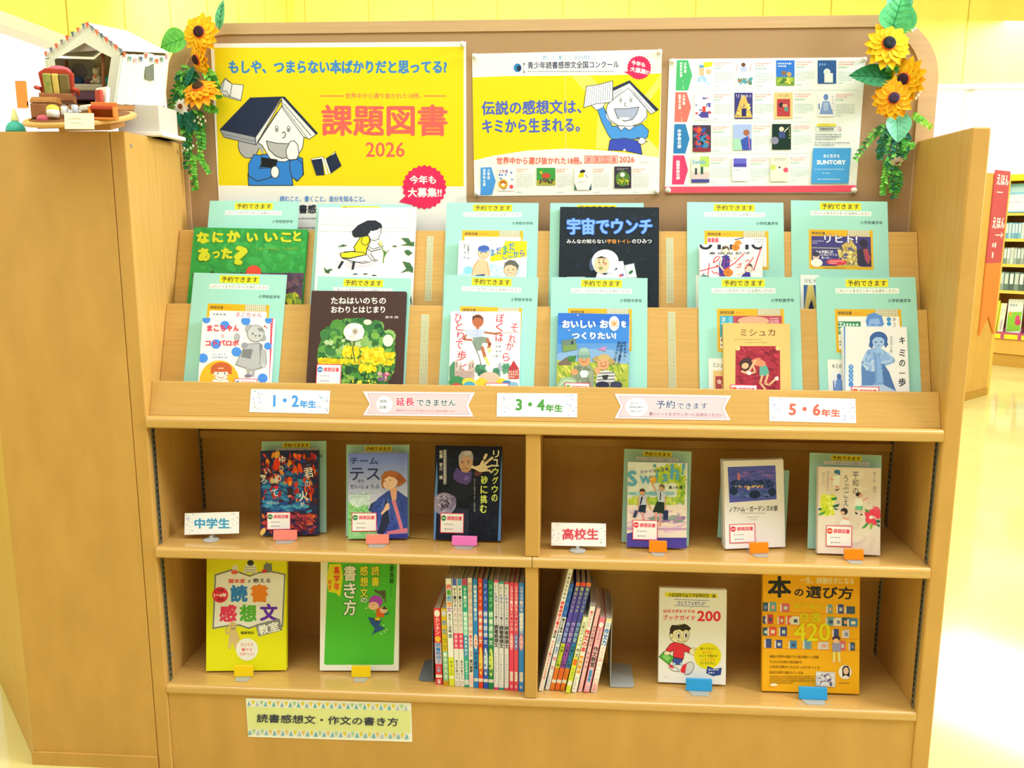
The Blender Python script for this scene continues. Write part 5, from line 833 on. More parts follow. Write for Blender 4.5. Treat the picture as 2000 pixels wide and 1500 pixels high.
def d_kaki(a):
    a.p('1185,20 1800,30 1768,985 1755,993 1160,993 1150,980', '#52c43c')
    a.p('1195,100 1300,95 1318,200 1300,340 1290,390 1255,355 1190,345 1172,240', '#e8e02a'); a.v('高学年', 1262, 118, 335, 56, '#e8402c', .035); a.v('向き', 1200, 235, 330, 38, '#e8402c', .03)
    for st, x, y0, y1, wd in (('書き方', 1380, 105, 560, 128), ('感想文', 1505, 110, 400, 84), ('読書', 1605, 110, 300, 84)):
        n = len(st); ch = (y1-y0)/n
        for i, k in enumerate(st): a.to(k, x-wd*.44, y0+ch*i+5, x+wd*.44, y0+ch*(i+1)-5, '#f8f8f4' if wd > 100 else '#f0e83a', '#1f6a4a', .025, .07)
    a.to('の', 1475, 395, 1535, 442, '#f8f8f4', '#1f6a4a', .03, .08); a.v('立原良郎', 1750, 60, 275, 40, '#2a5a30', .03); a.d(1738, 300, 1756, 400, 6, '#2a7a3a')
    a.e(1610, 430, 62, 55, '#b04ad0'); a.e(1590, 470, 48, 36, '#f4c8a8'); a.l('1570,460 1600,455', 5, '#d85a5a'); a.p('1605,350 1590,320 1640,340 1690,330 1700,370 1680,410 1650,370', '#5a5a48'); a.l('1690,380 1695,440', 10, '#6a5a4a')
    a.p('1620,490 1660,480 1690,520 1680,570 1610,565', '#e8642c'); a.e(1678, 505, 34, 30, '#f4c8a8'); a.p('1655,490 1690,475 1712,500 1690,500', '#2a2a34'); a.l('1690,545 1722,535', 12, '#2f6a9a'); a.e(1610, 620, 36, 28, '#f4b8a8'); a.p('1540,570 1580,575 1660,590 1640,640 1690,670 1650,690 1590,715 1570,735 1600,670 1560,620', '#2f5a9c'); a.p('1580,580 1650,580 1620,615', '#2a2a34'); a.e(1625, 585, 26, 14, '#e8d03a')
    for x, y in ((1525, 490), (1680, 640), (1655, 715), (1685, 700), (1705, 680), (1600, 520)): a.e(x, y, 7, 7, '#f4f8e8', n=6)
B8 = book('green guide with white border and outlined vertical title', GB, stand(CH, (1150, 30), (1830, 40), (1812, 1045), (1112, 1043), ZB_, LEAN, 0.0050, top=.4715), .014, '#f2f4f0', d_kaki, name='guide_book', spine='r')
def d_200(a):
    a.p('210,200 640,212 650,245 208,235', '#efe51f'); a.t('大阪国際児童文学振興財団・編', 235, 207, 628, 243, '#3f4030', .015, 1); a.l('285,258 575,268', 4, '#3f58b0'); a.l('285,308 415,314 428,326 440,315 575,320', 4, '#3f58b0'); a.t('ひとりでよめたよ!', 312, 272, 542, 306, '#4a62b8', .02, 1)
    a.t('幼年文学おすすめ', 192, 342, 458, 372, '#e83a50', .03, .6); a.t('ブックガイド', 190, 388, 460, 432, '#e83a50', .035, 1); a.t('200', 475, 352, 672, 442, '#e83a50', .045, 1)
    Kk = '#2a2622'
    a.eo(328, 548, 80, 78, '#f6f0c8', Kk, 4); a.p('250,560 248,500 265,470 320,475 370,460 400,475 425,500 405,520 380,510 355,525 330,508 290,515 275,530 272,560', '#3a3028'); a.eo(318, 556, 18, 28, '#ffffff', Kk, 3); a.eo(378, 556, 17, 28, '#ffffff', Kk, 3); a.e(322, 560, 8, 18, Kk); a.e(382, 558, 8, 18, Kk); a.l('310,600 345,612 375,598', 4, Kk); a.eo(262, 560, 14, 18, '#f6f0c8', Kk, 3); a.l('345,575 355,585 348,592', 3, Kk)
    a.po('285,612 360,630 400,650 425,665 412,705 370,690 360,755 275,735 278,680 240,705 212,680 250,630', '#e8364a', Kk, 4); a.eo(445, 690, 34, 28, '#f6f0c8', Kk, 3); a.l('445,680 478,672', 4, Kk); a.l('450,695 482,692', 4, Kk); a.po('158,735 200,690 285,740 240,800', '#58b848', Kk, 4); a.p('185,735 205,712 255,742 232,772', '#8fd87a'); a.eo(225, 705, 26, 16, '#f6f0c8', Kk, 3)
    a.po('280,740 355,755 340,800 300,800 270,780', '#3f58b0', Kk, 4); a.l('285,790 275,815', 20, '#bcd8ee'); a.l('340,790 360,810', 20, '#bcd8ee'); a.po('240,795 275,810 320,840 325,858 270,850 240,825', '#f2f2f4', Kk, 4); a.p('240,795 270,808 285,835 250,825', '#e8364a'); a.eo(405, 830, 36, 55, '#dfe0e8', Kk, 4, 30); a.p('355,805 390,785 375,870 340,865 335,845', '#e8364a')
    a.e(562, 728, 112, 108, '#efe21a')
    for st, x0, x1, y, c in (('読んでもらう', 500, 628, 655, '#4a3f1a'), ('あいだに', 520, 602, 686, '#e86a2a'), ('ひとりで読める', 492, 640, 715, '#4a3f1a'), ('よろこびを', 510, 622, 745, '#e86a2a'), ('子どもたちに。', 498, 630, 775, '#4a3f1a')): a.t(st, x0, y, x1, y+24, c, .015)
    a.p('560,810 620,835 680,825 670,885 605,895 550,870', '#2f4a9c'); a.d(570, 830, 668, 880, 2, '#dfe6f4', .5); a.d(195, 896, 230, 904, 1, '#8a8a90')
B9 = book('white guide with a walking cartoon boy in a red jumper', GB, stand(CK, (152, 158), (705, 180), (712, 968), (152, 945), ZB_, LEAN, 0.0054, top=.4715), .016, '#f5f5f7', d_200, name='guide_book')
def d_era(a):
    a.p('1003,20 1808,30 1810,75 1005,60', '#f3b21c'); a.t('一生、読書好きになる', 1330, 75, 1780, 130, '#f6e3c0', .04, 1); a.t('本', 1060, 62, 1258, 245, '#2c2f34', .04); a.t('の', 1282, 170, 1360, 232, '#2c2f34', .045); a.t('選び方', 1378, 148, 1772, 255, '#2c2f34', .035, 2)
    for i, y in enumerate((360, 465, 565, 662)): a.l([(1012, y), (1812, y+26)], 6, '#e8902a')
    R = random.Random(12)
    def bk(x, y, w, h, c): a.p([(x, y-h), (x+w, y-h+w*.03), (x+w, y), (x, y-w*.03)], c)
    for (y, xs) in ((356, (1015, 1078, 1178, 1560, 1645, 1715)), (460, (1020, 1058, 1155, 1225, 1262, 1555, 1620, 1675, 1735)), (558, (1020, 1072, 1165, 1610, 1690)), (658, (1045, 1130, 1245, 1365, 1490, 1660, 1745))):
        for x in xs:
            w = R.uniform(40, 78); yy = y+(x-1010)*.032; h = R.uniform(62, 80); bk(x-14, yy, 14, h*.9, '#efd8d8'); bk(x, yy, w, h, R.choice(('#3f4f9c', '#e8e4e0', '#e85a4a', '#d86a7a', '#4a8ac8', '#3a5a7a', '#c8485a', '#6aa8b8', '#d8d0e0')))
            bk(x+w*.25, yy-h*.25, w*.5, h*.4, R.choice(('#f0e8e0', '#7a8ac8', '#e8a89a', '#4a5a8a', '#c8d8e0')))
    G_ = '#e6e01e'; a.t('親子で', 1285, 290, 1400, 330, G_, .01); a.t('読みたい', 1410, 292, 1550, 335, G_, .01); a.t('良書', 1325, 365, 1505, 448, G_, .012); a.t('420', 1278, 450, 1580, 605, G_, .02)
    a.e(1630, 582, 34, 22, '#4a3a4a'); a.e(1628, 602, 24, 20, '#f0c4b0'); a.p('1595,620 1665,620 1668,690 1600,690', '#9a9ac8'); a.l('1612,700 1610,765', 20, '#e8e48a'); a.l('1650,700 1655,765', 20, '#e8e48a'); a.e(1608, 774, 14, 6, '#e8c8c0'); a.e(1658, 772, 14, 6, '#e8c8c0')
    for st, x1, y in (('物語の世界を体感できる遊び場カフェ特集', 1485, 722), ('子どもの力を伸ばす読み聞かせ', 1345, 765), ('小学生が夢中になるきっかけをつくる', 1490, 808), ('有名な学校で選ばれている本', 1355, 852)): a.t(st, 1075, y, x1, y+24, '#6a4a14', .01, 1)
    a.d(1078, 888, 1450, 960, 4, '#7a5a1c', .5); a.e(1110, 966, 32, 12, '#f6ecd0')
    a.p('1460,855 1622,862 1620,985 1458,975', '#d8d6e2'); a.k(1465, 860, 1618, 980, 50, '#8a86b0 #f0eef4 #b8b4d0 #5f5a80 #e8e4ec', 10, 26, 5); a.e(1702, 860, 54, 58, '#f0f0f2'); a.p('1680,900 1678,830 1695,808 1725,808 1742,835 1740,905 1710,915', '#2c2630'); a.e(1710, 850, 22, 30, '#e8c0ac'); a.p('1672,905 1705,885 1745,905 1720,918 1690,916', '#e8e4e8'); a.d(1655, 940, 1795, 962, 1, '#8a6a1c')
B10 = book('large orange guide with rows of tiny book covers and bold black title', GB, stand(CK, (1003, 20), (1808, 30), (1822, 1045), (1015, 1018), ZB_, LEAN, 0.0046, top=.4715), .012, '#f3b21c', d_era, name='guide_book')
easel(CD, B1, (1222, 985, 1450, 1062), '#f9897c', 'clear easel with a salmon tip under the fiery dark novel', ZM)
easel(CE, B2, (272, 1028, 495, 1105), '#fb8e7c', 'clear easel with a salmon tip under the novel of the rucksack girl', ZM)
easel(CE, B3, (1108, 1042, 1355, 1128), '#fb7fd6', 'clear easel with a bright pink tip', ZM)
easel(CF, B4, (1138, 1040, 1310, 1130), '#fb8a16', 'clear easel with an orange tip under the two schoolgirls novel', ZM)
easel(CG, B5, (360, 855, 520, 932), '#fb8a16', 'clear easel with an orange tip under the white night view novel', ZM)
easel(CG, B6, (1145, 910, 1300, 982), '#fb8a16', 'clear easel with an orange tip under the beige flowered novel', ZM)
easel(CH, B7, (355, 1008, 520, 1085), '#f2cd12', 'clear easel with a yellow tip under the bright yellow guide', ZB_)
easel(CH, B8, (1395, 1012, 1562, 1090), '#f2cd12', 'clear easel with a yellow tip under the green guide', ZB_)
easel(CK, B9, (385, 928, 598, 1015), '#2aa0ea', 'clear easel with a blue tip under the white cartoon boy guide', ZB_)
easel(CK, B10, (1325, 998, 1555, 1085), '#2aa0ea', 'clear easel with a blue tip under the large orange guide', ZB_)
bm = MB(); Mk = B2[0].matrix_world
o = MB().add([(.05, .012, .004), (.08, .006, .003), (.105, .0, .006), (.108, .006, .004), (.082, .013, .002), (.052, .018, .003)], [(0, 1, 4, 5), (1, 2, 3, 4)], mat('#cfd8b0')).build('ribbon_marker', B2[0], label='pale ribbon bookmark')
# ---- card stands
def card(c, TL, TR, BL, base, lab, txt, bx, col, seed, oc):
    up = Vector((0, 0, 1)); P = hit(*px(c, base), Vector((0, 0, ZM+.002)), up); n = Vector((0, -cos(.3), sin(.3)))
    M, w, h, q = lay(c, TL, TR, P+Vector((0, .004, .012)), n, BL=BL)
    t_ = thing('card_stand', lab, 'sign', loc=(P.x, P.y, ZM+.0006), group='word cards in clear stands'); off = Matrix.Translation((-P.x, -P.y, -ZM))
    a = Art(w, h, q); a.bg('#f6f6f8'); confetti(a, TL[0], TL[1], TR[0], BL[1], seed); a.to(txt, *bx, col, oc, .035, .08)
    b = MB().box(-w/2, w/2, 0, .0008, 0, h, mat('#f6f6f8')); a.put(b); k = b.build('card', t_); k.matrix_local = off @ M
    CL = mat('#dfe3e1', .12, .5, 'clear'); MB().lathe([(.0165, 0), (.0165, .002), (.012, .0035), (.004, .005), (.003, .009)], CL, 24).build('stand_base', t_, smooth=True)
    MB().box(-.004, .004, .008, .0095, .005, .02, CL).build('clip', t_)
card(CD, (355, 815), (885, 800), (340, 1026), (612, 1068), 'white card with blue writing on a clear round foot', '中学生', (450, 862, 795, 966), '#3a9acc', 5, '#d8ecf6')
card(CF, (185, 855), (718, 865), (187, 1080), (440, 1122), 'white card with red writing on a clear round foot', '高校生', (290, 912, 645, 1026), '#d8485a', 6, '#f8dfe4')
# ---------------------------------------------------------------- books standing spine out
def spine_book(lab, grp, c, TL, TR, BR, BL, base, items, depth=.165, fr=.96):
    up = Vector((0, 0, 1)); n = Vector((0, -1, 0)); A = hit(*px(c, BL), Vector((0, 0, ZB_)), up); B = hit(*px(c, BR), Vector((0, 0, ZB_)), up); Y = (A.y+B.y)/2; pl = Vector((0, Y, 0))
    tl, tr, br, bl = (hit(*px(c, q), pl, n) for q in (TL, TR, BR, BL)); bo = (bl+br)/2; to = (tl+tr)/2; Z = (to-bo).normalized(); X = Vector((0, 1, 0)).cross(Z).normalized(); h = (to-bo).length; w = ((br-bl).dot(X)+(tr-tl).dot(X))/2*fr
    m = Matrix((X, Vector((0, 1, 0)), Z)).transposed().to_4x4(); bo.z = ZB_+.0006+abs(X.z)*w/2; m.translation = bo
    depth = min(depth, D-Y-.004)
    o = thing('spine_out_book', lab, 'book', group=grp, M=m); H = 10*h/w; a = Art(w, h, [(0, 0), (10, 0), (10, H), (0, H)]); a.bg(base)
    for it in items:
        k = it[0]
        if k == 'r': a.r(0 if len(it) < 5 else it[4], it[1]*H, 10 if len(it) < 5 else 10-it[4], it[2]*H, it[3])
        elif k == 'e': a.e(5, (it[1]+it[2])/2*H, 4.2, (it[2]-it[1])/2*H, it[3])
        elif k == 'v': a.v(it[1], 5, it[2]*H, it[3]*H, it[4], it[5], it[6] if len(it) > 6 else .03)
        elif k == 'd': a.d(2.5, it[1]*H, 7.5, it[2]*H, it[3], it[4])
    cm = mat(base, .35, .4); b = MB().box(-w/2, w/2, 0, .0012, 0, h, cm).box(-w/2, -w/2+.0006, .0012, depth, 0, h, cm).box(w/2-.0006, w/2, .0012, depth, 0, h, cm); a.put(b, 0, rough=.35, spec=.4); b.build('cover', o)
    MB().box(-w/2+.0007, w/2-.0007, .0014, depth-.002, .0015, h-.0015, mat('#c9c2b4', .85, .1, 'weave', s=300, c2='#a39c8e')).build('page_block', o)
    return m, w, h, depth
bt = [(230, 302), (310, 372), (373, 437), (438, 488), (490, 540), (542, 590), (592, 640), (645, 692), (695, 742), (748, 797), (802, 855), (860, 910), (912, 968), (973, 1020), (1025, 1075), (1078, 1122), (1127, 1185)]
tp = [(203, 278), (285, 342), (335, 394), (402, 456), (458, 513), (515, 568), (572, 622), (628, 680), (685, 735), (738, 793), (795, 855), (857, 910), (914, 968), (975, 1020), (1025, 1075), (1078, 1125), (1130, 1187)]
ty = [548, 550, 225, 228, 228, 225, 218, 230, 222, 232, 240, 242, 258, 262, 268, 270, 272]
K3 = '#39404a'; DK = '読書感想文'
SP = [('short red spine with a white face and blue title panel', '#e8364e', [('e', .02, .11, '#f6f2f0'), ('v', 'カンタン', .12, .34, 7, '#ffe3e8'), ('e', .36, .44, '#f2c23a'), ('r', .45, .73, '#f6d0d8'), ('v', DK, .45, .73, 9, '#2f86dc'), ('v', '小学', .75, .84, 6, '#8ac0f0'), ('r', .87, .91, '#f6ecd8'), ('v', '出版', .93, .99, 5, '#ffffff')]),
      ('short gold and green spine', '#d8b41a', [('e', .02, .1, '#cfd4dc'), ('v', '作文', .13, .35, 9, '#3a8ae0'), ('v', 'コツ', .37, .54, 8, '#5a9a2a'), ('r', .55, .94, '#8ac49a'), ('v', '書き方大全', .56, .92, 7, '#eaf4ea'), ('r', .95, .99, '#cf9c1a')]),
      ('white spine with rainbow characters and a lime foot', '#f4f4f2', [('v', '読', .05, .1, 9, '#e84a5a'), ('v', '書', .1, .155, 9, '#4aa840'), ('v', '感', .155, .21, 9, '#2f9ae0'), ('v', '想', .21, .26, 9, '#f08a2a'), ('v', '文', .26, .31, 9, '#b04ad0'), ('v', 'まるごと攻略', .32, .5, 6, K3), ('v', '本', .5, .56, 8, '#3a7a7a'), ('r', .73, 1, '#e4ea3a'), ('v', 'やさしい', .76, .9, 6, '#5a7a2a'), ('r', .91, .93, '#f8f8e8')]),
      ('white spine with a dark blue head and a pink middle', '#f0eef0', [('r', 0, .06, '#3a5ac8', 1), ('v', 'すぐ書ける', .08, .26, 7.5, K3), ('v', DK, .26, .5, 8.5, '#d8c0c4'), ('r', .5, .645, '#f0386e'), ('v', '低学年', .51, .64, 7, '#ffd0e0'), ('v', 'あさのあつこ', .75, .93, 6, K3), ('d', .95, .99, 2, K3)]),
      ('white spine with a sky blue head and a pink middle', '#f0eef0', [('r', 0, .06, '#4aa0e8', 1), ('v', 'すぐ書ける', .08, .26, 7.5, K3), ('v', DK, .26, .5, 8.5, '#d8c0c4'), ('r', .5, .645, '#f0386e'), ('v', '中学年', .51, .64, 7, '#ffd0e0'), ('v', 'あさのあつこ', .75, .93, 6, K3), ('d', .95, .99, 2, K3)]),
      ('teal spine with a magenta head', '#1fae9c', [('r', 0, .06, '#c8407a'), ('v', 'すぐ書ける', .08, .26, 7.5, '#e8fffa'), ('r', .3, .52, '#7fd8c8'), ('v', DK, .3, .52, 8, '#e8fffa'), ('r', .52, .72, '#3a9ad0'), ('v', '高学年向け', .53, .71, 6, '#dff2fa'), ('v', 'あさのあつこ', .75, .92, 6, '#e8fffa'), ('r', .93, .98, '#d8e8e4')]),
      ('cream spine with a brown pink title', '#f0e4e0', [('r', .04, .5, '#d8b4ac', 1), ('v', 'ラクラク作文術', .05, .49, 8, '#f6eeea'), ('v', '書き方', .51, .63, 7, '#e0507a'), ('v', 'どう', .66, .72, 6, K3), ('v', '宮川俊彦', .74, .86, 8, K3, .05), ('r', .88, .96, '#f4ccd4')]),
      ('blue spine with an orange pill', '#1f8ae0', [('v', '読書感想文書き方', .05, .38, 8, '#dff0ff'), ('e', .5, .64, '#fbe8e0'), ('v', '小学生', .52, .62, 6, '#e8502a'), ('v', '作文', .66, .74, 7, '#0f3f7a', .05), ('v', '監修', .75, .83, 7, '#0f3f7a', .05), ('r', .91, .94, '#dfe4ea')]),
      ('red spine with a yellow oval', '#e8432c', [('v', 'スイスイ', .03, .26, 8, '#ffc8a0'), ('v', DK, .28, .6, 9, '#ffe0d0'), ('r', .28, .56, '#ee7a6a', 1.2), ('v', DK, .28, .6, 8.5, '#ffe8e0'), ('e', .62, .88, '#f4d85a'), ('v', '1・2年', .65, .86, 8, '#e8502a', .05), ('r', .91, .94, '#f4e4dc')]),
      ('deep blue spine with a pale oval', '#2456d4', [('v', 'スイスイ', .03, .26, 8, '#a8d0ff'), ('r', .28, .5, '#5a8ae8', 1.2), ('v', DK, .28, .6, 8.5, '#dfeaff'), ('e', .62, .88, '#cfe4fa'), ('v', '3・4年', .65, .86, 8, '#1f4fc8', .05), ('r', .91, .94, '#e4e4e4')]),
      ('dark green spine with a yellow green oval', '#1a8a5c', [('v', 'スイスイ', .03, .26, 8, '#a8e8c8'), ('r', .28, .5, '#6ab894', 1.2), ('v', DK, .28, .6, 8.5, '#dff6ea'), ('e', .62, .88, '#d8e87a'), ('v', '5・6年', .65, .86, 8, '#1a7a50', .05), ('r', .91, .94, '#e4e4e4')])]
for hd, a1, nm in (('#f03a9a', '1・2年生', 'a magenta'), ('#2aa8a8', '3・4年生', 'a teal'), ('#e84a6a', '5・6年生', 'a red')):
    SP.append(('lavender white spine with %s head and foot line' % nm, '#eae8f6', [('r', 0, .02, hd), ('v', a1, .04, .2, 6, '#4a5ac0'), ('v', 'スラスラ書ける', .21, .4, 5.5, '#5a6080'), ('v', DK, .4, .61, 9, '#3f4450', .05), ('d', .66, .93, 12, '#8a8aa8'), ('r', .98, 1, hd)]))
for cb, pl, nm in (('#f23f6a', '#f9a8b8', 'pink spine with a salmon pill'), ('#f0506e', '#6a90e8', 'pink spine with a blue pill'), ('#2f8ef0', '#f4a0c0', 'bright blue spine with a pink pill beside the divider')):
    SP.append((nm, cb, [('v', 'スラスラ書ける', .03, .26, 7.5, '#ffe8ee'), ('v', DK, .27, .46, 8.5, '#ffffff'), ('r', .27, .44, '#fbd0da' if cb != '#2f8ef0' else '#a8d0fa', 1.5), ('v', DK, .27, .46, 8.5, '#ffffff' if cb == '#2f8ef0' else '#e83a6a'), ('e', .46, .62, pl), ('v', '小学生', .48, .6, 5.5, '#f8f4ff'), ('r', .82, .91, '#f4e8e4', 1.6), ('d', .83, .9, 4, '#b8a0a8'), ('v', '社', .94, .98, 6, '#ffe8ee')]))
for i, (lab, base, it) in enumerate(SP):
    dep = .125 if i < 2 else .17; yb = 1378+(i*4.4 if i else -6)
    spine_book(lab+', upright on the bottom shelf', 'upright books against the divider', CI, (tp[i][0], ty[i]), (tp[i][1], ty[i]+3), (bt[i][1], yb+2), (bt[i][0], yb), base, it, dep)
RS = [('tall thin white spine with red writing', (428, 118), (488, 114), (165, 1400), (118, 1396), '#f4f2f2', [('v', '小学生のための', .03, .25, 6, K3), ('v', '読書感想文書き方', .26, .52, 7.5, '#e8304a', .04), ('v', '実践編', .5, .56, 6, K3), ('v', 'すらすら書けるようになる本', .58, .9, 6, '#e8506a')]),
      ('blue over white spine', (442, 276), (492, 274), (232, 1384), (182, 1382), '#2a6ad8', [('v', '調べ学習', .02, .3, 8, '#5a90e8'), ('r', .31, 1, '#f0f0f4'), ('v', '書き方事典', .32, .46, 7, K3), ('v', '自由研究・感想文', .47, .66, 7, '#4a90e0'), ('v', '作文', .66, .83, 8, '#e83a5a'), ('d', .87, .97, 5, '#7a808a')]),
      ('purple spine with a yellow green low panel', (510, 262), (560, 262), (280, 1388), (230, 1386), '#5a4ac0', [('r', 0, .035, '#f07a3a'), ('v', '陰山メソッド', .04, .28, 7, '#b8d060'), ('v', '作文教室', .36, .55, 9, '#9ac0f4'), ('r', .56, .79, '#c8d83a'), ('v', '小学1・2年', .58, .78, 7, '#3a5a20', .04), ('r', .79, 1, '#f0802a'), ('d', .82, .88, 3, '#a84a14'), ('r', .9, .93, '#f4ece4')]),
      ('purple spine with a violet low panel', (562, 262), (618, 263), (335, 1391), (282, 1389), '#5044b8', [('r', 0, .035, '#ee4a3a'), ('v', '陰山メソッド', .04, .28, 7, '#b8d060'), ('v', '作文教室', .36, .55, 9, '#c0a8f4'), ('r', .56, .79, '#9a4ac0'), ('v', '小学3・4年', .58, .78, 7, '#2a1a4a', .04), ('r', .79, 1, '#f0702a'), ('d', .82, .88, 3, '#a84a14'), ('r', .9, .93, '#f4ece4')]),
      ('purple spine with a blue low panel', (620, 264), (672, 265), (390, 1392), (337, 1390), '#4a50c0', [('r', 0, .035, '#f0803a'), ('v', '陰山メソッド', .04, .28, 7, '#b8d060'), ('v', '作文教室', .36, .55, 9, '#9ad0e8'), ('r', .56, .79, '#2a8ad0'), ('v', '小学5・6年', .58, .78, 7, '#102a4a', .04), ('r', .79, 1, '#f0802a'), ('d', .82, .88, 3, '#a84a14'), ('r', .9, .93, '#f4ece4')]),
      ('short lime yellow spine', (584, 626), (636, 628), (448, 1418), (397, 1416), '#dfe64a', [('r', 0, .52, '#eef0e0', 1), ('v', '文章力アップの', .06, .38, 6.5, '#6a7a4a'), ('v', '作文', .4, .53, 8, K3), ('r', .55, .63, '#f0702a', 1), ('v', 'レッスン', .66, .82, 7, '#6a8a2a'), ('r', .84, .9, '#f4f2e8')]),
      ('white spine with red title and orange patch', (662, 492), (722, 492), (515, 1412), (457, 1410), '#f5f3f2', [('r', 0, .02, '#8a8a90'), ('v', '書けちゃう', .07, .26, 7, '#e87a8a'), ('v', '作文の本', .28, .54, 10, '#e8304a', .05), ('r', .58, .78, '#e8982a', 1.5), ('v', '低学年', .59, .77, 6, '#fff0d8'), ('d', .82, .97, 6, '#8a90a0')]),
      ('thin pale pink spine', (724, 536), (768, 537), (570, 1408), (527, 1406), '#f7c0c8', [('v', '作文が書ける', .2, .45, 7, '#7a4a5a'), ('v', 'かきかた', .5, .72, 7, '#7a4a5a'), ('d', .88, .97, 4, '#b87a8a')]),
      ('pink spine with a ring near its head', (757, 630), (820, 632), (650, 1414), (582, 1412), '#ee7a9a', [('r', .14, .98, '#f7c4d0', 1), ('e', .06, .13, '#fbf4f6'), ('v', '考える力がつく', .15, .36, 5.5, '#b85a7a'), ('v', '作文教室', .38, .66, 9, '#4a4450', .04), ('r', .69, .86, '#8ac0f0', 2), ('v', '低学年', .7, .85, 6, '#2a6ac0'), ('d', .9, .97, 3, '#7a90b8')]),
      ('white spine with blue title, last of the leaning row', (824, 642), (890, 644), (722, 1414), (662, 1412), '#f6f1ea', [('r', 0, .03, '#f0dc8a'), ('e', .05, .12, '#c8d8ec'), ('v', '作文力', .13, .36, 9.5, '#2f80e8', .05), ('v', 'ぐんぐん', .38, .55, 7, '#f4a0b0'), ('r', .55, .99, '#f6b0b8', 1.4), ('v', '読書感想文', .57, .88, 8, '#ffffff'), ('d', .94, .98, 2, '#a07a4a')])]
for lab, TL, TR, BR, BL, base, it in RS:
    spine_book(lab+', leaning on the bottom shelf', 'leaning books beside the bookend', CJ, TL, TR, BR, BL, base, it, .15, .9)
# ---- bookends
def bookend(lab, P, hgt, dep, foot, tone):
    e = thing('bookend', lab, 'bookend', loc=(P[0], P[1], P[2]+.0008), group='grey metal bookends'); mt = mat(tone, .4, .5)
    def rp(w, h, r): return [(-w/2, 0), (w/2, 0)]+[(w/2-r+r*cos(pi/2*i/5), h-r+r*sin(pi/2*i/5)) for i in range(6)]+[(-w/2+r-r*sin(pi/2*i/5), h-r+r*cos(pi/2*i/5)) for i in range(6)]
    MB().prism([(y+dep/2, z) for y, z in rp(dep, hgt, .012)], -.0007, .0007, mt, 'x').build('upright_plate', e)
    MB().prism([((x if foot > 0 else -x), y+dep/2) for y, x in rp(dep, abs(foot), .01)], .0004, .0016, mt, 'z').build('foot_plate', e)
up_ = Vector((0, 0, 1)); q = hit(1191, 1343, Vector((0, 0, ZB_)), up_); bookend('grey metal bookend holding the leaning books, its foot towards the white guide', (q.x+.001, q.y, ZB_), .175, .10, .05, '#a9aaa6')
q2 = hit(848, 1332, Vector((0, 0, ZB_)), up_); bookend('dark metal bookend at the red end of the upright books', (q2.x-.002, q2.y, ZB_), .12, .09, -.032, '#6f7a80')
# ---------------------------------------------------------------- sunflower garlands hanging on the board corners
def W(x, y, Y): return hit(x, y, Vector((0, Y, 0)), Vector((0, -1, 0)))
def leaf_on(mb, base, tip, wd, m, nrm=Vector((0, -1, .15)), curl=.15, n=8, fold=.25):
    d = tip-base; L = d.length; d = d.normalized(); s = d.cross(nrm).normalized(); u = s.cross(d).normalized(); vs = []; fs = []
    for i in range(n+1):
        t = i/n; ww = wd/2*(sin(pi*min(1, t**.75))**.8 if 0 < t < 1 else 0); c = base+d*(L*t)+u*(-curl*L*(t-.3)**2)
        vs += [c+s*ww+u*fold*ww, c+s*ww*.5+u*fold*.35*ww, c, c-s*ww*.5+u*fold*.35*ww, c-s*ww+u*fold*ww]
    for i in range(n):
        for j in range(4): a = i*5+j; fs.append((a, a+1, a+6, a+5))
    mb.add(vs, fs, m)
def veins(mb, base, tip, wd, m, nrm=Vector((0, -1, .15)), curl=.15):
    d = tip-base; L = d.length; d = d.normalized(); s = d.cross(nrm).normalized(); u = s.cross(d).normalized()
    c = lambda t: base+d*(L*t)+u*(-curl*L*(t-.3)**2+.0006)
    mb.tube([c(i/6) for i in range(7)], .0006, m, 5)
    for t in (.2, .38, .56, .72):
        for q in (-1, 1): mb.tube([c(t), c(min(1, t+.17))+s*q*wd*.3+u*wd*.08], .0004, m, 4)
def big_leaf(par, b, t, wd, col, vcol, lab=None, nrm=Vector((0, -1, .15)), curl=.15):
    m = MB(); leaf_on(m, b, t, wd, mat(col, .5, .3, 'weave', s=90, c2=vcol), nrm, curl); veins(m, b, t, wd, mat(vcol), nrm, curl); return m.build('leaf', par, smooth=True, label=lab)
def flower(par, c, n, R, tiltseed, pcol=('#fbd21c', '#f6b414'), ccol='#4a3038', name='sunflower', np_=13, rings=2, cr=.36, ring='#e8641c', droop=.25, squash=1):
    n = n.normalized(); a = n.orthogonal().normalized(); b = n.cross(a); r = random.Random(tiltseed); mb = MB()
    for k in range(rings):
        for i in range(np_):
            an = 2*pi*(i+.5*k)/np_+r.uniform(-.08, .08); d = (a*cos(an)+b*sin(an)); L = R*(1-.14*k)*r.uniform(.9, 1.08); base = c+d*R*.18+n*(.002*k)
            tip = c+d*L+n*(-droop*R*(1-.7*k))
            leaf_on(mb, base, tip, R*.5, mat(pcol[(i+k) % 2], .6, .2, 'weave', s=120, c2=pcol[1]), n+d*.2, -.12, 6, .2)
    f = mb.build(name, par, smooth=True)
    Q = Matrix((a, b, n)).transposed().to_4x4(); Q.translation = c+n*.002; mb = MB()
    mb.lathe([(R*cr*1.15, 0), (R*cr*1.12, R*.05), (R*cr*.95, R*.08)], mat(ring), 18, Q)
    mb.lathe([(R*cr, R*.03), (R*cr*.98, R*.12), (R*cr*.75, R*.2), (R*cr*.3, R*.19), (.0005, R*.17)], mat(ccol, .9, .1, 'weave', s=900, c2='#2a1c1c'), 18, Q)
    mb.build('flower_centre', f, smooth=True, label='dark round flower centre'); return f
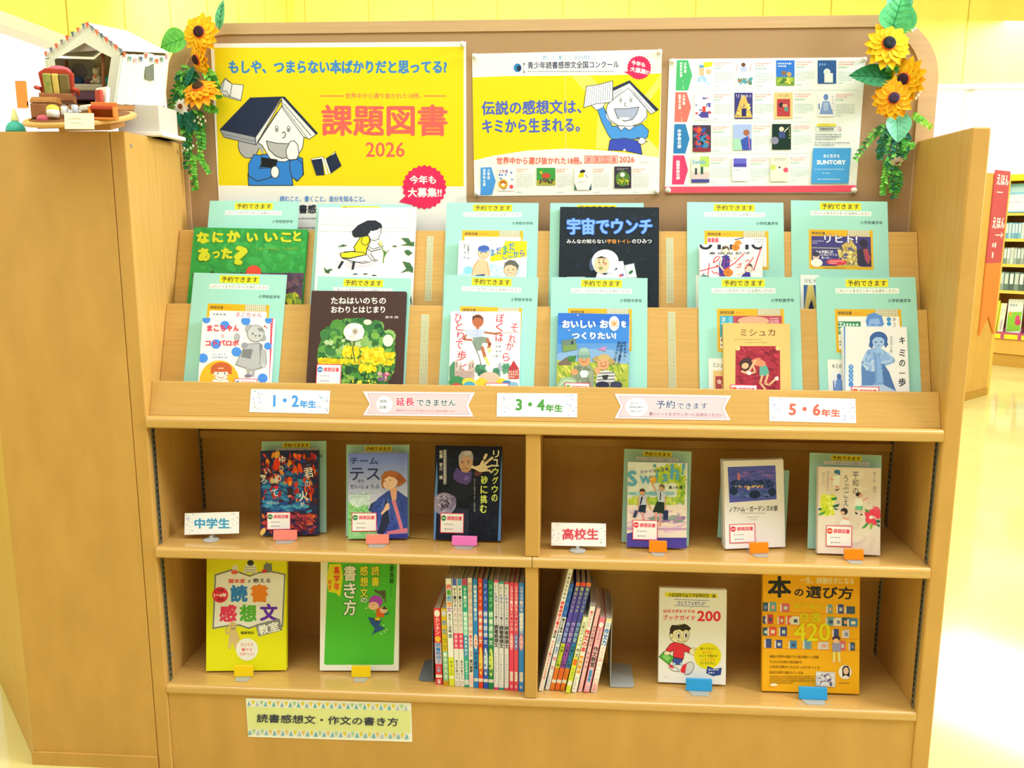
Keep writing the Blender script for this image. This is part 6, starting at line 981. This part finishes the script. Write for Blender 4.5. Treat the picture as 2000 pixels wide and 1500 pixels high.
def sprig(par, pts, ll, lw, cols, n=14, seed=1, up=Vector((0, -1, 0)), ang=.9, name='fern_sprig'):
    r = random.Random(seed); mb = MB(); pts = [Vector(p) for p in pts]; mb.tube(pts, .0009, mat(cols[0]), 5)
    def at(t):
        t *= len(pts)-1; i = min(int(t), len(pts)-2); return pts[i].lerp(pts[i+1], t-i), (pts[i+1]-pts[i]).normalized()
    for i in range(n):
        t = (i+.5)/n; p, d = at(t); s = d.cross(up).normalized(); k = ll*(1-.45*t)
        for q in (-1, 1):
            v = (d*cos(ang)+s*q*sin(ang)+up*r.uniform(-.1, .5)).normalized(); leaf_on(mb, p, p+v*k*r.uniform(.8, 1.15), lw, mat(cols[r.randrange(len(cols))]), up+Vector((r.uniform(-.4, .4), 0, r.uniform(-.2, .5))), .2, 4)
    return mb.build(name, par, smooth=True)
LT, MD, DK_, TE = '#7fd85a', '#4fa83a', '#2f7a3a', '#1f6e58'
GL = thing('sunflower_garland', 'artificial sunflower garland with a white daisy, beside the toy tent', 'garland', loc=W(388, 110, .22), group=None)
GR = thing('sunflower_garland', 'artificial sunflower garland with a pointed dark leaf, by the covers poster', 'garland', loc=W(1745, 150, .22))
class In:
    """builds a garland's parts in its own frame"""
    def __init__(s, g): s.g = g
    def __call__(s, x, y, Y=.215): return W(x, y, Y)-s.g.location
g = In(GL)
big_leaf(GL, g(366, 72), g(311, 92), .052, LT, '#4fae4a'); big_leaf(GL, g(428, 58), g(434, -2), .022, '#7fdca0', '#3f9a6a', nrm=Vector((-.2, -1, 0)))
flower(GL, g(390, 63, .20), Vector((-.05, -1, .1)), .040, 1, ccol='#4f3038', cr=.28)
flower(GL, g(386, 116, .205), Vector((-.75, -.8, -.35)), .034, 2, cr=.3)
flower(GL, g(388, 172, .195), Vector((-.1, -.65, .75)), .042, 3, cr=.28, ccol='#5a4424', droop=.55, pcol=('#fbc21c', '#f39a18'))
flower(GL, g(353, 208, .20), Vector((-.1, -1, .05)), .0165, 4, ('#f4f2ee', '#e6e2da'), '#9a5a30', 'daisy', 12, 1, .3, '#c8a060')
for i, (pts, ll, lw, cl) in enumerate([
    (((372, 128), (352, 150), (338, 190), (334, 222)), .017, .006, (MD, LT, DK_)), (((378, 135), (372, 165), (362, 190)), .02, .008, (DK_, TE, MD)), (((398, 135), (412, 150), (420, 172)), .016, .008, (MD, LT)),
    (((346, 215), (340, 240), (333, 262)), .013, .006, (LT, MD)), (((365, 212), (362, 245), (368, 290), (376, 340), (382, 372)), .018, .008, (MD, DK_, LT)), (((378, 212), (380, 240), (390, 280), (394, 312)), .013, .006, (LT, '#8ad84a')),
    (((370, 240), (366, 275), (364, 330)), .016, .009, (DK_, TE)), (((385, 300), (398, 318), (408, 338)), .012, .006, (MD, LT)), (((398, 205), (412, 212), (424, 216)), .014, .009, (LT, MD)), (((376, 300), (380, 335), (384, 366)), .012, .006, (LT, MD)), (((356, 140), (350, 165), (345, 200)), .015, .008, (MD, TE)), (((366, 150), (350, 180), (352, 235)), .02, .009, (MD, DK_, LT)), (((404, 140), (418, 160), (428, 190)), .018, .009, (DK_, MD, LT)), (((358, 215), (364, 250), (369, 300)), .018, .009, (MD, LT, DK_)), (((384, 215), (392, 245), (396, 290)), .018, .009, (DK_, MD))]):
    sprig(GL, [g(x, y, .225) for x, y in pts], ll, lw, cl, 12, i)
for b_, t_, w_ in (((360, 215), (352, 252), .02), ((368, 218), (384, 256), .024), ((374, 215), (366, 262), .022), ((378, 130), (362, 170), .014)): big_leaf(GL, g(*b_, .222), g(*t_, .215), w_, TE, '#2f8a6a')
def buds(par, f, pts, col):
    mb = MB()
    for x, y in pts: mb.ball(f(x, y, .212), .0024, .0024, .0032, mat(col), 8)
    mb.build('bud_spray', par, smooth=True)
buds(GL, g, [(380, 236), (386, 229), (391, 233), (397, 228), (401, 236), (388, 240), (393, 243)], '#cfc3a0'); buds(GL, g, [(360, 290), (366, 293), (372, 289), (377, 285), (356, 294)], '#c8d0b0')
g = In(GR)
big_leaf(GR, g(1740, 64, .215), g(1765, -8, .2), .078, '#6fdc86', '#2f9a6a', nrm=Vector((.2, -1, .2))); big_leaf(GR, g(1752, 30, .225), g(1760, -30, .225), .05, '#7fe0b0', '#3f9a6a')
flower(GR, g(1735, 86, .20), Vector((0, -1, .25)), .046, 5, ccol='#34424e', cr=.27, pcol=('#fbd61c', '#f7c414'))
flower(GR, g(1766, 155, .205), Vector((-.75, -.6, -.1)), .042, 6, cr=.28, ccol='#4a3448')
flower(GR, g(1745, 192, .198), Vector((-.15, -1, .05)), .042, 7, cr=.25, ccol='#5a4a6a', pcol=('#fbcf1c', '#f5a81a'))
big_leaf(GR, g(1740, 152, .215), g(1661, 145, .2), .046, '#238a4c', '#1a6a40', lab='pointed dark green leaf', nrm=Vector((0, -1, .3)))
big_leaf(GR, g(1752, 218, .215), g(1756, 278, .205), .05, '#4fb890', '#8fd8b8', nrm=Vector((0, -1, .1)))
flower(GR, g(1752, 316, .21), Vector((.05, -.7, -.75)), .014, 8, ('#efe9e4', '#ddd4d0'), '#b08a7a', 'daisy', 9, 1, .3, '#b8a090', droop=.2)
for i, (pts, ll, lw, cl) in enumerate([
    (((1738, 120), (1742, 155), (1742, 200)), .012, .006, ('#8ad04a', MD, '#c8c848')), (((1750, 118), (1746, 150), (1740, 180)), .014, .007, (MD, LT)), (((1782, 222), (1800, 236), (1817, 248)), .012, .006, ('#8fd83a', LT, '#b8dc4a')),
    (((1732, 246), (1710, 258), (1690, 282), (1670, 312)), .015, .006, (DK_, MD, LT)), (((1735, 250), (1722, 280), (1718, 310)), .017, .007, (TE, DK_)), (((1765, 258), (1770, 280), (1764, 308)), .015, .007, (TE, MD)),
    (((1745, 262), (1736, 300), (1740, 340), (1745, 388)), .018, .008, (TE, DK_, MD)), (((1752, 265), (1750, 310), (1742, 370)), .018, .008, (DK_, TE, LT)), (((1735, 310), (1728, 345), (1724, 380)), .014, .006, (MD, LT)), (((1755, 290), (1772, 288), (1784, 284)), .012, .008, (LT, MD)), (((1760, 60), (1772, 58), (1786, 54)), .010, .005, ('#b8d878', LT)), (((1748, 330), (1756, 350), (1750, 376)), .015, .007, (DK_, MD))]):
    sprig(GR, [g(x, y, .225) for x, y in pts], ll, lw, cl, 12, 40+i)
for b_, t_, w_ in (((1742, 122), (1728, 112), .012), ((1744, 124), (1756, 116), .012), ((1742, 128), (1730, 140), .012), ((1746, 128), (1752, 142), .012)): big_leaf(GR, g(*b_), g(*t_, .205), w_, '#5fb848', MD)
buds(GR, g, [(1752, 140), (1756, 135), (1750, 146), (1793, 186), (1797, 178), (1789, 192), (1782, 60), (1787, 56)], '#f0eee6')
# ---------------------------------------------------------------- toy tent and toy furniture on top of the bookcase end
TZ = 1.307
def Pz(x, y, Y): return W(x, y, Y)
TT = thing('toy_tent', 'white toy canvas tent with bunting on top of the bookcase end', 'toy tent')
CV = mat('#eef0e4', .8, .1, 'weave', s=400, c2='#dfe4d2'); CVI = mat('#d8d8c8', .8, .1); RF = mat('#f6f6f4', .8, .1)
yF, yR, yB, yL = .062, .062, .185, .12
FL, FR, BR_ = (92, yL), (236, yF), (328, yB)
A0 = W(172, 48, .09); A1 = W(247, 63, .215); EL = W(88, 110, yL); ER = W(241, 102, yF-.004); EB = W(331, 106, yB); FLb = W(100, 204, yL); FRb = W(226, 204, yF); BRb = W(322, 206, yB); BLb = FLb+(BRb-FRb); EBL = EL+(EB-ER)
b = MB(); off = Vector((0, 0, .0035))
def sheet3(mb, pts, m, t=.0018):
    pts = [Vector(p) for p in pts]; n = (pts[1]-pts[0]).cross(pts[2]-pts[0]).normalized()*t; k = len(pts)
    mb.add(pts+[p+n for p in pts], [tuple(range(k)), tuple(range(k, 2*k))[::-1]]+[(i, (i+1) % k, (i+1) % k+k, i+k) for i in range(k)], m)
sheet3(b, [A0+off, A1+off, EB+off, ER+off], RF); sheet3(b, [A0+off, EL+off, EBL+off, A1+off], RF); b.build('tent_roof', TT)
b = MB(); wT = lambda p, q: p
WT = FRb.lerp(ER, .97); WB = BRb.lerp(EB, .97); nW = 10; vs = []; fs = []
for i in range(nW*3+1):
    t = i/(nW*3); o_ = Vector((0, -1, 0))*.0035*sin(i*1.25)*(1 if t < .4 else .25); vs += [FRb.lerp(BRb, t)+o_, WT.lerp(WB, t)+o_*.5]
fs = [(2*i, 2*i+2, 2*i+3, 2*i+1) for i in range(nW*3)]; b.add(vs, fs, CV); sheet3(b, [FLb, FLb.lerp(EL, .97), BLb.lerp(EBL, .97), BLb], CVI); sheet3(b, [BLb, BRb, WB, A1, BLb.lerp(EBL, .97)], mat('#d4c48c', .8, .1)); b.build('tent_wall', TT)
b = MB()
gp = [A0, EL, EL.lerp(ER, .12)+Vector((0, 0, -.008)), EL.lerp(ER, .3)+Vector((0, 0, .004)), A0.lerp((EL+ER)/2, .62), EL.lerp(ER, .72)+Vector((0, 0, .002)), EL.lerp(ER, .9)+Vector((0, 0, -.012)), ER]
fr = Vector((0, -.002, 0)); vs = [p+fr for p in gp]; b.add(vs, [(0, 1, 2, 3), (0, 3, 4), (0, 4, 5), (0, 5, 6, 7)], CV); sheet3(b, [A0.lerp(A1, .04)+Vector((0, 0, -.004)), EL.lerp(EBL, .1)+Vector((.02, 0, .006)), ER.lerp(EB, .1)+Vector((-.02, 0, .006))], mat('#cfcad0', .8, .1)); b.build('tent_gable', TT)
for (p0, p1), nm in (((FLb, EL), 0), ((FRb, ER), 1)):
    b = MB(); dr = (ER-EL).normalized()*(1 if nm == 0 else -1); vs = []
    for i in range(13): o_ = dr*(.0022*i)+Vector((0, -.003*abs(sin(i*1.1))-.001, 0)); vs += [p0+o_*1.0, p1.lerp(p0, .06)+o_]
    b.add(vs, [(2*i, 2*i+2, 2*i+3, 2*i+1) for i in range(12)], CV); b.build('tent_curtain', TT, smooth=True)
def rod(p0, p1, r, m, nm): MB().tube([p0, p1], r, m, 8).build(nm, TT, smooth=True)
POLE = mat('#9a5a34'); rod(W(203, 205, .105), W(201, 92, .105), .0032, POLE, 'tent_pole'); rod(W(131, 205, .15), W(130, 118, .15), .003, POLE, 'tent_pole')
b = MB(); sheet3(b, [FLb+Vector((0, 0, -.001)), FRb+Vector((.002, 0, -.001)), BRb+Vector((0, 0, -.001)), BLb+Vector((0, 0, -.001))], mat('#a9743f'), -.009); b.build('tent_floor', TT)
b = MB(); b.prism([(-.012, 0), (.010, 0), (.013, .045), (-.012, .045)], -.001, .001, mat('#6f7464'), 'y'); b.prism([(-.015, .044), (.014, .044), (.012, .05), (-.012, .05)], -.0025, .001, mat('#e8ecd8'), 'y'); k = b.build('tent_window', TT); k.location = W(293, 156, .132)
k.rotation_euler = (0, 0, atan2((BRb-FRb).y, (BRb-FRb).x))
def flag(p, d, c): 
    d = d.normalized(); mb = MB().prism([(-.0042, 0), (.0042, 0), (.0005, -.0095), (-.0005, -.0095)], -.0005, .0005, mat(c), 'y'); k = mb.build('bunting_flag', TT); k.location = p; k.rotation_euler = (0, 0, atan2(d.y, d.x))
FC = ('#e8643c', '#7a8698', '#e87a50', '#5f7a84', '#e85a44', '#8a8a94')
for i in range(8): flag(A0.lerp(EL, .06+i*.125)+Vector((0, -.007, .004)), ER-EL, FC[(i+1) % 6])
for i in range(8): flag(A0.lerp(ER, .03+i*.135)+Vector((0, -.007, .004)), ER-EL, FC[i % 6])
for i in range(9): flag(ER.lerp(EB, .05+i*.115)+Vector((0, -.006, -.001-.010*sin(pi*((i*.115*2.2) % 1)))), EB-ER, ('#e8643c', '#6a9a8a', '#f0a0b0', '#5f6a84', '#e0705a', '#7a8698')[i % 6])
MB().box(W(222, 235, .09).x, W(318, 235, .12).x, .105, .185, TZ+.0005, BRb.z-.0105, mat('#cfc9bd')).box(W(219, 235, .07).x, W(322, 235, .1).x, .085, .19, TZ+.0005, TZ+.008, mat('#f2f0ec')).build('tent_plinth', TT, .001, label='grey white plinth')
# round deck tilted towards the room
def tilted(c, ax, ay, az=0): return Matrix.Translation(c) @ Matrix.Rotation(az, 4, 'Z') @ Matrix.Rotation(ax, 4, 'X') @ Matrix.Rotation(ay, 4, 'Y')
dk = thing('toy_deck', 'round blond wooden deck tilted before the toy tent', 'toy deck', M=tilted(W(158, 232, -.012), .24, -.02))
MB().lathe([(.094, -.004), (.096, -.001), (.096, .002), (.094, .004)], mat('#dfb06a', .4, .4, 'wood', scale=(30, 1.2, 30), amp=.08), 48).build('deck_board', dk, smooth=False)
MB().lathe([(.085, .0041), (.085, .005)], mat('#8a5a34', .6, .2, 'wood', scale=(30, 1.2, 30), amp=.12), 40).build('deck_top', dk)
MB().box(-.05, .05, .005, .06, -.022, -.0045, mat('#b8844a')).box(-.05, .05, -.06, -.03, -.009, -.0045, mat('#b8844a')).build('deck_foot', dk)
def toy(nm, lab, cat, x, y, Y, az=0, ax=0, grp='toy furniture by the tent'): return thing(nm, lab, cat, group=grp, M=tilted(W(x, y, Y), ax, 0, az))
RED = mat('#b8442c'); ORG = mat('#d8823a'); WHT = mat('#eef0e6'); BRN = mat('#96603a', .5, .3, 'wood', scale=(20, 60, 20), amp=.15); PNK = mat('#e0788a', .8, .1, 'weave', s=200, c2='#c85a6a'); GRN = mat('#5a8a44', .8, .1, 'weave', s=150, c2='#c8b05a')
t = toy('toy_armchair', 'toy patchwork armchair with pink and green cushion at the tent mouth', 'toy chair', 114, 200, .01, .35)
MB().box(-.028, .028, -.02, .022, .0, .014, BRN).build('seat', t, .002); MB().prism([(-.026, .008), (.026, .008), (.030, .05), (.018, .058), (-.018, .058), (-.030, .05)], .012, .02, RED, 'y', Matrix.Rotation(.25, 4, 'X')).build('backrest', t, .002)
MB().box(-.021, -.007, -.001, .010, .012, .050, GRN, Matrix.Rotation(.25, 4, 'X')).box(-.006, .005, -.001, .010, .012, .05, mat('#d8c060'), Matrix.Rotation(.25, 4, 'X')).box(.006, .022, -.001, .010, .012, .05, mat('#7a6a3a'), Matrix.Rotation(.25, 4, 'X')).build('cushion', t, .002, label='striped green and yellow cushion'); MB().ball((.004, .008, .055), .022, .009, .012, PNK).build('headrest', t, smooth=True, label='pink headrest')
for sx in (-1, 1): MB().tube([(sx*.031, -.022, .022), (sx*.031, .02, .026), (sx*.03, .03, .02)], .0035, RED, 8).build('arm', t, smooth=True)
t = toy('toy_chair', 'toy white chair with a red back cushion on the deck', 'toy chair', 188, 217, -.02, -.5)
MB().box(-.018, .018, -.022, .014, -.002, .009, WHT).build('seat', t, .003); MB().box(-.018, .018, .006, .015, .009, .046, WHT, Matrix.Rotation(-.15, 4, 'X')).build('backrest', t, .004); MB().box(.004, .02, -.004, .005, .012, .036, RED).build('cushion', t, .003, label='red cushion')
t = toy('toy_bench', 'toy orange wooden crate bench with a red seat, near the tray rim', 'toy bench', 203, 234, -.066, .25, .1)
MB().box(-.022, .022, -.012, .014, .0, .004, ORG).box(-.022, -.018, -.012, .014, .004, .022, ORG).box(.018, .022, -.012, .014, .004, .022, ORG).box(-.022, .022, .011, .014, .004, .03, ORG).build('frame', t, .001); MB().box(-.018, .018, -.011, .0105, .017, .024, RED).build('seat', t, .002)
t = toy('toy_chest', 'toy brown wooden chest at the outer edge of the deck', 'toy chest', 93, 233, -.03, .15)
MB().box(-.022, .022, -.016, .016, 0, .026, BRN).build('body', t, .002); MB().prism([(-.016, .027)]+[(-.016*cos(pi*i/8), .027+.012*sin(pi*i/8)) for i in range(1, 8)]+[(.016, .027)], -.022, .022, mat('#a9743a', .5, .3, 'wood', scale=(20, 60, 20), amp=.12)).build('lid', t, .001)
for sx in (-1, 1): MB().box(sx*.018-.003, sx*.018+.003, -.017, -.012, -.003, -.0002, mat('#4a3020')).build('foot', t)
t = toy('toy_cake', 'tiny white cake with a yellow top before the toy chest', 'toy cake', 104, 225, -.062, 0, 0); MB().lathe([(.010, -.004), (.011, .006), (.010, .009)], WHT, 16).build('cake_base', t, smooth=True); MB().ball((0, 0, .011), .011, .010, .007, mat('#f0d84a')).build('topping', t, smooth=True)
t = toy('toy_cushion', 'tiny pink cushion lying before the toy chest', 'toy cushion', 84, 232, -.066); MB().ball((0, 0, 0), .012, .006, .007, PNK).build('cover', t, smooth=True)
for x, y, s_, lb in ((127, 222, .006, 'toy grey white mug beside the chest, the wider one'), (147, 219, .0055, 'toy blue and white mug nearer the white chair')):
    t = toy('toy_mug', lb, 'toy mug', x, y+4, -.05, 0, 0, 'toy mugs'); MB().lathe([(s_*.8, 0), (s_, .002), (s_, .015), (s_*.85, .016)], mat('#dfe2e4' if s_ > .0057 else '#c8d0e0'), 14).build('mug_body', t, smooth=True); MB().tube([(s_, 0, .012), (s_*1.7, 0, .010), (s_*1.7, 0, .006), (s_, 0, .004)], .0009, mat('#dfe2e4'), 6).build('handle', t)
t = toy('name_plate', 'cream card plate leaning at the front of the deck', 'sign', 155, 252, -.117, .12, -.12, None); t.pop('group', None) if 'group' in t else 0
b = MB().box(-.0245, .0245, 0, .0016, 0, .027, mat('#f4f0d4')); a = Art(.049, .027, [(0, 0), (49, 0), (49, 27), (0, 27)]); a.d(8, 7, 40, 12, 1, '#c8b87a'); a.d(10, 15, 42, 19, 1, '#c8c09a'); a.put(b, -.0001); b.build('card', t)
bd = thing('toy_bed', 'toy bed with a beige blanket inside the tent', 'toy bed', group='toy furniture by the tent', M=tilted(W(180, 199, .15), 0, 0, .1))
MB().box(-.042, .042, -.03, .03, 0, .016, mat('#5a3a4a')).build('under_bed_shade', bd, .001); MB().box(-.043, .043, -.032, .03, .0165, .03, mat('#b8b09a', .8, .1, 'weave', s=200, c2='#a49a84')).build('blanket', bd, .003)  # lower block takes the colour of the purple shade under the bed
for nm, lab, x, y, rx, rz, c in (('toy_pillow', 'teal toy pillow on the bed beside the tent curtain', 209, 163, .013, .009, '#3f9a94'), ('toy_pillow', 'dark blue toy pillow on the bed behind the patchwork armchair', 152, 162, .014, .008, '#34507a'), ('toy_pillow', 'round grey toy cushion standing at the back of the tent', 156, 148, .016, .016, '#8a8a94'), ('toy_pillow', 'purple brown toy pillow in the middle of the bed', 175, 163, .010, .006, '#6a4458')):
    t = toy(nm, lab, 'toy pillow', x, y+1, .15 if rz < .012 else .175, 0, 0, 'toy pillows in the tent'); MB().ball((0, 0, rz*.6), rx, .009, rz, mat(c, .8, .1, 'weave', s=300, c2=c)).build('cover', t, smooth=True)
t = toy('toy_bear', 'small cream toy bear sitting on the bed', 'toy animal', 190, 161, .145, 0, 0, None); b = MB(); cb = mat('#cfc09a', .9, .1); b.ball((0, 0, .006), .009, .007, .010, cb).ball((0, -.001, .02), .007, .006, .007, cb).ball((-.005, 0, .026), .0025, .002, .0025, cb).ball((.005, 0, .026), .0025, .002, .0025, cb).ball((-.007, -.005, .0), .004, .005, .003, cb).ball((.007, -.005, .0), .004, .005, .003, cb); b.build('body', t, smooth=True); MB().ball((0, -.007, .010), .003, .0015, .003, mat('#e0703a')).build('bow', t, smooth=True, label='orange bow')
t = thing('toy_spinning_top', 'small teal dome with a pale yellow pointed tip on the bookcase end', 'toy', loc=(W(31, 255, .025).x, .025, TZ+.0006)); MB().lathe([(.017, 0), (.0175, .004), (.016, .011), (.012, .017), (.006, .0205)], mat('#3fb8a8', .4, .4), 24).build('dome', t, smooth=True); MB().lathe([(.006, .0205), (.0075, .023), (.004, .036), (.0008, .046)], mat('#eef0a8', .5), 16).build('tip', t, smooth=True)
# ---------------------------------------------------------------- orange flag sign on the window wall
pA = W(-14, 158, 2.62); pB = W(29, 158, 2.62); pC = W(31, 211, 2.62)
t = thing('wall_sign', 'orange sign sticking out from the white window wall', 'sign', loc=(0, 2.62, 0)); t['category'] = 'sign'
b = MB().box(-2.597, pB.x, 0, .012, pC.z, pB.z, mat('#f0963c')); a = Art(pB.x+2.597, pB.z-pC.z, [(0, 0), (30, 0), (30, 52), (0, 52)]); a.v('一', 4, 20, 30, 8, '#5a3414', .04); a.d(1, 10, 8, 42, 5, '#6a3c14', .7)
T_ = Matrix.Translation(((pB.x-2.597)/2, 0, pC.z)); a.put(b, -.0001, T_); b.build('sign_plate', t); MB().box(-2.6, -2.597, .001, .011, pC.z+.01, pC.z+.03, STEEL).build('wall_bracket', t)
# ---------------------------------------------------------------- far bookcases beyond the aisle
FY = mat('#dfae52', .45, .3, 'wood', amp=.06); UPV = Vector((0, 0, 1))
pa = hit(1887, 782, Vector(), UPV); pb = hit(1926, 771, Vector(), UPV); dA = (pb-pa).normalized(); nA = dA.cross(UPV)
MA = Matrix((dA, -nA, UPV)).transposed().to_4x4(); MA.translation = pb
EA = thing('aisle_bookcase_end', 'yellow wood bookcase end carrying the red aisle sign across the aisle', 'bookcase', M=MA)
MB().box(-.75, 0, 0, .035, 0.05, 1.5, FY).build('end_panel', EA, .003); MB().box(-.75, 0, -.006, .035, 0, .05, mat('#c8983e')).build('plinth', EA); MB().box(.0, .05, .0, .035, 0, 1.5, mat('#ecc85a', .45, .3)).build('corner_post', EA, .002)
h2 = lambda x, y: MA.inverted() @ hit(x, y, pb, nA)
q = [h2(*p) for p in ((1952, 333), (1930, 514), (1917, 655), (1906, 620), (1885, 655))]
zt, zm, zb_ = q[0].z, q[1].z, q[2].z; xr = -.004; SW = .235
sg = thing('aisle_sign', 'tall red and orange pennant sign on the far bookcase end', 'sign', M=MA @ Matrix.Translation((xr, -.003, 0)))
b = MB(); b.box(-SW, 0, -.008, 0, zm, zt, mat('#d0545a')); a = Art(SW, zt-zm, [(0, 0), (100, 0), (100, (zt-zm)/SW*100), (0, (zt-zm)/SW*100)])
a.t('えほん', 12, 10, 94, 40, '#fbf4f2', .04); a.r(20, 58, 60, 61, '#fbf4f2'); a.t('えほん', 12, 128, 96, 160, '#fbf4f2', .04); a.l('40,178 90,178', 3, '#fbf4f2'); a.l('78,171 90,178 78,185', 3, '#fbf4f2'); a.d(25, 196, 94, 216, 1, '#fbf4f2', .8); a.d(30, 224, 62, 244, 1, '#fbf4f2', .8)
a.put(b, -.0081, Matrix.Translation((-SW/2, 0, zm))); b.build('red_panel', sg); MB().prism([(-SW, zm), (0, zm), (0, zb_), (-SW*.5, zb_+.13), (-SW, zb_)], -.008, 0, mat('#f28c3c'), 'y').build('orange_tail', sg)
S0 = hit(1930, 712.5, Vector(), UPV); xb = Vector((.74, -.67, 0)).normalized(); nB = xb.cross(UPV); MBm = Matrix((xb, -nB, UPV)).transposed().to_4x4(); MBm.translation = S0; iB = MBm.inverted()
zz = lambda y, x=1982: (iB @ hit(x, y, S0, nB)).z
XB = lambda x, y=480: (iB @ hit(x, y, S0, nB)).x
SB = thing('aisle_bookcase', 'yellow wood bookcase with rows of cases and a book bin across the aisle', 'bookcase', M=MBm); BW = .95; X0 = -.06
MB().box(X0, X0+.03, 0, .3, 0, zz(340), mat('#ecc85a', .45, .3)).build('side_panel', SB, .002); MB().box(X0+BW, X0+BW+.03, 0, .3, 0, zz(340), FY).build('side_panel', SB, .002); MB().box(X0+.03, X0+BW, .28, .3, .05, zz(340), mat('#b98a48')).build('back_panel', SB)
MB().box(X0+.03, X0+BW, .0, .28, zz(352), zz(340), mat('#ecc85a', .45, .3)).build('top_board', SB); MB().box(X0+.035, X0+BW-.01, -.006, 0, zz(353), zz(342), mat('#f4e61a')).build('label_strip', SB, label='bright yellow label strip')
for y0, y1 in ((416, 421), (466, 472), (516, 522), (568, 574)): MB().box(X0+.03, X0+BW, 0, .28, zz(y1), zz(y0), mat('#ecc85a', .45, .3)).build('shelf', SB, .002)
MB().box(X0+.03, X0+BW, .0, .28, zz(693), zz(664), FY).build('drawer_front', SB, .002); MB().box(X0+.03, X0+BW, .015, .28, 0, zz(694), mat('#c8983e')).build('plinth', SB); MB().box(X0+.03, X0+BW, -.01, .0, zz(664), zz(650), mat('#b8547a')).build('bin_rail', SB, label='dusky pink bin rail')
for i in range(7): x = X0+.085+i*.13; MB().box(x-.052, x+.05, -.013, -.010, zz(663), zz(654), mat('#f2dc2a')).build('bin_label', SB, label='yellow bin label'); MB().prism([(.0, zz(662)), (.25, zz(662)), (.25, zz(625)), (.0, zz(650))], x+.056, x+.060, mat('#b8547a')).build('bin_divider', SB)
t = thing('leaning_picture_book', 'pale blue and white picture book leaning on the top ledge of the far bookcase', 'book', M=MBm @ Matrix.Translation((X0+.178, .05, zz(415)+.002)) @ Matrix.Rotation(-.2, 4, 'X'))
hb = zz(357)-zz(415); b = MB().box(-.14, .14, 0, .001, 0, hb, mat('#9ad0ea')); a = Art(.28, hb, [(0, 0), (28, 0), (28, 36), (0, 36)]); a.bg('#8accea'); a.p('2,14 20,13 18,34 1,34', '#f4f6fa'); a.p('3,4 24,3 23,10 3,11', '#b8e0f2'); a.d(4, 22, 16, 24, 1, '#c88aa8'); a.put(b, -.0001); b.build('cover', t); MB().box(-.138, .138, .001, .012, .001, hb-.001, WHT).build('page_block', t)
def cases(y0, y1, cols, grp, lab, wd, seed, n):
    r = random.Random(seed); x = X0+.036; first = {}; hgt = zz(y0)-zz(y1)
    for i in range(n):
        c = r.choice(cols)
        if c not in first:
            o = thing('disc_case', lab, 'case', group=grp); b = MB().box(-wd/2, wd/2, 0, .13, 0, hgt, mat(c, .3, .4)); b.box(-wd*.36, wd*.36, -.0006, 0, hgt*.35, hgt*.92, mat(r.choice(('#f0f2f4', '#d8e4ea', '#c8d0d0')), .3)); b.build('case_body', o, .001); first[c] = o
        else:
            s_ = first[c]; o = s_.copy(); COL.objects.link(o)
            for ch in s_.children: d_ = ch.copy(); COL.objects.link(d_); d_.parent = o
        o.matrix_world = MBm @ Matrix.Translation((x+wd/2, .012+r.uniform(0, .006), zz(y1+3)+.0005)); x += wd+.0015
cases(432, 463, ('#7ab4d0', '#9ac8da', '#c8dce4', '#6aa0c0'), 'pale blue cases on the upper shelf across the aisle', 'slim pale blue disc case in the upper row across the aisle', .022, 1, 17)
cases(481, 513, ('#a8b8b0', '#c8d4cc', '#7a9088', '#9aa8a8'), 'grey green cases on the middle shelf across the aisle', 'slim grey green disc case in the middle row across the aisle', .024, 2, 16)
cases(529, 565, ('#5f7a74', '#7a9088', '#8aa098', '#4f6660'), 'dark green cases on the lower shelf across the aisle', 'thick dark green case in the lower row across the aisle', .036, 3, 10)
for i, (xp, wd, ht, c, rz, lab, dr) in enumerate(((-.004, .046, 592, '#d8e04a', .03, 'lime green picture book at the post end of the far book bin', 0), (.046, .05, 597, '#e8ecd8', .02, 'white and yellow picture book tilted in the far book bin', 1), (.1475, .115, 588, '#e4ecf0', -.03, 'white and green picture book with a pink figure in the far book bin', 2), (.278, .11, 600, '#6ab8c8', .05, 'teal picture book behind the last divider of the far book bin', 3))):
    hh = zz(ht)-zz(660); x = xp; t = thing('picture_book', lab, 'book', group='picture books in the far bin', M=MBm @ Matrix.Translation((x, .03+i*.012, zz(660)+.012)) @ Matrix.Rotation(rz, 4, 'Y') @ Matrix.Rotation(-.12, 4, 'X'))
    b = MB().box(-wd/2, wd/2, 0, .0015, 0, hh, mat(c, .35, .4)); a = Art(wd, hh, [(0, 0), (20, 0), (20, 30), (0, 30)]); a.bg(c)
    if dr == 2: a.p('1,11 19,10 19,26 1,27', '#8ac83a'); a.e(14, 16, 3, 3, '#d84a7a'); a.e(15, 19, 4, 2.4, '#c83a6a'); a.e(4, 12, 2, 2, '#f4a84a'); a.d(3, 3, 17, 7, 1, '#8aa0b0')
    elif dr == 1: a.p('0,0 4,0 6,30 0,30', '#e8e03a'); a.d(7, 5, 18, 12, 2, '#a8b0c0'); a.e(12, 20, 4, 5, '#c8b8c8')
    else: a.d(4, 5, 16, 12, 2, '#f4f6e8')
    a.put(b, -.0001); b.build('cover', t); MB().box(-wd/2+.002, wd/2-.002, .0015, .010, .002, hh-.002, WHT).build('page_block', t)
bpy.data.objects.remove(_to); bpy.data.curves.remove(_cu)
